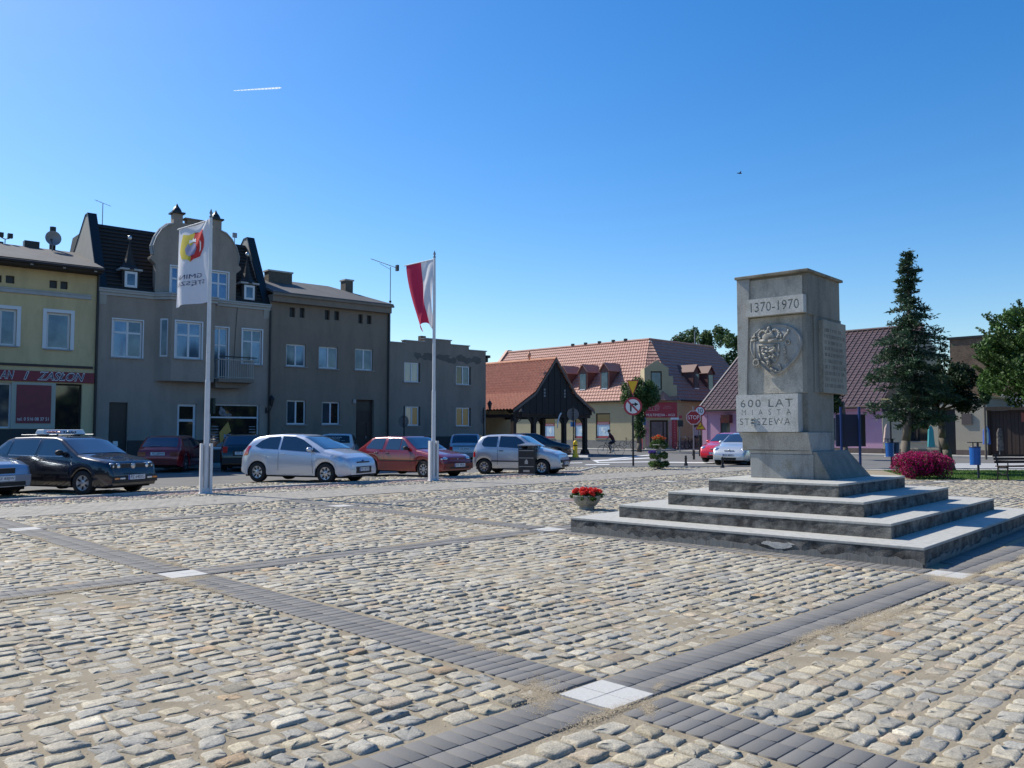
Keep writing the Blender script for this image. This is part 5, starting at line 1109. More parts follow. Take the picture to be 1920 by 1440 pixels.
def brick_mat():
    m = mat('old_brick', (.15, .11, .085), rough=.95); t = m.node_tree; b = t.nodes['Principled BSDF']
    tc = t.nodes.new('ShaderNodeTexCoord'); mp = t.nodes.new('ShaderNodeMapping'); mp.inputs['Rotation'].default_value = (PI/2, 0, 0)
    k = t.nodes.new('ShaderNodeTexBrick'); k.inputs['Scale'].default_value = 4.5; k.inputs['Mortar Size'].default_value = .018; k.inputs['Color1'].default_value = (.145, .095, .066, 1); k.inputs['Color2'].default_value = (.085, .058, .045, 1); k.inputs['Mortar'].default_value = (.13, .12, .10, 1)
    n = t.nodes.new('ShaderNodeTexNoise'); n.inputs['Scale'].default_value = 1.5; n.inputs['Detail'].default_value = 8; mx = t.nodes.new('ShaderNodeMix'); mx.data_type = 'RGBA'; mx.blend_type = 'MULTIPLY'; mx.inputs[0].default_value = .8
    t.links.new(tc.outputs['Object'], mp.inputs[0]); t.links.new(mp.outputs[0], k.inputs[0]); t.links.new(tc.outputs['Object'], n.inputs[0]); t.links.new(k.outputs[0], mx.inputs[6]); t.links.new(n.outputs[0], mx.inputs[7])
    g_ = t.nodes.new('ShaderNodeVectorMath'); g_.operation = 'SCALE'; g_.inputs['Scale'].default_value = 1.8; t.links.new(mx.outputs[2], g_.inputs[0]); t.links.new(g_.outputs[0], b.inputs['Base Color']); return m
obj('brick_wall', MB().box(0, 9.5, 0, 7, 0, 7.6), brick_mat(), bg_); obj('roof_edge', MB().box(-.15, 9.6, -.1, 7, 7.6, 7.75), m_blk, bg_)
obj('skylight_patch', MB().box(2.9, 4.6, -.06, -.001, 2.9, 3.9), mat('pale_panel', (.3, .31, .33), rough=.6), bg_)
pvr = obj('far_pavement', MB().prism(wpoly(PK, [(-14.5, 0), (-14.5, -1.9), (20, -2.9), (20, 0)]), -.04, .09, 'z'), m_pave); pvr['kind'] = 'structure'
pvk = obj('corner_pavement', MB().prism([KL.w(-16, 0)[:2], KL.w(-16, -2.2)[:2], KL.w(.4, -2.2)[:2], KL.w(3.4, 1.4)[:2], KL.w(3.4, 12)[:2], KL.w(1.9, 12)[:2], KL.w(1.9, 1.9)[:2], KL.w(0, 0)[:2]], -.04, .10, 'z'), m_pave); pvk['kind'] = 'structure'
# ================================================================== CARS
m_carglass = mat('car_glass', (.02, .035, .06), rough=.03, spec=.9, coat=1.)
m_carglass.node_tree.nodes['Principled BSDF'].inputs['Metallic'].default_value = .25
m_plast = mat('black_plastic', (.018, .018, .019), rough=.6); m_under = mat('underbody_black', (.006, .006, .006), rough=1.)
m_chrome = mat('headlamp_clear', (.62, .66, .70), rough=.08, metal=.7); m_hub = mat('hubcap_silver', (.50, .51, .53), rough=.3, metal=.6)
m_tail = mat('tail_lamp_red', (.55, .015, .02), rough=.15, coat=1); m_amber = mat('amber_lamp', (.75, .22, .02), rough=.2, coat=1); m_platew = mat('number_plate', (.74, .75, .77), rough=.4)
m_ink = mat('plate_ink', (.02, .02, .025), rough=.5); m_blueb = mat('plate_blue_band', (.02, .06, .35), rough=.5)
def paint(name, c, metal=.4, rough=.28):
    return mat(name, c, rough=rough, metal=metal, coat=1., spec=.5)
class Car:
    def __init__(s, label, P, col, loc, yaw, name='parked_car', group='cars parked round the square'):
        s.P = P; s.t = thing(name, label, 'car', (loc[0], loc[1], P.get('z', 0)), yaw, group); s.col = col
        s.L, s.W = P['L'], P['W']; s.fa, s.ra, s.R = P['fa'], P['ra'], P.get('r', .3)
        s.px, s.pz = zip(*P['top']); s.bx, s.bz = zip(*P['belt']); s.build()
    def X(s, x): return x-s.ra           # origin under the rear axle
    def zt(s, x): return float(np.interp(x, s.px, s.pz))
    def zb(s, x): return min(float(np.interp(x, s.bx, s.bz)), s.zt(x)-.025)
    def hw(s, x):
        f = 1.; d = max(0, (x-(s.L-.65))/.65); f -= .20*d**2.4; d = max(0, (.45-x)/.45); f -= .12*d**2.4; return s.W/2*f
    def zl(s, x):
        z = s.P.get('sill', .20)
        for a in (s.ra, s.fa):
            R = s.R+.055; d = abs(x-a)
            if d < R: z = max(z, s.R+math.sqrt(max(0, R*R-d*d))-.015)
        if x < .25: z += (.25-x)*.3
        if x > s.L-.3: z += (x-s.L+.3)*.15
        return z
    def sec(s, x):
        w, zl, b, zt = s.hw(x), s.zl(x), s.zb(x), s.zt(x); tum = s.P.get('tum', .34); e = max(b+.004, zt-.055); h = b-zl
        p = [(w*.955, zl), (w*.99, zl+min(.05, h*.2)), (w, zl+h*.5), (w*.99, zl+h*.84), (w*.96, b)]
        ye = w*.955-tum*(e-b); p += [((w*.955+ye)/2, (b+e)/2), (ye, e), (ye-.05, e+(zt-e)*.62), (ye*.55, zt-.004), (0, zt)]
        return p
    def side(s, x, z):
        p = s.sec(x)[:7]
        for (y0, z0), (y1, z1) in zip(p, p[1:]):
            if z <= z1: return y0+(y1-y0)*(z-z0)/max(1e-6, z1-z0) if z >= z0 else y0
        return p[-1][0]
    def patch(s, name, poly, m, off=.006, sides=(1, -1), nx=10, nz=4, par=None, th=.0):
        xs = [p[0] for p in poly]; x0, x1 = min(xs), max(xs)
        for sd in sides:
            mb = MB(); cols = []
            XX = sorted(set([x0+(x1-x0)*i/nx for i in range(nx+1)]+xs))
            for x in XX:
                zz = []
                for (ax, az), (bx, bz) in zip(poly, poly[1:]+poly[:1]):
                    if min(ax, bx)-1e-9 <= x <= max(ax, bx)+1e-9:
                        if abs(ax-bx) < 1e-9: zz += [az, bz]
                        else: zz.append(az+(bz-az)*(x-ax)/(bx-ax))
                cols.append((x, min(zz), max(zz)))
            vs = []
            for x, a, b in cols:
                for k in range(nz+1):
                    z = a+(b-a)*k/nz; vs.append((s.X(x), sd*(s.side(x, z)+off), z))
            n = nz+1; mb.add(vs, [(i*n+k, (i+1)*n+k, (i+1)*n+k+1, i*n+k+1) for i in range(len(cols)-1) for k in range(nz)])
            o = obj(name, mb, m, par or s.t, smooth=True)
        return o
    def screen(s, name, x0, x1, m, k=.90, off=.008, y0=None):
        def f(u, v):
            x = x0+(x1-x0)*v; sc_ = s.sec(x); ye = sc_[6][0]*k; y = -ye+2*ye*u; t = abs(y)/max(1e-6, sc_[6][0]); zt, e = s.zt(x), sc_[6][1]
            z = zt-(zt-e)*max(0, (t-.45)/.55)**2*.62; sl = (s.zt(x+.02)-s.zt(x-.02))/.04; nn = math.hypot(1, sl); return (s.X(x)-sl/nn*off, y, z+off/nn)
        return obj(name, MB().grid(f, 12, 10), m, s.t, smooth=True)
    def build(s):
        P = s.P; L = s.L
        xs = set(np.round(np.arange(0, L+.001, .07), 3)) | set(s.px)
        for a in (s.ra, s.fa):
            for k in range(-9, 10): xs.add(round(a+(s.R+.055)*math.sin(k/9*PI/2), 4))
        xs = sorted(x for x in xs if 0 <= x <= L); xs2 = [xs[0]]
        for x in xs[1:]:
            if x-xs2[-1] > .004: xs2.append(x)
        xs = xs2; secs = [s.sec(x) for x in xs]; K = len(secs[0]); n = 2*K-1; vs = []
        for x, sc_ in zip(xs, secs):
            vs += [(s.X(x), y, z) for y, z in sc_]+[(s.X(x), -y, z) for y, z in sc_[-2::-1]]
        fs = [(i*n+k, i*n+k+1, (i+1)*n+k+1, (i+1)*n+k) for i in range(len(xs)-1) for k in range(n-1)]
        fs += [tuple(range(n)), tuple(len(vs)-n+k for k in range(n-1, -1, -1))]
        body = obj('body', MB().add(vs, fs), s.col, s.t, smooth=True); s.body = body
        bm = bmesh.new(); bm.from_mesh(body.data)
        for e in bm.edges:
            if len(e.link_faces) == 2 and e.calc_face_angle(0) > math.radians(48): e.smooth = False
        bm.to_mesh(body.data); bm.free()
        w = s.W/2
        ub = MB().box(s.X(.12), s.X(L-.2), -w*.80, w*.80, .17, .55); obj('underbody', ub, m_under, s.t)
        iw = MB()
        for a in (s.ra, s.fa):
            for sd in (1, -1): iw.box(s.X(a)-s.R-.05, s.X(a)+s.R+.05, min(sd*w*.6, sd*w*.93), max(sd*w*.6, sd*w*.93), .30, s.R*2+.04)
        for name, poly in P['glass']: s.patch('side_window', poly, m_carglass)
        s.screen('windscreen', *P['ws'], m_carglass)
        if 'rw' in P: s.screen('rear_window', *P['rw'], m_carglass, k=.86)
        for a, st in ((s.ra, 0), (s.fa, P.get('steer', 0))):
            for sd in (1, -1):
                T = Matrix.Translation((s.X(a), sd*(w-.115), s.R)) @ Matrix.Rotation(st, 4, 'Z'); R = s.R
                ty = MB(); ty.T = T; ty.lathe([(R*.62, -.085), (R*.93, -.10), (R, -.075), (R, .075), (R*.93, .10), (R*.62, .085)], n=28, ax='y')
                tyre = obj('wheel', ty, m_rubber, s.t, smooth=True)
                rm = MB(); rm.T = T; o_ = sd*.075
                rm.lathe([(.001, o_*1.05), (R*.16, o_*1.06), (R*.30, o_*.80), (R*.60, o_*.98), (R*.66, o_*1.08), (R*.66, o_*.6)], n=28, ax='y'); rim = obj('rim', rm, m_hub, tyre, smooth=True)
                sl = MB(); sl.T = T; ns = P.get('spokes', 7)
                for k in range(ns):
                    t = 2*PI*(k+.5)/ns; c, s_ = math.cos(t), math.sin(t); r0, r1, hwid = R*.26, R*.55, R*.075
                    pts = [(r0, -hwid*.6), (r1, -hwid), (r1, hwid), (r0, hwid*.6)]
                    q = [(a_*c-b_*s_, a_*s_+b_*c) for a_, b_ in pts]
                    sl.hexa([(x, o_*.8, z) for x, z in q], [(x, o_*1.09, z) for x, z in q])
                obj('rim_slots', sl, m_rubber, rim)['kind'] = 'stuff'
        # seams, handles, mirrors
        for xa, za, xb, zb_ in P.get('seams', []):
            s.patch('door_seam', [(xa-.006, za), (xa+.006, za), (xb+.006, zb_), (xb-.006, zb_)], m_plast, off=.003, nx=2, nz=5)
        for x, z in P.get('handles', []):
            for sd in (1, -1): obj('door_handle', MB().box(s.X(x)-.08, s.X(x)+.08, sd*(s.side(x, z)+.018)-.014, sd*(s.side(x, z)+.018)+.014, z-.014, z+.014), P.get('hm', s.col), s.t, bevel=.008)
        if 'strip' in P: z0, z1, xa, xb, mm = P['strip']; s.patch('side_moulding', [(xa, z0), (xb, z0), (xb, z1), (xa, z1)], mm, off=.012, nx=16, nz=2)
        if 'mir' in P:
            x, z = P['mir']
            for sd in (1, -1):
                y = sd*(s.side(x, z)+.10); mb = MB().ell((s.X(x), y, z+.05), (.075, .11, .07)); mb.tube([(s.X(x), sd*(s.side(x, z)-.01), z-.01), (s.X(x), y, z+.03)], .02); obj('door_mirror', mb, P.get('mm', s.col), s.t, smooth=True)
        for nm, m, c, r in P.get('front', []):
            for sd in ((1, -1) if abs(c[1]) > .01 else (1,)):
                obj(nm, MB().ell((s.X(c[0]), sd*c[1], c[2]), r, 16, 10), m, s.t, smooth=True)
        for nm, m, b_ in P.get('boxes', []):
            for sd in ((1, -1) if b_[2]*b_[3] > 0 and b_[2] > .0 else (1,)):
                y0, y1 = sorted((sd*b_[2], sd*b_[3])); obj(nm, MB().box(s.X(b_[0]), s.X(b_[1]), y0, y1, b_[4], b_[5]), m, s.t, bevel=.01)
        for nm, m, poly in P.get('sidep', []): s.patch(nm, poly, m, off=.007)
        if 'plate_f' in P:
            x, z, tx = P['plate_f']; pl = obj('number_plate', MB().box(s.X(x), s.X(x)+.012, -.26, .26, z-.057, z+.057), m_platew, s.t); text(tx, .1, m_ink, pl, (s.X(x)+.014, .02, z), '+x', width=.42, height=.078, extrude=.001); obj('band', MB().box(s.X(x)+.012, s.X(x)+.014, -.26, -.22, z-.057, z+.057), m_blueb, pl)
        if 'plate_r' in P:
            x, z, tx = P['plate_r']; pl = obj('number_plate', MB().box(s.X(x)-.012, s.X(x), -.26, .26, z-.057, z+.057), m_platew, s.t); text(tx, .1, m_ink, pl, (s.X(x)-.014, -.02, z), '-x', width=.42, height=.078, extrude=.001)
        ant = P.get('ant')
        if ant: obj('aerial', MB().cyl((s.X(ant), 0, s.zt(ant)-.02), (s.X(ant)-.22, 0, s.zt(ant)+.25), .008, n=6), m_plast, s.t)
G = 'glass'
def place(px, py, Y=None):
    p = gp(px, py) if Y is None else tuple(atY(px, py, Y)); return (p[0], p[1])
def at_depth(px, Y): return ((px-960)/F_*Y, Y)
def nearw(px, Y, yaw, off=.76):
    a, b = at_depth(px, Y); return (a-off*math.sin(yaw), b+off*math.cos(yaw))
R_ = math.radians
# silver three-door hatch
P = dict(L=3.95, W=1.74, fa=3.14, ra=.66, r=.305, sill=.22, tum=.40, top=[(0, .52), (.03, .80), (.10, .98), (.22, 1.10), (.42, 1.33), (.58, 1.40), (.95, 1.455), (1.45, 1.478), (1.95, 1.46), (2.3, 1.38), (2.75, 1.17), (3.05, 1.02), (3.3, .965), (3.6, .88), (3.8, .775), (3.9, .66), (3.95, .50)],
         belt=[(0, .9), (.3, 1.05), (.9, 1.0), (2.0, .94), (2.9, .89), (3.95, .7)], glass=[(G, [(.55, 1.10), (.80, 1.03), (1.42, 1.0), (1.42, 1.395), (1.0, 1.37), (.75, 1.27)]), (G, [(1.50, .995), (2.55, .93), (2.60, .93), (2.62, 1.10), (2.25, 1.30), (1.95, 1.39), (1.50, 1.405)]), (G, [(2.66, .94), (2.95, .92), (2.66, 1.08)])],
         ws=(2.22, 3.02), rw=(.20, .43), seams=[(1.46, .25, 1.46, .99), (2.72, .30, 2.66, .93)], handles=[(1.62, .87)], mir=(2.62, .96), spokes=7, ant=1.1,
         sidep=[('tail_lamp', m_tail, [(.13, .80), (.33, .82), (.42, 1.12), (.30, 1.10)]), ('headlamp', m_chrome, [(3.32, .80), (3.72, .64), (3.76, .72), (3.60, .80), (3.34, .86)])],
         front=[('headlamp_lens', m_chrome, (3.66, .60, .72), (.17, .11, .075)), ('fog_recess', m_plast, (3.80, .60, .40), (.08, .10, .05))],
         boxes=[('lower_grille', m_plast, (3.85, 3.962, -.42, .42, .30, .50)), ('upper_grille', m_plast, (3.86, 3.945, -.33, .33, .615, .65)), ('badge', m_blueb, (3.90, 3.935, -.05, .05, .66, .70)), ('chin', m_plast, (3.55, 3.93, -.62, .62, .20, .235))],
         plate_f=(3.966, .42, 'PZ 5F7X'))
c1 = Car('silver three door hatchback parked beside the plaza behind the left flagpole', P, paint('silver_blue_paint', (.56, .61, .69), .35, .28), nearw(487, 26.0, R_(-22)), R_(-22)); silver = c1
# dark blue estate taxi
P2 = dict(L=4.25, W=1.70, fa=3.42, ra=.93, r=.30, sill=.20, tum=.30, top=[(0, .50), (.03, .80), (.10, .98), (.35, 1.18), (.62, 1.36), (.85, 1.42), (1.6, 1.44), (2.3, 1.43), (2.55, 1.37), (2.95, 1.14), (3.2, 1.0), (3.35, .955), (3.9, .87), (4.08, .82), (4.16, .74), (4.25, .50)],
          belt=[(0, .88), (.5, .93), (2.0, .93), (3.1, .91), (4.25, .72)], glass=[(G, [(.42, .98), (.78, .97), (.86, 1.30), (.72, 1.30)]), (G, [(.84, .965), (1.78, .955), (1.84, 1.345), (.92, 1.33)]), (G, [(1.90, .955), (2.85, .95), (2.86, 1.08), (2.52, 1.30), (2.42, 1.345), (1.95, 1.345)])],
          ws=(2.48, 3.18), rw=(.20, .58), seams=[(1.86, .25, 1.87, .95), (1.02, .62, .84, .96), (2.92, .30, 2.90, .93)], handles=[(1.15, .84), (2.05, .84)], hm=m_plast, mir=(2.72, .98), mm=m_plast, spokes=6, steer=.12,
          sidep=[('window_trim', m_steel, [(.84, .945), (1.78, .935), (1.78, .952), (.84, .962)]), ('window_trim', m_steel, [(1.90, .935), (2.75, .93), (2.75, .946), (1.90, .952)]), ('side_trim', m_plast, [(.6, .50), (3.0, .50), (3.0, .57), (.6, .57)]), ('tail_lamp', m_tail, [(.04, .70), (.16, .70), (.16, .92), (.07, .92)])],
          front=[('headlamp', m_chrome, (4.125, .60, .70), (.07, .085, .085)), ('headlamp', m_chrome, (4.155, .44, .70), (.05, .075, .075)), ('badge', m_steel, (4.19, .0, .70), (.02, .075, .075))],
          boxes=[('grille', m_plast, (4.14, 4.19, -.66, .66, .63, .76)), ('front_bumper', m_plast, (4.10, 4.31, -.68, .68, .30, .46)), ('indicator', m_amber, (4.29, 4.318, .52, .66, .385, .43)), ('fog_lamp', m_chrome, (4.30, 4.318, .34, .50, .385, .43)), ('lower_lip', m_plast, (4.0, 4.24, -.66, .66, .22, .299))],
          plate_f=(4.315, .43, 'PZ 6402G'), strip=(.50, .56, .5, 3.0, m_plast))
c2 = Car('dark navy estate car with white taxi light bar on its roof, far left', P2, paint('navy_paint', (.004, .006, .016), .0, .25), nearw(27, 21.5, R_(-22)), R_(-22))
rb_ = obj('roof_rail', MB().tube([(c2.X(.95), .55, 1.46), (c2.X(2.2), .55, 1.47)], .014).tube([(c2.X(.95), -.55, 1.46), (c2.X(2.2), -.55, 1.47)], .011), m_zinc, c2.t)
tx = obj('roof_sign', MB().hexa([(c2.X(1.5), -.62, 1.475), (c2.X(1.86), -.62, 1.475), (c2.X(1.86), .62, 1.475), (c2.X(1.5), .62, 1.475)], [(c2.X(1.56), -.60, 1.60), (c2.X(1.80), -.60, 1.60), (c2.X(1.80), .60, 1.60), (c2.X(1.56), .60, 1.60)]), m_wsign, c2.t, bevel=.02)
tx.rotation_euler = (0, 0, 0)
text('TAXI', .1, m_navy, tx, (c2.X(1.866), .1, 1.535), '+x', width=.4, height=.06, extrude=.012); text('OSOBOWE', .1, m_red, tx, (c2.X(1.866), -.35, 1.535), '+x', width=.4, height=.04, extrude=.012)
obj('sign_feet', MB().box(c2.X(1.6), c2.X(1.75), -.5, -.44, 1.40, 1.476), m_plast, tx)
# red hatchback, rear towards us
P3 = dict(L=4.10, W=1.66, fa=3.25, ra=.83, r=.285, sill=.20, tum=.36, top=[(0, .55), (.05, .84), (.16, .93), (.42, 1.17), (.58, 1.33), (.75, 1.37), (1.3, 1.395), (2.0, 1.39), (2.3, 1.30), (2.9, 1.0), (3.2, .93), (3.9, .80), (4.05, .66), (4.10, .5)],
          belt=[(0, .86), (.5, .90), (2.8, .86), (4.1, .7)], glass=[(G, [(.62, .98), (1.25, .93), (1.30, 1.29), (.80, 1.27)]), (G, [(1.36, .93), (2.60, .90), (2.35, 1.15), (2.05, 1.29), (1.40, 1.30)])],
          ws=(2.25, 2.9), rw=(.19, .56), seams=[(1.33, .25, 1.33, .92), (2.6, .3, 2.55, .88)], handles=[(1.5, .80)], mir=(2.5, .93), sidep=[('tail_lamp', mat('dull_red_lamp', (.16, .012, .014), rough=.2, coat=1), [(.04, .58), (.30, .60), (.30, .80), (.10, .82)]), ('side_trim', m_plast, [(.45, .48), (3.5, .48), (3.5, .52), (.45, .52)])],
          boxes=[('rear_bumper', mat('bumper_red', (.14, .012, .014), rough=.4), (-.06, .08, -.72, .72, .28, .50)), ('tail_panel', MATS['dull_red_lamp'], (.0, .06, .45, .74, .60, .78)), ('wiper', m_steel, (.20, .22, -.02, .36, .99, 1.01))], plate_r=(-.0, .70, 'PO 68WM'))
c3 = Car('dark red hatchback seen from behind, nose to the grey gabled house', P3, paint('dark_red_paint', (.34, .014, .018), .2, .25), (-13.42, 32.6), R_(94))
# black hatch/saloon rear
P4 = dict(L=3.95, W=1.68, fa=3.1, ra=.66, r=.285, sill=.20, tum=.36, top=[(0, .55), (.04, .90), (.12, .98), (.36, 1.22), (.52, 1.38), (.8, 1.42), (1.4, 1.44), (2.0, 1.42), (2.25, 1.33), (2.9, 1.02), (3.2, .94), (3.8, .80), (3.92, .6), (3.95, .5)], belt=[(0, .9), (.5, .93), (2.8, .88), (3.95, .7)],
          glass=[(G, [(.58, 1.0), (1.25, .96), (1.30, 1.33), (.75, 1.30)]), (G, [(1.36, .96), (2.6, .92), (2.2, 1.22), (1.95, 1.33), (1.4, 1.34)])], ws=(2.2, 2.9), rw=(.16, .50), mir=(2.5, .95),
          sidep=[('tail_lamp', m_tail, [(.03, .72), (.22, .72), (.26, .98), (.10, .97)])], boxes=[('rear_bumper', m_plast, (-.07, .06, -.72, .72, .30, .52)), ('tail_lamp_inner', m_tail, (-.0, .06, .54, .72, .72, .96)), ('number_recess', m_plast, (-.01, .04, -.34, .34, .60, .80))], plate_r=(-.015, .70, 'PZ 47345'))
c4 = Car('black hatchback seen from behind in front of the shop window', P4, paint('black_paint', (.012, .012, .014), .1, .2), at_depth(458, 33.3), R_(103))
# white car, rear window with print
def white_car():
    P5 = {**P8, 'top': [(0, .55), (.03, .9), (.08, 1.0), (.22, 1.34), (.32, 1.42), (.8, 1.45), (1.8, 1.45), (2.2, 1.36), (2.9, 1.0), (3.2, .93), (3.9, .78), (4.05, .6), (4.1, .5)], 'rw': (.09, .24)}
    P5['boxes'] = P5['boxes'][:2]; del P5['plate_r']
    c5 = Car('white car seen from behind with white print on its dark rear window', P5, paint('white_car_paint', (.62, .64, .66), .0, .35), at_depth(634, 39.), R_(97))
    bt = obj('tinted_back_glass', MB().hexa([(c5.X(.06), -.60, 1.02), (c5.X(.12), -.60, 1.02), (c5.X(.12), .60, 1.02), (c5.X(.06), .60, 1.02)], [(c5.X(.185), -.54, 1.33), (c5.X(.25), -.54, 1.33), (c5.X(.25), .54, 1.33), (c5.X(.185), .54, 1.33)]), m_gdark, c5.t, bevel=.02)
    for s_, x, y, z, w, h in (('U MATUCHA', .155, .05, 1.265, .55, .055), ('PIZZA', .13, .0, 1.20, .3, .045), ('TAK 123', .105, -.15, 1.10, .4, .05)): text(s_, .1, m_wsign, bt, (c5.X(x), y, z), '-x', width=w, height=h, extrude=.012)
# dark red older liftback
P6 = dict(L=4.30, W=1.66, fa=3.45, ra=.94, r=.29, sill=.21, tum=.33, top=[(0, .55), (.04, .86), (.12, .90), (.45, 1.08), (.80, 1.33), (.95, 1.365), (1.6, 1.385), (2.3, 1.375), (2.45, 1.33), (2.9, 1.06), (3.1, .95), (3.3, .92), (4.0, .79), (4.2, .70), (4.26, .62), (4.30, .5)],
          belt=[(0, .85), (.6, .88), (3.0, .87), (4.3, .68)], glass=[(G, [(.62, .95), (1.45, .93), (1.52, 1.31), (1.0, 1.30), (.85, 1.22)]), (G, [(1.62, .93), (2.30, .92), (2.30, 1.31), (1.68, 1.31)]), (G, [(2.34, .92), (2.82, .92), (2.50, 1.20), (2.34, 1.30)])],
          ws=(2.42, 3.06), rw=(.3, .76), seams=[(1.57, .25, 1.58, .92), (2.88, .30, 2.86, .90), (.98, .6, .9, .9)], handles=[(1.2, .80), (1.75, .80)], hm=m_plast, mir=(2.70, .94), mm=m_plast, spokes=8,
          front=[('headlamp', m_chrome, (4.17, .56, .63), (.085, .17, .075)), ('badge', m_steel, (4.265, .0, .63), (.02, .03, .03))],
          boxes=[('grille', MATS['bumper_red'], (4.18, 4.26, -.36, .36, .58, .67)), ('front_bumper', MATS['bumper_red'], (4.15, 4.36, -.68, .68, .30, .50)), ('lower_intake', m_plast, (4.30, 4.366, -.5, .5, .33, .38))], sidep=[('side_trim', m_plast, [(.4, .54), (3.9, .54), (3.9, .58), (.4, .58)]), ('tail_lamp', m_tail, [(.05, .66), (.2, .66), (.2, .84), (.1, .84)])], plate_f=(4.368, .43, 'PZ 29DL'))
c6 = Car('dark red five door liftback parked between the two flagpoles', P6, paint('maroon_paint', (.20, .008, .016), .15, .22), nearw(699, 29.6, R_(-38)), R_(-38))
# small silver city car
P7 = dict(L=3.32, W=1.52, fa=2.66, ra=.47, r=.275, sill=.22, tum=.33, top=[(0, .52), (.03, .82), (.08, 1.0), (.20, 1.25), (.32, 1.37), (.55, 1.425), (1.1, 1.445), (1.6, 1.43), (1.85, 1.36), (2.2, 1.13), (2.45, .99), (2.65, .94), (3.0, .85), (3.2, .75), (3.28, .62), (3.32, .5)],
          belt=[(0, .9), (.5, .95), (1.8, .93), (2.4, .88), (3.32, .68)], glass=[(G, [(.36, 1.08), (.45, 1.0), (.95, .985), (.97, 1.365), (.55, 1.35), (.42, 1.28)]), (G, [(1.04, .985), (2.12, .93), (2.15, 1.02), (1.85, 1.26), (1.66, 1.36), (1.06, 1.375)])],
          ws=(1.80, 2.42), rw=(.10, .30), seams=[(1.0, .25, 1.0, .98), (2.2, .30, 2.16, .93)], handles=[(1.14, .85)], hm=m_plast, mir=(2.0, .97), mm=m_plast, strip=(.46, .50, .75, 2.25, m_plast), spokes=8,
          front=[('headlamp', m_chrome, (3.12, .52, .68), (.12, .13, .085)), ('indicator', m_amber, (3.02, .62, .68), (.07, .07, .07))],
          boxes=[('front_bumper', m_plast, (3.22, 3.36, -.55, .55, .44, .53)), ('lower_intake', m_plast, (3.26, 3.335, -.38, .38, .28, .38))], sidep=[('tail_lamp', m_tail, [(.03, .62), (.12, .62), (.12, .80), (.05, .80)])], plate_f=(3.362, .42, 'PZ 75X'))
c7 = Car('small silver three door city car behind the black litter bin', P7, paint('silver_paint', (.50, .53, .58), .4, .28), nearw(909, 30.6, R_(-20), .66), R_(-20))
# silver small estate, rear
P8 = dict(L=4.1, W=1.64, fa=3.3, ra=.8, r=.28, sill=.21, tum=.26, top=[(0, .55), (.03, .86), (.10, .95), (.30, 1.30), (.42, 1.40), (.8, 1.43), (1.8, 1.43), (2.2, 1.36), (2.9, 1.0), (3.2, .93), (3.9, .78), (4.05, .6), (4.1, .5)], belt=[(0, .88), (.5, .91), (2.8, .88), (4.1, .7)],
          glass=[(G, [(.50, .96), (1.3, .95), (1.32, 1.35), (.66, 1.34)]), (G, [(1.38, .95), (2.6, .93), (2.2, 1.25), (2.0, 1.35), (1.4, 1.35)])], ws=(2.15, 2.9), rw=(.12, .38), sidep=[('tail_lamp', m_tail, [(.02, .62), (.12, .62), (.12, .86), (.05, .86)])],
          boxes=[('rear_bumper', mat('bumper_grey', (.20, .21, .22), rough=.5), (-.07, .06, -.72, .72, .30, .50)), ('tail_lamp_inner', m_tail, (-.0, .05, .58, .72, .62, .80)), ('waist_band', m_plast, (-.006, .04, -.55, .57, .815, .845))], plate_r=(-.008, .70, 'PZ 36420'))
c8 = Car('silver grey estate seen from behind in front of the stepped house', P8, paint('silver_paint2', (.42, .45, .49), .5, .32), at_depth(874, 41.8), R_(88))
white_car()
# far left car nose
P9 = dict(P); P9 = {**P, 'L': 4.4, 'W': 1.74, 'fa': 3.55, 'ra': .9, 'top': [(0, .55), (.05, .9), (.5, 1.02), (1.0, 1.3), (1.4, 1.40), (2.2, 1.42), (2.5, 1.36), (3.1, 1.02), (3.4, .95), (4.0, .86), (4.25, .78), (4.33, .66), (4.4, .5)], 'belt': [(0, .88), (.6, .92), (3.0, .90), (4.4, .7)],
      'glass': [(G, [(.9, .98), (1.75, .97), (1.75, 1.33), (1.2, 1.28)]), (G, [(1.82, .97), (2.9, .95), (2.5, 1.25), (2.3, 1.34), (1.82, 1.34)])], 'ws': (2.5, 3.15), 'rw': (.5, .95), 'seams': [(1.78, .25, 1.78, .95)], 'handles': [(1.95, .82)], 'mir': (2.8, .97), 'ant': None,
      'sidep': [('headlamp', m_chrome, [(4.0, .62), (4.25, .60), (4.27, .74), (4.05, .77)])], 'front': [('headlamp_lens', m_chrome, (4.17, .58, .68), (.12, .16, .075))],
      'boxes': [('grille', m_plast, (4.30, 4.375, -.30, .30, .57, .70)), ('lower_intake', m_plast, (4.34, 4.42, -.55, .55, .28, .38)), ('front_bumper', mat('bumper_blue_grey', (.25, .28, .34), rough=.3, coat=.5), (4.22, 4.41, -.70, .70, .385, .54))], 'plate_f': (4.415, .46, 'PZ 88JW')}
yaw9 = R_(-20); fx_, fy_ = at_depth(4, 19.6)
c9 = Car('silver blue saloon whose nose only enters the frame at the left edge', P9, paint('ice_blue_paint', (.33, .40, .50), .5, .3), (fx_-3.35*math.cos(yaw9), fy_-3.35*math.sin(yaw9)), yaw9)
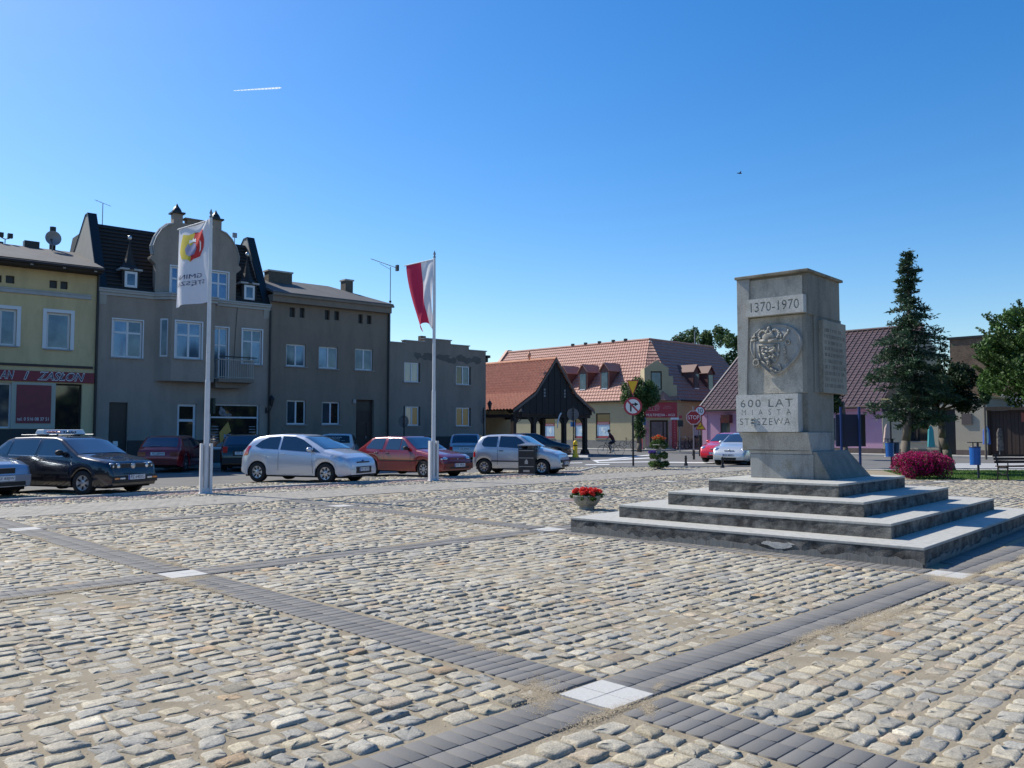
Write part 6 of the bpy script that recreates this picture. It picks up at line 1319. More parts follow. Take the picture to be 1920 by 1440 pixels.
# car nose by the monument (right), facing us
P10 = {**P9, 'L': 4.2, 'W': 1.71, 'fa': 3.4, 'ra': .8, 'top': [(0, .55), (.05, .9), (.25, 1.1), (.6, 1.38), (1.0, 1.45), (2.0, 1.47), (2.35, 1.40), (3.0, 1.04), (3.2, .97), (3.8, .86), (4.05, .74), (4.15, .6), (4.2, .5)], 'glass': [(G, [(.6, 1.0), (1.5, .97), (1.5, 1.36), (.9, 1.33)]), (G, [(1.56, .97), (2.75, .95), (2.4, 1.25), (2.15, 1.36), (1.56, 1.37)])], 'ws': (2.3, 2.98), 'rw': (.3, .55), 'seams': [(1.53, .25, 1.53, .95)], 'handles': [(1.7, .82)], 'mir': (2.7, .99),
       'sidep': [('headlamp', m_chrome, [(3.62, .74), (3.98, .60), (4.0, .70), (3.85, .80), (3.64, .84)])], 'front': [('headlamp_lens', m_chrome, (3.93, .62, .70), (.16, .15, .12)), ('badge', m_steel, (4.11, 0, .70), (.03, .06, .04))],
       'boxes': [('grille', m_steel, (4.02, 4.13, -.22, .22, .66, .70)), ('lower_intake', m_plast, (4.10, 4.21, -.34, .34, .27, .38)), ('fog_grille', m_plast, (3.98, 4.10, .44, .70, .28, .38))], 'plate_f': (4.205, .475, 'PO 48271')}
yaw = R_(-124); L_ = 3.2; fx_, fy_ = 9.75, 37.7
c10 = Car('silver saloon nose beside the monument, facing the square', P10, paint('bright_silver_paint', (.58, .60, .60), .5, .3), (fx_-L_*math.cos(yaw), fy_-L_*math.sin(yaw)), yaw)
P11 = {**P10, 'plate_f': (4.205, .475, 'PZ 61KA')}
yaw = R_(-125); c11 = Car('bright red car half hidden behind the silver saloon at the monument', P11, paint('bright_red_paint', (.62, .02, .035), .1, .25), (9.9-3.2*math.cos(yaw), 41.0-3.2*math.sin(yaw)), yaw)
c12 = Car('dark navy car standing in the shade before the timber shed', {**P7, 'L': 3.9, 'fa': 3.1, 'W': 1.66, 'top': P4['top'], 'belt': P4['belt'], 'glass': P4['glass'], 'ws': P4['ws'], 'rw': P4['rw'], 'seams': [], 'front': [], 'boxes': [], 'sidep': [], 'plate_f': (3.93, .42, 'PZ 31KL'), 'handles': [], 'strip': (.46, .50, .75, 2.25, m_plast)}, paint('dark_navy_paint', (.006, .008, .02), .1, .35), (-.2, 46.5), R_(2))
# ================================================================== FLAGS
def flagpole(label, x, y, h, arm):
    t = thing('flagpole', label, 'flagpole', (x, y, 0), 0, 'white flagpoles on the square')
    ax_ = MB().lathe([(.065, .15), (.062, 2.8), (.05, 2.85), (.048, h-1.2), (.036, h)], n=14); obj('pole', ax_, m_white, t, smooth=False)
    sk = MB()
    for s_ in (-1, 1): sk.box(s_*.115-.03, s_*.115+.03, -.09, .09, .0, 1.25)
    sk.box(-.085, .085, -.05, .09, .0, .16); sk.box(-.16, .16, -.12, .12, 0, .03); sk.box(-.03, .085, .02, .09, .16, 1.2)
    so_ = obj('socket', sk, m_white, t, bevel=.006); so_.rotation_euler = (0, 0, .5)
    obj('finial', MB().lathe([(.036, h), (.05, h+.03), (.02, h+.06), (.045, h+.12), (.001, h+.24)], n=10), m_zinc, t, smooth=True)
    obj('arm', MB().cyl((0, 0, h-.04), (arm[0], arm[1], arm[2]+h-.04), .016), m_white, t); return t
def cloth(name, label, base, fn, nu, nv, m, split=None):
    t = thing(name, label, 'flag', base, 0); parts = []
    return t
m_cloth = mat('white_cloth', (.74, .74, .77), rough=.85, trans=.35); m_rcl = mat('red_cloth', (.62, .03, .09), rough=.85, trans=.35)
m_fy = mat('flag_yellow', (.70, .58, .08), rough=.85, trans=.3); m_fr = mat('flag_red', (.66, .05, .05), rough=.85, trans=.3); m_fb = mat('flag_blue_grey', (.28, .32, .55), rough=.85, trans=.3); m_ft = mat('flag_text_ink', (.05, .06, .13), rough=.85)
# left flag: white municipal banner
p1 = (-7.62, 21.0); H1_ = 6.95
A1 = np.array([-1.22, .95, -.03]); flagpole('white flagpole with the white coat of arms banner, left of the silver hatchback', *p1, H1_, A1*1.0)
def fl1(u, v, off=0.):
    """u 0 at pole .. 1 outer edge, v 0 top .. 1 bottom"""
    k = 1-.10*v*u; au = u*k
    P = np.array([A1[0]*au, A1[1]*au, -.05-v*2.08-.03*u]); n = np.array([-A1[1], A1[0], 0])/np.hypot(A1[0], A1[1]); n = -n if n[1] > 0 else n
    w = .07*math.sin(2*PI*(u*1.35+.35*v)+.6)*(.25+v)+.10*math.sin(PI*u)*math.sin(PI*v*.9)
    # diagonal fold falling from the pole top towards the middle
    d = u-(.06+1.0*v*1.05); f = math.exp(-(d/.10)**2)*max(0, .55-v); w += .13*f
    P[0] += -.16*v*u-.05*v*v; P += n*(w+off)
    P[0] += .05
    return tuple(P)
f1 = thing('municipal_flag', 'white flag with yellow and red shield and mirrored navy writing, hanging from the left pole', 'flag', (p1[0], p1[1], H1_), 0, 'flags on the two poles')
obj('cloth', MB().grid(lambda a, b: fl1(a, b), 40, 50), m_cloth, f1, smooth=True)
def on_cloth(poly, m, name, off, n=10, par=None):
    """fan-subdivided flat print mapped on the cloth"""
    poly = [(u, (v-.2)*1.27+.09) for u, v in poly]
    mb = MB(); cu = sum(p[0] for p in poly)/len(poly); cv = sum(p[1] for p in poly)/len(poly); pts = []
    for a, b in zip(poly, poly[1:]+poly[:1]):
        for i in range(4): pts.append((a[0]+(b[0]-a[0])*i/4, a[1]+(b[1]-a[1])*i/4))
    k = len(pts); vs = []
    for q in range(n+1):
        t = q/n
        for u, v in pts: vs.append(fl1(cu+(u-cu)*t, cv+(v-cv)*t, off))
    return obj(name, mb.add(vs, [(q*k+i, q*k+(i+1) % k, (q+1)*k+(i+1) % k, (q+1)*k+i) for q in range(n) for i in range(k)]), m, par or f1, smooth=True)
# shield outline (u grows to the left in the picture)
sc_ = [(.20, .20), (.17, .30), (.17, .38), (.27, .46), (.44, .475), (.50, .50), (.56, .475), (.73, .46), (.85, .38), (.85, .30), (.82, .20), (.66, .22), (.50, .205), (.34, .22)]
right = [p for p in sc_ if p[0] <= .50]; left = [p for p in sc_ if p[0] >= .50]
fo = .012
on_cloth([(.20, .20), (.17, .30), (.17, .38), (.27, .46), (.44, .475), (.50, .50), (.50, .205), (.34, .22)], m_fr, 'shield_red_half', fo)
on_cloth([(.50, .50), (.56, .475), (.73, .46), (.85, .38), (.85, .30), (.82, .20), (.66, .22), (.50, .205)], m_fy, 'shield_yellow_half', fo)
on_cloth([(.40, .33), (.36, .38), (.42, .43), (.52, .445), (.62, .42), (.68, .36), (.62, .31), (.54, .34), (.48, .31)], m_fb, 'shield_figure', fo+.006)
on_cloth([(.44, .27), (.42, .31), (.50, .30), (.60, .31), (.60, .27), (.55, .29), (.50, .255), (.47, .29)], m_wsign, 'shield_crown', fo+.006)
on_cloth([(.27, .30), (.24, .33), (.25, .40), (.29, .42), (.275, .37)], m_wsign, 'shield_crescent', fo+.006)
def cloth_text(s, uc, vc, w, h):
    me = text_mesh(s, 1, extrude=0); bm = bmesh.new(); bm.from_mesh(me); bmesh.ops.triangulate(bm, faces=bm.faces)
    bmesh.ops.subdivide_edges(bm, edges=[e for e in bm.edges if e.calc_length() > .12], cuts=1, use_grid_fill=False); bm.to_mesh(me); bm.free()
    v = np.zeros(len(me.vertices)*3); me.vertices.foreach_get('co', v); v = v.reshape(-1, 3); v[:, :2] -= (v[:, :2].max(0)+v[:, :2].min(0))/2; sx, sy = np.ptp(v[:, 0]), np.ptp(v[:, 1])
    for i in range(len(v)): v[i] = fl1(uc+v[i, 0]/sx*w, vc-v[i, 1]/sy*h, .014)
    me.vertices.foreach_set('co', v.ravel()); me.update(); me.materials.clear(); me.materials.append(m_ft)
    o = bpy.data.objects.new('lettering', me); sc.collection.objects.link(o); o.parent = f1
cloth_text('GMINA', .53, .655, .62, .055); cloth_text('STĘSZEW', .55, .745, .84, .065)
# right flag: red outer half, white inner half
p2 = (-2.46, 26.4); H2_ = 7.05
A2 = np.array([-1.02, .80, -.05]); flagpole('white flagpole with the red and white flag, in front of the dark red liftback', *p2, H2_, A2*1.05)
def fl2(u, v, off=0.):
    nar = 1-.60*v**1.3*(1 if u > .0 else 0)
    P = np.array([A2[0]*u*nar, A2[1]*u*nar, -.06-v*(2.12+.14*math.sin(PI*u*2.4))-.02*u]); n = np.array([A2[1], -A2[0], 0])/np.hypot(A2[0], A2[1]); n = n if n[1] < 0 else -n
    w = .10*math.sin(2*PI*(u*1.15)+1.0+1.2*v)*(.15+1.1*v)+.05*math.sin(2*PI*u*2.3+2*v)*v
    d = u-(.10+.62*v*1.0); w += .09*math.exp(-(d/.12)**2)*min(1, v*3)
    P += n*(w+off); P[0] += .03-.02*v; return tuple(P)
f2 = thing('red_white_flag', 'red and white flag hanging in folds from the pole by the dark red liftback', 'flag', (p2[0], p2[1], H2_), 0, 'flags on the two poles')
obj('white_band', MB().grid(lambda a, b: fl2(.03+a*.47, b), 24, 44), m_cloth, f2, smooth=True); obj('red_band', MB().grid(lambda a, b: fl2(.50+a*.50, b), 24, 44), m_rcl, f2, smooth=True)

# ================================================================== STREET FURNITURE
m_bin = mat('bin_anthracite', (.035, .036, .038), rough=.42, metal=.3)
tb_ = thing('litter_bin', 'square anthracite litter bin with silver lid in front of the small silver car', 'litter bin', (.62, 30.0, 0), R_(-21)); w = .31
obj('casing', MB().box(-w, w, -w, w, .06, .93), m_bin, tb_, bevel=.01); obj('base', MB().box(-w-.02, w+.02, -w-.02, w+.02, 0, .059), m_steel, tb_)
ld = MB().box(-w-.02, w+.02, -w-.02, w+.02, 1.03, 1.06); ld.hexa([(-w-.03, -w-.03, 1.061), (w+.03, -w-.03, 1.061), (w+.03, w+.03, 1.061), (-w-.03, w+.03, 1.061)], [(-.06, -.06, 1.15), (.06, -.06, 1.15), (.06, .06, 1.15), (-.06, .06, 1.15)]); obj('lid', ld, mat('bin_lid', (.30, .31, .32), rough=.35, metal=.7), tb_)
for sx in (-1, 1):
    for sy in (-1, 1): obj('corner_post', MB().box(sx*w-.03*sx, sx*w, sy*w-.03*sy, sy*w, .931, 1.029), m_bin, tb_)
for k, z in enumerate((.86, .60, .30)):
    obj('rib', MB().box(-w+.04, w-.04, -w-.012, -w-.001, z, z+.02), m_steel, tb_); obj('rib', MB().box(w+.001, w+.012, -w+.04, w-.04, z, z+.02), m_bin, tb_)
em = MB().prism([(-.06, .40), (.06, .40), (.06, .50), (0, .57), (-.06, .50)], -w-.012, -w-.002); obj('emblem', em, m_steel, tb_)
obj('letter_plate', MB().box(-.12, .12, -w-.01, -w-.002, .12, .19), m_steel, tb_)
# traffic signs
def post(t, h, m=m_blk, r=.045, z0=0): return obj('post', MB().cyl((0, 0, z0), (0, 0, h), r, n=10), m, t)
def rim(t, r, m, y=-.035): return obj('rim', MB().lathe([(r*.80, y-.006), (r, y-.006), (r, y+.01), (r*.80, y+.01)], n=28, ax='y'), m, t)
sx, sy = 5.35, 37.2; sg1 = thing('traffic_sign_post', 'black post with yellow give way triangle above a no right turn sign', 'traffic sign', (sx, sy, 0), math.atan2(-sx, sy)*.5)
zz = lambda py, Y: 1.57+(807.6-py)*Y/F_
post(sg1, zz(712, sy))
za, zb = zz(713, sy), zz(743, sy); tw = .27
tri = MB().prism([(-tw, za), (tw, za), (0, zb)], -.06, -.05); tri = obj('give_way_plate', tri, m_red, sg1); obj('yellow_field', MB().prism([(-tw*.80, za-.04), (tw*.80, za-.04), (0, zb+.10)], -.066, -.061), m_yel, tri)
zc = zz(762, sy); rr = .405; ds_ = obj('no_right_turn_plate', MB().disc((0, -.07, zc), rr, 32, 'y', .012), m_red, sg1); o = obj('white_field', MB().disc((0, -.08, zc), rr*.78, 32, 'y', .004), m_wsign, ds_)
ar = MB().box(-.13, -.06, -.088, -.083, zc-.23, zc+.06).box(-.13, .10, -.088, -.083, zc+.06, zc+.12); ar.prism([(.08, zc+.0), (.24, zc+.09), (.08, zc+.18)], -.088, -.083); obj('arrow', ar, m_ink, ds_)
obj('red_bar', MB().hexa([(-.24, -.094, zc+.20), (-.19, -.094, zc+.25), (-.19, -.090, zc+.25), (-.24, -.090, zc+.20)], [(.20, -.094, zc-.26), (.25, -.094, zc-.21), (.25, -.090, zc-.21), (.20, -.090, zc-.26)]), m_red, ds_)
obj('clamp', MB().box(-.5, -.1, -.03, .0, zc-.06, zc-.03), m_steel, sg1)
sx, sy = at_depth(1300, 46); st_ = thing('stop_sign', 'red octagonal stop sign in front of the corner shop', 'traffic sign', (sx, sy, 0), -.15); post(st_, 2.9, m_zinc, .035); obj('post_foot', MB().cyl((0, 0, 0), (0, 0, .5), .06), m_blk, st_)
zc = zz(783, 46); r8 = .40; oc = [(r8*math.cos(PI/8+k*PI/4), zc+r8*math.sin(PI/8+k*PI/4)) for k in range(8)]; pl_ = obj('octagon', MB().prism(oc, -.05, -.04), m_wsign, st_); obj('red_field', MB().prism([(x*.93, zc+(z-zc)*.93) for x, z in oc], -.056, -.051), mat('stop_red', (.30, .015, .025), rough=.4), pl_)
text('STOP', .3, m_wsign, pl_, (0, -.06, zc), width=.60, height=.22, extrude=.002)
sx, sy = at_depth(1312, 52); sp = thing('speed_limit_sign', 'round thirty limit sign over a yellow bend warning triangle, right of the stop sign', 'traffic sign', (sx, sy, 0), -.15); post(sp, 2.9, m_zinc, .035); obj('post_foot', MB().cyl((0, 0, 0), (0, 0, 1.3), .09), m_blk, sp)
zc = zz(771, 52); pl_ = obj('limit_plate', MB().disc((0, -.06, zc), .34, 28, 'y', .012), m_red, sp); obj('white_field', MB().disc((0, -.07, zc), .26, 28, 'y', .004), m_wsign, pl_); text('30', .3, m_ink, pl_, (0, -.075, zc), width=.34, height=.28, extrude=.002)
za, zb = zz(789, 52), zz(806, 52); pl_ = obj('warning_triangle', MB().prism([(-.30, zb), (.36, zb), (.03, za)], -.06, -.05), m_red, sp); obj('yellow_field', MB().prism([(-.22, zb+.05), (.28, zb+.05), (.03, za-.10)], -.066, -.061), m_yel, pl_)
obj('bend_arrow', MB().tube([(-.06, -.07, zb+.08), (-.06, -.07, zb+.2), (.08, -.07, zb+.22), (.08, -.07, zb+.34)], .018, 5), m_ink, pl_)
def back_sign(label, px, py, Y, r, top, squash=1., rz=0., m=None, low=0):
    x, y = at_depth(px, Y); t = thing('sign_seen_from_behind', label, 'traffic sign', (x, y, 0), rz); post(t, zz(top, Y), m_blk, .035, low); zc = zz(py, Y)
    d = obj('round_plate', MB().disc((0, .05, zc), r, 28, 'y', .012), m or mat('sign_back_grey', (.09, .095, .10), (.12, .125, .13), 4, rough=.6), t); obj('clamp', MB().box(-.1, .1, .0, .04, zc-.05, zc-.02).box(-.1, .1, .0, .04, zc+.1, zc+.13), m_zinc, t); return t
back_sign('dark round sign seen from behind in front of the stepped house', 758, 790, 42, .30, 761, rz=.7)
back_sign('narrow edge on sign beside the right corner of the stepped house', 907, 781, 46, .40, 764, rz=1.25)
t = back_sign('grey round sign seen from behind above the yellow bollard', 1075, 777, 48.5, .36, 762, low=.3, rz=.3)
obj('blue_plate', MB().box(-.17, .13, .03, .04, zz(800, 48.5), zz(791, 48.5)), mat('sign_blue', (.05, .18, .42), rough=.4), t)
back_sign('dark purple round sign seen from behind beside the spruce', 1669, 766, 35.6, .33, 755, m=mat('sign_back_purple', (.05, .035, .055), rough=.6), rz=-.3)
x, y = at_depth(1205, 63); t = thing('blue_pedestrian_sign', 'small blue square pedestrian sign beside the ivy covered tree', 'traffic sign', (x, y, 0), 0); post(t, zz(783, 63), m_zinc, .03); pl_ = obj('blue_plate', MB().box(-.22, .22, -.06, -.05, zz(797, 63), zz(783, 63)), MATS['sign_blue'], t)
obj('white_figure', MB().ell((0, -.064, zz(786.5, 63)), (.05, .006, .05), 8, 6).box(-.05, .05, -.068, -.061, zz(793, 63), zz(788, 63)).box(-.05, -.01, -.068, -.061, zz(796, 63), zz(793, 63)).box(.01, .05, -.068, -.061, zz(796, 63), zz(793, 63)), m_wsign, pl_)
x, y = at_depth(1274, 62); t = thing('street_name_sign', 'post with white street name plate and small red sign right of the corner shop door', 'street sign', (x, y, 0), -.2); post(t, zz(777, 62), m_zinc, .04); obj('name_plate', MB().box(-.65, -.05, -.05, -.04, zz(787, 62), zz(783, 62)), m_wsign, t); obj('red_plate', MB().box(-.05, .18, -.05, -.04, zz(784, 62), zz(779, 62)), m_red, t)
obj('dark_box', MB().box(-.15, .25, -.12, .1, zz(800, 62), zz(788, 62)), m_bin, t)
# yellow bollard, black bollards
x, y = gp(1079, 857.5, .12)[:2]; t = thing('yellow_bollard', 'bright yellow bollard on the traffic island before the timber shed', 'bollard', (x, y, .115), 0)
obj('body', MB().lathe([(.18, 0), (.17, .12), (.11, .22), (.115, .75), (.12, .78), (.11, .86), (.05, .92), (.001, .93)], n=16), mat('bollard_yellow', (.80, .52, .02), rough=.45), t, smooth=True); obj('band', MB().lathe([(.118, .62), (.118, .68)], n=16), m_blk, t)
bo = thing('black_bollard', 'short black bollard at the kerb between planter tower and silver saloon', 'bollard', (*gp(1286, 873.5)[:2], 0), 0, 'black cast bollards')
obj('body', MB().lathe([(.09, 0), (.085, .10), (.055, .14), (.05, .30), (.065, .33), (.05, .36), (.045, .42), (.06, .44), (.001, .48)], n=12), m_blk, bo, smooth=True)
dup(bo, (*at_depth(1353, 35.4), 0), 0, 'black bollard directly in front of the silver saloon by the monument'); dup(bo, (*at_depth(1299, 53.5), 0), 0, 'small far black bollard under the stop sign')
# display board
m_nvy = mat('board_navy', (.014, .022, .06), (.018, .028, .072), 3, rough=.5); m_pb = mat('post_blue', (.012, .04, .16), rough=.4)
Yb = 35.; x, y = at_depth(1594, Yb); t = thing('notice_display_board', 'navy display board on two blue posts beyond the monument', 'notice board', (x, y, 0), -.12)
xa, xb = (1577-1594)/F_*Yb, (1610-1594)/F_*Yb; z0, z1 = zz(837, Yb), zz(777, Yb)
for xx in (xa, xb): obj('post', MB().cyl((xx, 0, 0), (xx, 0, zz(763, Yb)), .055, n=12), m_pb, t)
bd = obj('board', MB().box((1568-1594)/F_*Yb, (1616-1594)/F_*Yb, .06, .12, z0, z1), m_nvy, t); obj('board_edge', MB().box((1616-1594)/F_*Yb, (1622-1594)/F_*Yb, .10, .5, z0, z1), m_bin, bd)
# blue bins
m_bb = mat('bin_blue', (.012, .12, .42), (.01, .10, .36), 4, rough=.4)
def bluebin(label, px, Y, pz=(837, 871), bx=-.06):
    x, y = at_depth(px, Y); t = thing('blue_litter_bin', label, 'litter bin', (x, y, 0), 0, 'blue round litter bins')
    z1 = zz(pz[0], Y); z0 = zz(pz[1], Y); obj('post', MB().cyl((0, 0, 0), (0, 0, z1+.12), .035), mat('post_dark_blue', (.012, .02, .05), rough=.5), t); r = .17
    obj('bucket', MB().lathe([(.001, z0), (r*.92, z0), (r, z1), (r-.01, z1), (r*.9, z0+.02)], (-.10+bx, -.12, 0), 22), m_bb, t, smooth=False)
    obj('hoop', MB().tube([(-.16+bx, -.12, z1), (-.16+bx, -.12, z1+.13)], .018).tube([(.0+bx, -.12, z1), (.0+bx, -.12, z1+.13)], .018).box(-.30+bx, .10+bx, -.2, -.04, z1+.12, z1+.145), m_blk, t)
    obj('rim', MB().lathe([(r+.004, z1-.03), (r+.012, z1-.015), (r+.004, z1)], (-.10+bx, -.12, 0), 22), MATS['post_dark_blue'], t); return t
bluebin('blue round litter bin on a post beside the bench, right edge', 1831, 27.4)
b2 = bluebin('blue litter bin on a post left of the magenta flower bush', 1672, 34.2, (829, 856), bx=-.08)
obj('second_bucket', MB().lathe([(.001, .62), (.12, .62), (.15, 1.1), (.14, 1.1)], (.17, .1, 0), 18), mat('bin_blue_dark', (.012, .06, .18), rough=.5), b2)
# bench (end-on)
x, y = at_depth(1877, 26.6); bn = thing('park_bench', 'dark slatted park bench at the right edge of the lawn', 'bench', (x, y, 0), R_(12))
for k in range(2):
    ox = k*1.7; leg = MB().tube([(ox, -.22, 0), (ox, -.16, .22), (ox, -.2, .42), (ox, .2, .42), (ox, .24, 0)], .024).tube([(ox, .2, .42), (ox, .30, .82)], .024).tube([(ox, -.2, .62), (ox, .24, .62)], .02).tube([(ox, -.2, .42), (ox, -.2, .62)], .018); leg.tube([(ox, -.16, .22), (ox, 0, .18), (ox, .2, .25)], .018); obj('leg', leg, m_blk, bn)
for k in range(5): obj('slat', MB().box(-.1, 1.8, -.22+k*.09, -.15+k*.09, .435, .465), m_dwood, bn)
for k in range(3): obj('slat', MB().box(-.1, 1.8, .225+k*.03, .25+k*.03, .54+k*.10, .61+k*.10), m_dwood, bn)
# hanging clothes by the shop
def garment(label, px, top, bot, Y, w, m, m2=None, sk=1.35, base=855, name='hanging_garment'):
    x, y = at_depth(px, Y); t = thing(name, label, 'clothing', (x, y, 0), .2); z1, z0 = zz(top, Y), zz(bot, Y)
    st = MB().cyl((0, .05, .05), (0, .05, z1), .02); st.cyl((0, .05, .05), (0, .05, .08), .2, .18, 12); obj('stand', st, m_zinc, t)
    def g_(u, v): a = 2*PI*u; ww = w*(.45+.55*min(1, v*5))*(1+(sk-1)*v); r = 1+.12*math.sin(a*5+v*3)*v; return (ww*.5*math.cos(a)*r, ww*.28*math.sin(a)*r, z1-(z1-z0)*v)
    obj('garment', MB().grid(g_, 40, 14), m, t, smooth=True)
    if m2: obj('garment_front', MB().grid(lambda u, v: ((-w*.42+u*w*.4)*(1+(sk-1)*v), -w*.30*(1+.3*v)-.03*math.sin(u*6+v*4), z1-.05-(z1-z0-.1)*v), 10, 10), m2, t, smooth=True)
    return t
garment('pale pink dress on a stand left of the spruce trunks', 1663, 795, 829, 50, .32, mat('cloth_pale_pink', (.50, .37, .33), rough=.9), sk=1.8)
garment('turquoise garment hanging between the two leaning trunks', 1744, 799, 838, 51, .34, mat('cloth_turquoise', (.05, .30, .32), rough=.9))
garment('blue and mint garment on a stand before the brown gateway', 1848, 800, 833, 49, .40, mat('cloth_blue', (.04, .10, .38), rough=.9), mat('cloth_mint', (.42, .60, .55), rough=.9), sk=1.15)
garment('dark patterned clothes on a stand, right of the blue garment', 1873, 803, 845, 49, .38, mat('cloth_pattern', (.03, .03, .03), (.20, .17, .15), 7, rough=.9, detail=1), sk=1.1)

# ================================================================== PLANTS
m_leaf = mat_attr('foliage', rough=.6, namt=.1, bump=0, trans=.25, spec=.3)
m_petal = mat_attr('petals', rough=.7, namt=.1, bump=0, trans=.3)
def leaves(name, blobs, n, size, col, par, m=None, var=.35, seed=1, flat=.0, shell=.55, kind=None, col2=None, f2=0.):
    """leaf-sized diamond faces scattered through the volume of the blobs"""
    g = np.random.default_rng(seed); vol = np.array([b[3]*b[4]*b[5] for b in blobs])**.8; pick = g.choice(len(blobs), n, p=vol/vol.sum())
    B = np.array(blobs)[pick]; d = g.normal(size=(n, 3)); d /= np.linalg.norm(d, axis=1)[:, None]; r = (shell+(1-shell)*g.random(n))**1.0; r = np.where(g.random(n) < .12, r*g.uniform(1.0, 1.22, n), r)
    c = B[:, :3]+d*B[:, 3:6]*r[:, None]
    nn = d*.6+g.normal(size=(n, 3))*.7; nn /= np.linalg.norm(nn, axis=1)[:, None]; a = np.cross(nn, g.normal(size=(n, 3))); a /= np.linalg.norm(a, axis=1)[:, None]; b = np.cross(nn, a)
    s = size*g.uniform(.6, 1.35, (n, 1)); V = np.stack([c-a*s, c-b*s*.55+nn*s*.1, c+a*s, c+b*s*.55+nn*s*.1], 1)
    clump = g.uniform(1-var, 1+var, len(blobs))[pick]; C = np.ones((n, 4, 4)); base = np.array(col)[None]*(clump*g.uniform(.75, 1.25, n))[:, None]
    if col2 is not None: k = g.random(n) < f2; base[k] = np.array(col2)*g.uniform(.7, 1.3, (k.sum(), 1))
    C[:, :, :3] = base[:, None]
    o = bpy.data.objects.new(name, np_mesh(name, V, [(0, 1, 2, 3)], [], C, m or m_leaf)); sc.collection.objects.link(o); o.parent = par
    if kind: o['kind'] = kind
    return o
def crown_blobs(c, r, n, br, seed, squash=1.):
    g = random.Random(seed); out = []
    for _ in range(n):
        while True:
            v = [g.uniform(-1, 1) for _ in range(3)]
            if sum(q*q for q in v) < 1: break
        k = br*g.uniform(.6, 1.3); out.append((c[0]+v[0]*r[0], c[1]+v[1]*r[1], c[2]+v[2]*r[2], k, k, k*squash))
    return out
def limb(mb, a, b, r0, r1, seed, n=5, wob=.08):
    g = random.Random(seed); a, b = Vector(a), Vector(b); L_ = (b-a).length; pts = [a+(b-a)*i/n+Vector([g.uniform(-wob, wob)*L_*(0 < i < n) for _ in range(3)]) for i in range(n+1)]
    for i in range(n): mb.cyl(pts[i], pts[i+1], r0+(r1-r0)*i/n, r0+(r1-r0)*(i+1)/n, 8)
    return pts
# spruce
def spruce(x, y, H, label):
    t = thing('spruce_tree', label, 'tree', (x, y, 0)); g = random.Random(4)
    tr = MB(); pts = [(-.30, 0, 0), (-.24, 0, 1.2), (-.05, 0, 2.4), (.02, 0, 4), (0, 0, 6), (0, 0, H-.15)]; rr = [.17, .15, .13, .10, .06, .012]
    for i in range(5): tr.cyl(pts[i], pts[i+1], rr[i], rr[i+1], 10)
    obj('trunk', tr, m_bark, t, smooth=True)
    # half widths read off the photograph by height: (z, left, right)
    prof = [(1.7, .7, .9), (2.3, 1.35, 1.3), (3.0, 1.3, 1.5), (3.6, 1.45, 1.2), (4.0, 1.25, 1.0), (4.5, 1.65, 1.15), (4.9, 1.2, 1.3), (5.25, .7, 1.15), (5.6, .9, .9), (5.95, 1.0, .75), (6.3, .6, .85), (6.6, .35, .3), (6.9, .40, .35), (7.3, .38, .36), (7.6, .36, .36), (7.9, .2, .2), (8.15, .1, .1)]
    bz = [p[0] for p in prof]; bl_ = [p[1] for p in prof]; br_ = [p[2] for p in prof]; z = 1.75; bm_ = MB(); V = []; C = []
    rg2 = np.random.default_rng(6)
    while z < H-.12:
        nb_ = 7 if z < 5 else 6
        for k in range(nb_):
            a = g.uniform(0, 2*PI); c = math.cos(a); R = np.interp(z, bz, br_ if c > 0 else bl_)*g.uniform(.5, 1.22)*(1 if abs(c) > .3 else .9); R = max(.08, R)
            z0 = z+g.uniform(-.1, .1)+R*.12; tip = Vector((R*c, R*math.sin(a), z0-R*g.uniform(.05, .30)+.0)); root = Vector((.0, 0, z0)); mid = (root+tip)/2+Vector((0, 0, R*.05))
            P = [root, mid, tip, tip+Vector((c*.1, math.sin(a)*.1, .06))]
            bm_.cyl(root, mid, .02, .013, 5); bm_.cyl(mid, tip, .013, .006, 5)
            m_ = int(22+R*88); tt_ = rg2.random(m_)**.75
            for t_ in tt_:
                q = root.lerp(mid, t_*2) if t_ < .5 else mid.lerp(tip, (t_-.5)*2); side = rg2.normal(size=3)*np.array([.14, .14, .07])*(.45+.75*(1-t_))*(.6+.5*R); q2 = np.array(q)+side+np.array([0, 0, -.03])
                dr = np.array([c*.7, math.sin(a)*.7, .1])+rg2.normal(size=3)*.55; dr /= np.linalg.norm(dr); l_ = rg2.uniform(.07, .15); s_ = np.cross(dr, rg2.normal(size=3)); s_ /= np.linalg.norm(s_); s_ *= rg2.uniform(.018, .035)
                V.append([q2-dr*l_*.4, q2+s_, q2+dr*l_, q2-s_]); col = np.array([.030, .062, .034])*rg2.uniform(.6, 1.5)*(1.0 if rg2.random() > .2 else 1.5)*(.8+.35*t_); C.append(col)
        z += .235 if z < 6.6 else .19
    obj('branches', bm_, m_bark, t)['kind'] = 'stuff'
    V = np.array(V); CC = np.ones((len(V), 4, 4)); CC[:, :, :3] = np.array(C)[:, None]
    o = bpy.data.objects.new('needles', np_mesh('needles', V, [(0, 1, 2, 3)], [], CC, m_leaf)); sc.collection.objects.link(o); o.parent = t; o['kind'] = 'stuff'; return t
sxx, syy = at_depth(1709, 31.2); spruce(sxx, syy, 8.45, 'tall ragged dark spruce behind the magenta flower bush')
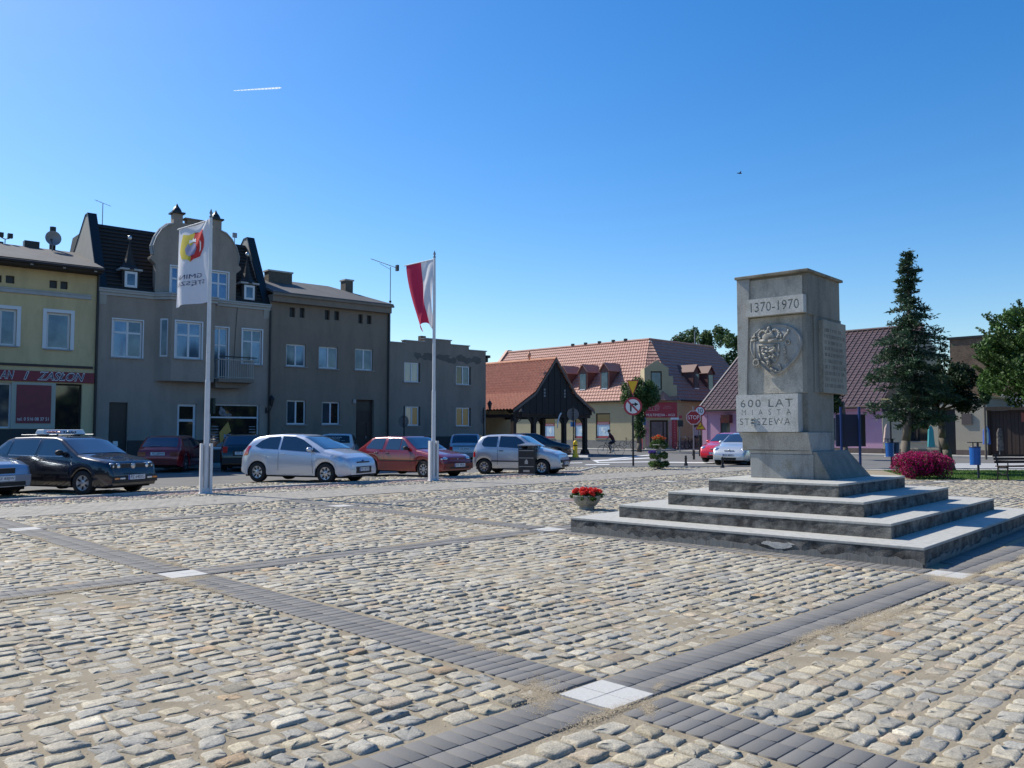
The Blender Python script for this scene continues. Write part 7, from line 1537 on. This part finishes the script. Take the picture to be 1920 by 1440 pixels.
# dark leaning deciduous tree behind the spruce
x, y = at_depth(1776, 33.); t = thing('leaning_tree', 'dark leaning broadleaf tree right behind the spruce', 'tree', (x, y, 0)); tr = MB()
limb(tr, (.1, 0, 0), (-.35, 0, 2.2), .18, .11, 1, wob=.02)
for k, e_ in enumerate([(.5, .3, 3.6), (-.6, 0, 3.4), (.9, -.2, 3.1), (0, .4, 4.2), (-.1, -.5, 3.2)]): limb(tr, (-.35, 0, 2.1), e_, .07, .02, k)
obj('trunk', tr, m_bark, t, smooth=True); leaves('crown', crown_blobs((-.15, 0, 3.3), (1.15, .9, 1.15), 48, .34, 3), 16000, .055, (.022, .045, .018), t, seed=3, kind='stuff')
# big tree on the right
x, y = at_depth(1985, 27.5); t = thing('large_broadleaf_tree', 'large bright green broadleaf tree cut by the right edge of the view', 'tree', (x, y, 0)); tr = MB()
limb(tr, (0, 0, 0), (0, 0, 2.3), .2, .15, 3, wob=.02)
for k in range(9): a = k*.7; limb(tr, (0, 0, 2.0+.1*k), (1.5*math.cos(a), 1.5*math.sin(a), 3.6+.25*(k % 4)), .08, .015, 20+k)
obj('trunk', tr, m_bark, t, smooth=True)
bl_ = crown_blobs((.0, 0, 3.95), (2.35, 2.0, 1.75), 150, .42, 5)+[(-2.3+.1*k, 0, 4.3+.2*k, .18, .3, .18) for k in range(4)]
leaves('crown', bl_, 75000, .058, (.045, .10, .024), t, seed=5, kind='stuff', var=.45, col2=(.10, .19, .05), f2=.25)
g = random.Random(2); tw_ = MB(); tv = []
for k in range(46):
    a = PI*.55+g.uniform(0, PI*.55); p = Vector((1.9*math.cos(a), g.uniform(-1, 1), 3.9+1.55*math.sin(a))); d = Vector((math.cos(a)*.8, 0, .55)).normalized(); q = p+d*g.uniform(.35, .75); tw_.cyl(p, q, .010, .004, 4)
    for i in range(9): c = p.lerp(q, i/8); tv.append((c.x, c.y, c.z, .05, .05, .05))
obj('twigs', tw_, m_bark, t)['kind'] = 'stuff'; leaves('twig_leaves', tv, 2600, .05, (.07, .13, .035), t, seed=9, kind='stuff')
# hanging creeper column
x, y = at_depth(1846, 46); t = thing('creeper_column', 'hanging green creeper column in front of the brick gable', 'plant', (x, y, 0)); obj('stem', MB().cyl((0, 0, 0), (0, 0, 4.6), .06), m_bark, t)
leaves('leaves', [(.1*math.sin(k), 0, 3.2+.17*k, .28, .28, .22) for k in range(9)], 3000, .07, (.04, .085, .025), t, seed=12, kind='stuff')
# ivy grown tree by the corner shop
x, y = at_depth(1194, 62.5); t = thing('ivy_clad_tree', 'round bushy tree with leafy trunk in front of the corner shop', 'tree', (x, y, 0)); tr = MB(); limb(tr, (.15, 0, 0), (.1, 0, 3), .2, .12, 5, wob=.02)
for k in range(6): limb(tr, (.1, 0, 2.6), (1.2*math.cos(k), 1.2*math.sin(k), 4.2+.2*k), .07, .02, k)
obj('trunk', tr, m_bark, t, smooth=True)
b_ = crown_blobs((.25, 0, 4.3), (1.15, 1.1, 1.0), 40, .5, 8)+[(.15+.12*math.sin(k*1.7), -.1, 1.2+.28*k, .42, .4, .3) for k in range(9)]
leaves('crown', b_, 17000, .085, (.055, .105, .03), t, seed=8, kind='stuff', col2=(.10, .17, .06), f2=.3)
# small tree hidden behind the monument
x, y = at_depth(1583, 47); t = thing('small_tree', 'small tree showing beside the right edge of the monument shaft', 'tree', (x, y, 0)); tr = MB(); limb(tr, (0, 0, 0), (-.1, 0, 3.2), .2, .1, 6, wob=.02); obj('trunk', tr, m_bark, t, smooth=True)
leaves('crown', crown_blobs((-1.0, 0, 3.4), (.8, .8, .9), 22, .35, 9), 5000, .08, (.03, .06, .02), t, seed=14, kind='stuff')
# trees behind the corner shop
for k, (px, top, Y, w, lab) in enumerate(((1278, 632, 112, 2.6, 'leftmost small pointed tree behind the corner shop roof'), (1300, 626, 116, 2.2, 'second thin tree behind the corner shop roof, at the aerial'), (1322, 630, 112, 2.4, 'green tree behind the roof, right of the aerial'), (1350, 622, 110, 3.9, 'highest rounded tree behind the corner shop roof'), (1385, 632, 106, 3.4, 'rightmost dark green tree behind the roof, at the monument edge'))):
    x, y = at_depth(px, Y); zt = zz(top, Y); t = thing('background_tree', lab, 'tree', (x, y, 0), 0, 'trees behind the corner shop'); tr = MB(); limb(tr, (0, 0, 0), (0, 0, zt*.8), .35, .12, k, wob=.01); obj('trunk', tr, m_bark, t)
    g = random.Random(k); hh = zt-3; bb = []
    for j in range(34): z = 3.5+hh*g.random(); ww = w*math.sqrt(max(.04, 1-((z-3.5)/hh)**1.8)); bb.append((g.uniform(-ww, ww)*.8, g.uniform(-ww, ww)*.8, z-.4, .9*g.uniform(.6, 1.2), .9, .9*g.uniform(.8, 1.3)))
    leaves('crown', bb, 9000, .17, (.055, .105, .035), t, seed=30+k, kind='stuff', col2=(.10, .16, .06), f2=.3)
# magenta bush
x, y = gp(1744, 899)[:2]; y += .55; t = thing('magenta_flower_bush', 'low wide mound of magenta flowers on the lawn edge', 'flower bush', (x, y, 0))
g = random.Random(1); bb = [(g.uniform(-.68, .68), g.uniform(-.45, .45), g.uniform(.2, .56), .24, .24, .22) for _ in range(70)]; bb = [(b[0], b[1], b[2]*1.22*(1.12-.5*(b[0]/.9)**2), *b[3:]) for b in bb]
leaves('green_leaves', [(b[0]*.95, b[1]*.95, b[2]*.92, *b[3:]) for b in bb], 6500, .035, (.03, .06, .015), t, seed=2, kind='stuff', shell=.3); leaves('magenta_flowers', bb, 21000, .026, (.42, .008, .13), t, m=m_petal, seed=3, kind='stuff', shell=.85, var=.3, col2=(.25, .004, .06), f2=.35)
# flower bowl
bx_, by_ = 1.48, 16.75; t = thing('flower_bowl', 'round concrete bowl of red geraniums left of the monument steps', 'flower bowl', (bx_, by_, 0))
obj('bowl', MB().lathe([(.001, .0), (.15, .0), (.16, .05), (.14, .065), (.20, .11), (.26, .19), (.28, .275), (.29, .29), (.27, .295), (.25, .27), (.001, .26)], n=32), mat_weather('bowl_concrete', (.40, .39, .34), (.18, .18, .16), (.25, .25, .19), scale=7, streak=1), t, smooth=True)
fb_ = []; g = random.Random(6)
for k in range(30): a = g.uniform(0, 2*PI); r = math.sqrt(g.random())*.27; fb_.append((r*math.cos(a)*1.05, r*math.sin(a), .40+g.uniform(-.045, .03)-.12*r, .048, .048, .04))
leaves('green_leaves', [(b[0], b[1], b[2]-.085, .09, .09, .05) for b in fb_], 2600, .026, (.04, .095, .02), t, seed=4, kind='stuff', shell=.2); leaves('red_flowers', fb_, 5200, .015, (.75, .03, .025), t, m=m_petal, seed=5, kind='stuff', shell=.5, var=.25, col2=(.85, .10, .08), f2=.3)
# planter tower
x, y = gp(1238, 881)[:2]; y += .3; t = thing('planter_tower', 'three tier planter tower overgrown with green and red flowers at the kerb', 'planter', (x, y, 0))
pc_ = MB(); [pc_.lathe([(.20, z), (.33, z+.17), (.30, z+.18), (.15, z+.16)], n=20) for z in (.08, .46, .84)]; pc_.cyl((0, 0, 0), (0, 0, 1.05), .1); obj('tiers', pc_, m_conc, t)
def ring(z, r, s_, n): return [(r*math.cos(2*PI*i/n), r*math.sin(2*PI*i/n), z+.04*math.sin(3*i), s_, s_, s_*.9) for i in range(n)]
leaves('trailing_leaves', ring(.22, .30, .14, 10)+ring(.55, .26, .13, 9)+ring(.62, .28, .10, 8)+ring(.98, .25, .14, 9)+ring(1.10, .16, .12, 7), 8000, .032, (.065, .12, .03), t, seed=7, kind='stuff', var=.5, shell=.4)
leaves('red_flowers', ring(1.30, .14, .07, 7)+ring(1.26, .24, .06, 7)+[(0, 0, 1.36, .1, .1, .06)], 1300, .022, (.62, .05, .03), t, m=m_petal, seed=8, kind='stuff', col2=(.3, .35, .06), f2=.3)
leaves('violet_flowers', [(-.30, -.12, .72, .08, .08, .06), (-.22, -.22, .72, .07, .07, .06), (-.36, 0, .70, .07, .07, .06)], 900, .02, (.14, .09, .42), t, m=m_petal, seed=9, kind='stuff')

# ================================================================== BICYCLES, CYCLIST
def bike(t, T=None, col=m_blk):
    def b_(): m = MB(); m.T = T; return m
    for x in (-.52, .52):
        w = b_(); n = 24; R = .33; vs = []; w.lathe([(R-.012, -.012), (R+.012, -.012), (R+.012, .012), (R-.012, .012), (R-.012, -.012)], (x, 0, R), n, 'y'); wh = obj('wheel', w, m_rubber, t)
        s_ = b_(); [s_.cyl((x, 0, R), (x+R*math.cos(a), 0, R+R*math.sin(a)), .003, n=4) for a in np.arange(0, 2*PI, PI/6)]; s_.cyl((x, -.03, R), (x, .03, R), .025); obj('spokes', s_, m_steel, wh)
    f = b_(); A, B, C_, D = (-.52, 0, .33), (-.12, 0, .30), (-.22, 0, .80), (.36, 0, .82); f.tube([A, B, D, C_, B], .017); f.tube([A, C_], .012); f.tube([(.36, 0, .86), (.40, 0, .70), (.52, 0, .33)], .015); obj('frame', f, col, t)
    s_ = b_(); s_.ell((-.24, 0, .90), (.12, .07, .03)); s_.cyl((-.22, 0, .78), (-.235, 0, .89), .013); obj('saddle', s_, m_blk, t)
    h = b_(); h.tube([(.36, 0, .84), (.34, 0, .98)], .013); h.tube([(.24, -.24, 1.0), (.34, -.1, .99), (.34, .1, .99), (.24, .24, 1.0)], .014); obj('handlebar', h, m_steel, t)
    c = b_(); c.cyl((-.12, -.04, .30), (-.12, .04, .30), .07, n=14); c.tube([(-.12, -.05, .3), (-.06, -.06, .14)], .012); c.tube([(-.12, .05, .3), (-.18, .06, .46)], .012); obj('crankset', c, m_steel, t)
x, y = at_depth(1145, 54.2); bt_ = thing('ridden_bicycle', 'bicycle being ridden across the junction by the person in dark red', 'bicycle', (x, y, -.03), R_(172)); bike(bt_)
def person(label, loc, rz, J, E_, Rd, clothes, hairc):
    t = thing('person', label, 'person', loc, rz); me = bpy.data.meshes.new('body'); names = list(J); me.from_pydata([J[k] for k in names], [(names.index(a), names.index(b)) for a, b in E_], [])
    o = bpy.data.objects.new('body', me); sc.collection.objects.link(o); o.parent = t; sk = o.modifiers.new('skin', 'SKIN'); me.skin_vertices.new() if not me.skin_vertices else None
    for i, k in enumerate(names): me.skin_vertices[0].data[i].radius = (Rd[k], Rd[k]*.9)
    me.skin_vertices[0].data[names.index('pelvis')].use_root = True; ss = o.modifiers.new('s', 'SUBSURF'); ss.levels = 1; ss.render_levels = 1
    for m in (clothes[0], clothes[1], clothes[2]): me.materials.append(m)
    bpy.context.view_layer.update(); r = bpy.data.meshes.new_from_object(o.evaluated_get(bpy.context.evaluated_depsgraph_get())); o.modifiers.clear(); o.data = r
    for p in r.polygons:
        c = p.center; z = c.z; p.material_index = clothes[3](c); p.use_smooth = True
    hx, hz = J['head'][0], J['head'][2]; obj('hair', MB().ell((hx-.025, 0, hz+.035), (.10, .085, .09)), hairc, t, smooth=True)
    fc = MB().ell((hx+.095, 0, hz-.01), (.022, .015, .022), 8, 6); fc.ell((hx+.08, .035, hz+.02), (.012, .012, .008), 8, 6); fc.ell((hx+.08, -.035, hz+.02), (.012, .012, .008), 8, 6); obj('face', fc, MATS['skin'], t); return t
m_skin = mat('skin', (.45, .27, .20), rough=.6); m_shirt = mat('maroon_shirt', (.09, .015, .025), rough=.9); m_trous = mat('dark_trousers', (.03, .03, .045), rough=.9)
J = dict(pelvis=(-.20, 0, .96), chest=(-.02, 0, 1.24), neck=(.08, 0, 1.42), head=(.14, 0, 1.56), shl=(.04, .17, 1.36), ell=(.16, .22, 1.14), hal=(.27, .23, 1.02), shr=(.04, -.17, 1.36), elr=(.16, -.22, 1.14), har=(.27, -.23, 1.02), hpl=(-.20, .10, .93), knl=(.16, .10, .80), anl=(-.10, .11, .48), tol=(.06, .11, .44), hpr=(-.20, -.10, .93), knr=(.14, -.10, .62), anr=(-.02, -.11, .20), tor=(.14, -.11, .16))
E_ = [('pelvis', 'chest'), ('chest', 'neck'), ('neck', 'head'), ('neck', 'shl'), ('shl', 'ell'), ('ell', 'hal'), ('neck', 'shr'), ('shr', 'elr'), ('elr', 'har'), ('pelvis', 'hpl'), ('hpl', 'knl'), ('knl', 'anl'), ('anl', 'tol'), ('pelvis', 'hpr'), ('hpr', 'knr'), ('knr', 'anr'), ('anr', 'tor')]
Rd = dict(pelvis=.14, chest=.15, neck=.06, head=.10, shl=.065, ell=.045, hal=.03, shr=.065, elr=.045, har=.03, hpl=.10, knl=.065, anl=.04, tol=.035, hpr=.10, knr=.065, anr=.04, tor=.035)
def zone(c):
    if c.z > 1.44: return 0
    if c.x > .12 and c.z > .98 and abs(c.y) > .15: return 0
    if c.z < .74 and c.z > .22 and c.x > -.2: return 0
    return 1 if c.z > 1.0 else 2
person('person in a dark red top riding a bicycle past the corner shop', (x, y, -.03), R_(172), J, E_, Rd, (m_skin, m_shirt, m_trous, zone), mat('hair_brown', (.05, .03, .02), rough=.8))
def pbike(label, px, Y, rz):
    x, y = at_depth(px, Y); t = thing('parked_bicycle', label, 'bicycle', (x, y, .10), rz, 'parked bicycles'); bike(t); return t
pb = pbike('parked bicycle leaning at the cream wall left of the ivy clad tree', 1178, 66.5, R_(-40))
for px, Y, rz, lab in ((1279, 66, 35, 'parked bicycle nearest the red pillar right of the shop door'), (1293, 66.5, 50, 'second parked bicycle right of the shop door, under the window'), (1306, 68, 40, 'third parked bicycle, beside the pink house corner')):
    dup(pb, (*at_depth(px, Y), .1), R_(rz), lab)
# ================================================================== SKY THINGS
ct = MB(); a, b = atY(438, 170, 7000), atY(528, 164.5, 7000); n = 14
ct.add([], []); pts = [a.lerp(b, i/n) for i in range(n+1)]
for i in range(n): ct.cyl(pts[i], pts[i+1], 2+7*(i/n)**.7, 2+7*((i+1)/n)**.7 if i < n-1 else 2, 8)
m_ctr = mat('vapour', (.80, .92, 1.0), rough=1.); t_ = m_ctr.node_tree; tp = t_.nodes.new('ShaderNodeBsdfTransparent'); mxs = t_.nodes.new('ShaderNodeMixShader'); mxs.inputs[0].default_value = .5; t_.links.new(tp.outputs[0], mxs.inputs[1]); tl_ = t_.nodes.new('ShaderNodeBsdfTranslucent'); tl_.inputs[0].default_value = (.9, .95, 1, 1); t_.links.new(tl_.outputs[0], mxs.inputs[2]); t_.links.new(mxs.outputs[0], t_.nodes['Material Output'].inputs[0])
o = obj('vapour_trail', ct, m_ctr, smooth=True); meta(o, 'short thin white vapour trail high in the blue sky', 'vapour trail', kind='stuff')
bd_ = thing('flying_bird', 'tiny dark bird flying alone above the monument', 'bird', atY(1387, 325, 60), .3)
bb_ = MB().ell((0, 0, 0), (.13, .04, .045), 10, 6); bb_.ell((.14, 0, .015), (.04, .03, .03), 8, 5); bb_.prism([(-.22, -.01), (-.10, -.02), (-.10, .02), (-.22, .015)], -.04, .04); obj('body', bb_, m_blk, bd_, smooth=True)
for s_ in (-1, 1): obj('wing', MB().hexa([(.07, s_*.03, .01), (-.06, s_*.03, .01), (-.08, s_*.22, .07), (-.02, s_*.24, .07)], [(.07, s_*.03, .022), (-.06, s_*.03, .022), (-.08, s_*.22, .078), (-.02, s_*.24, .078)]), m_blk, bd_)
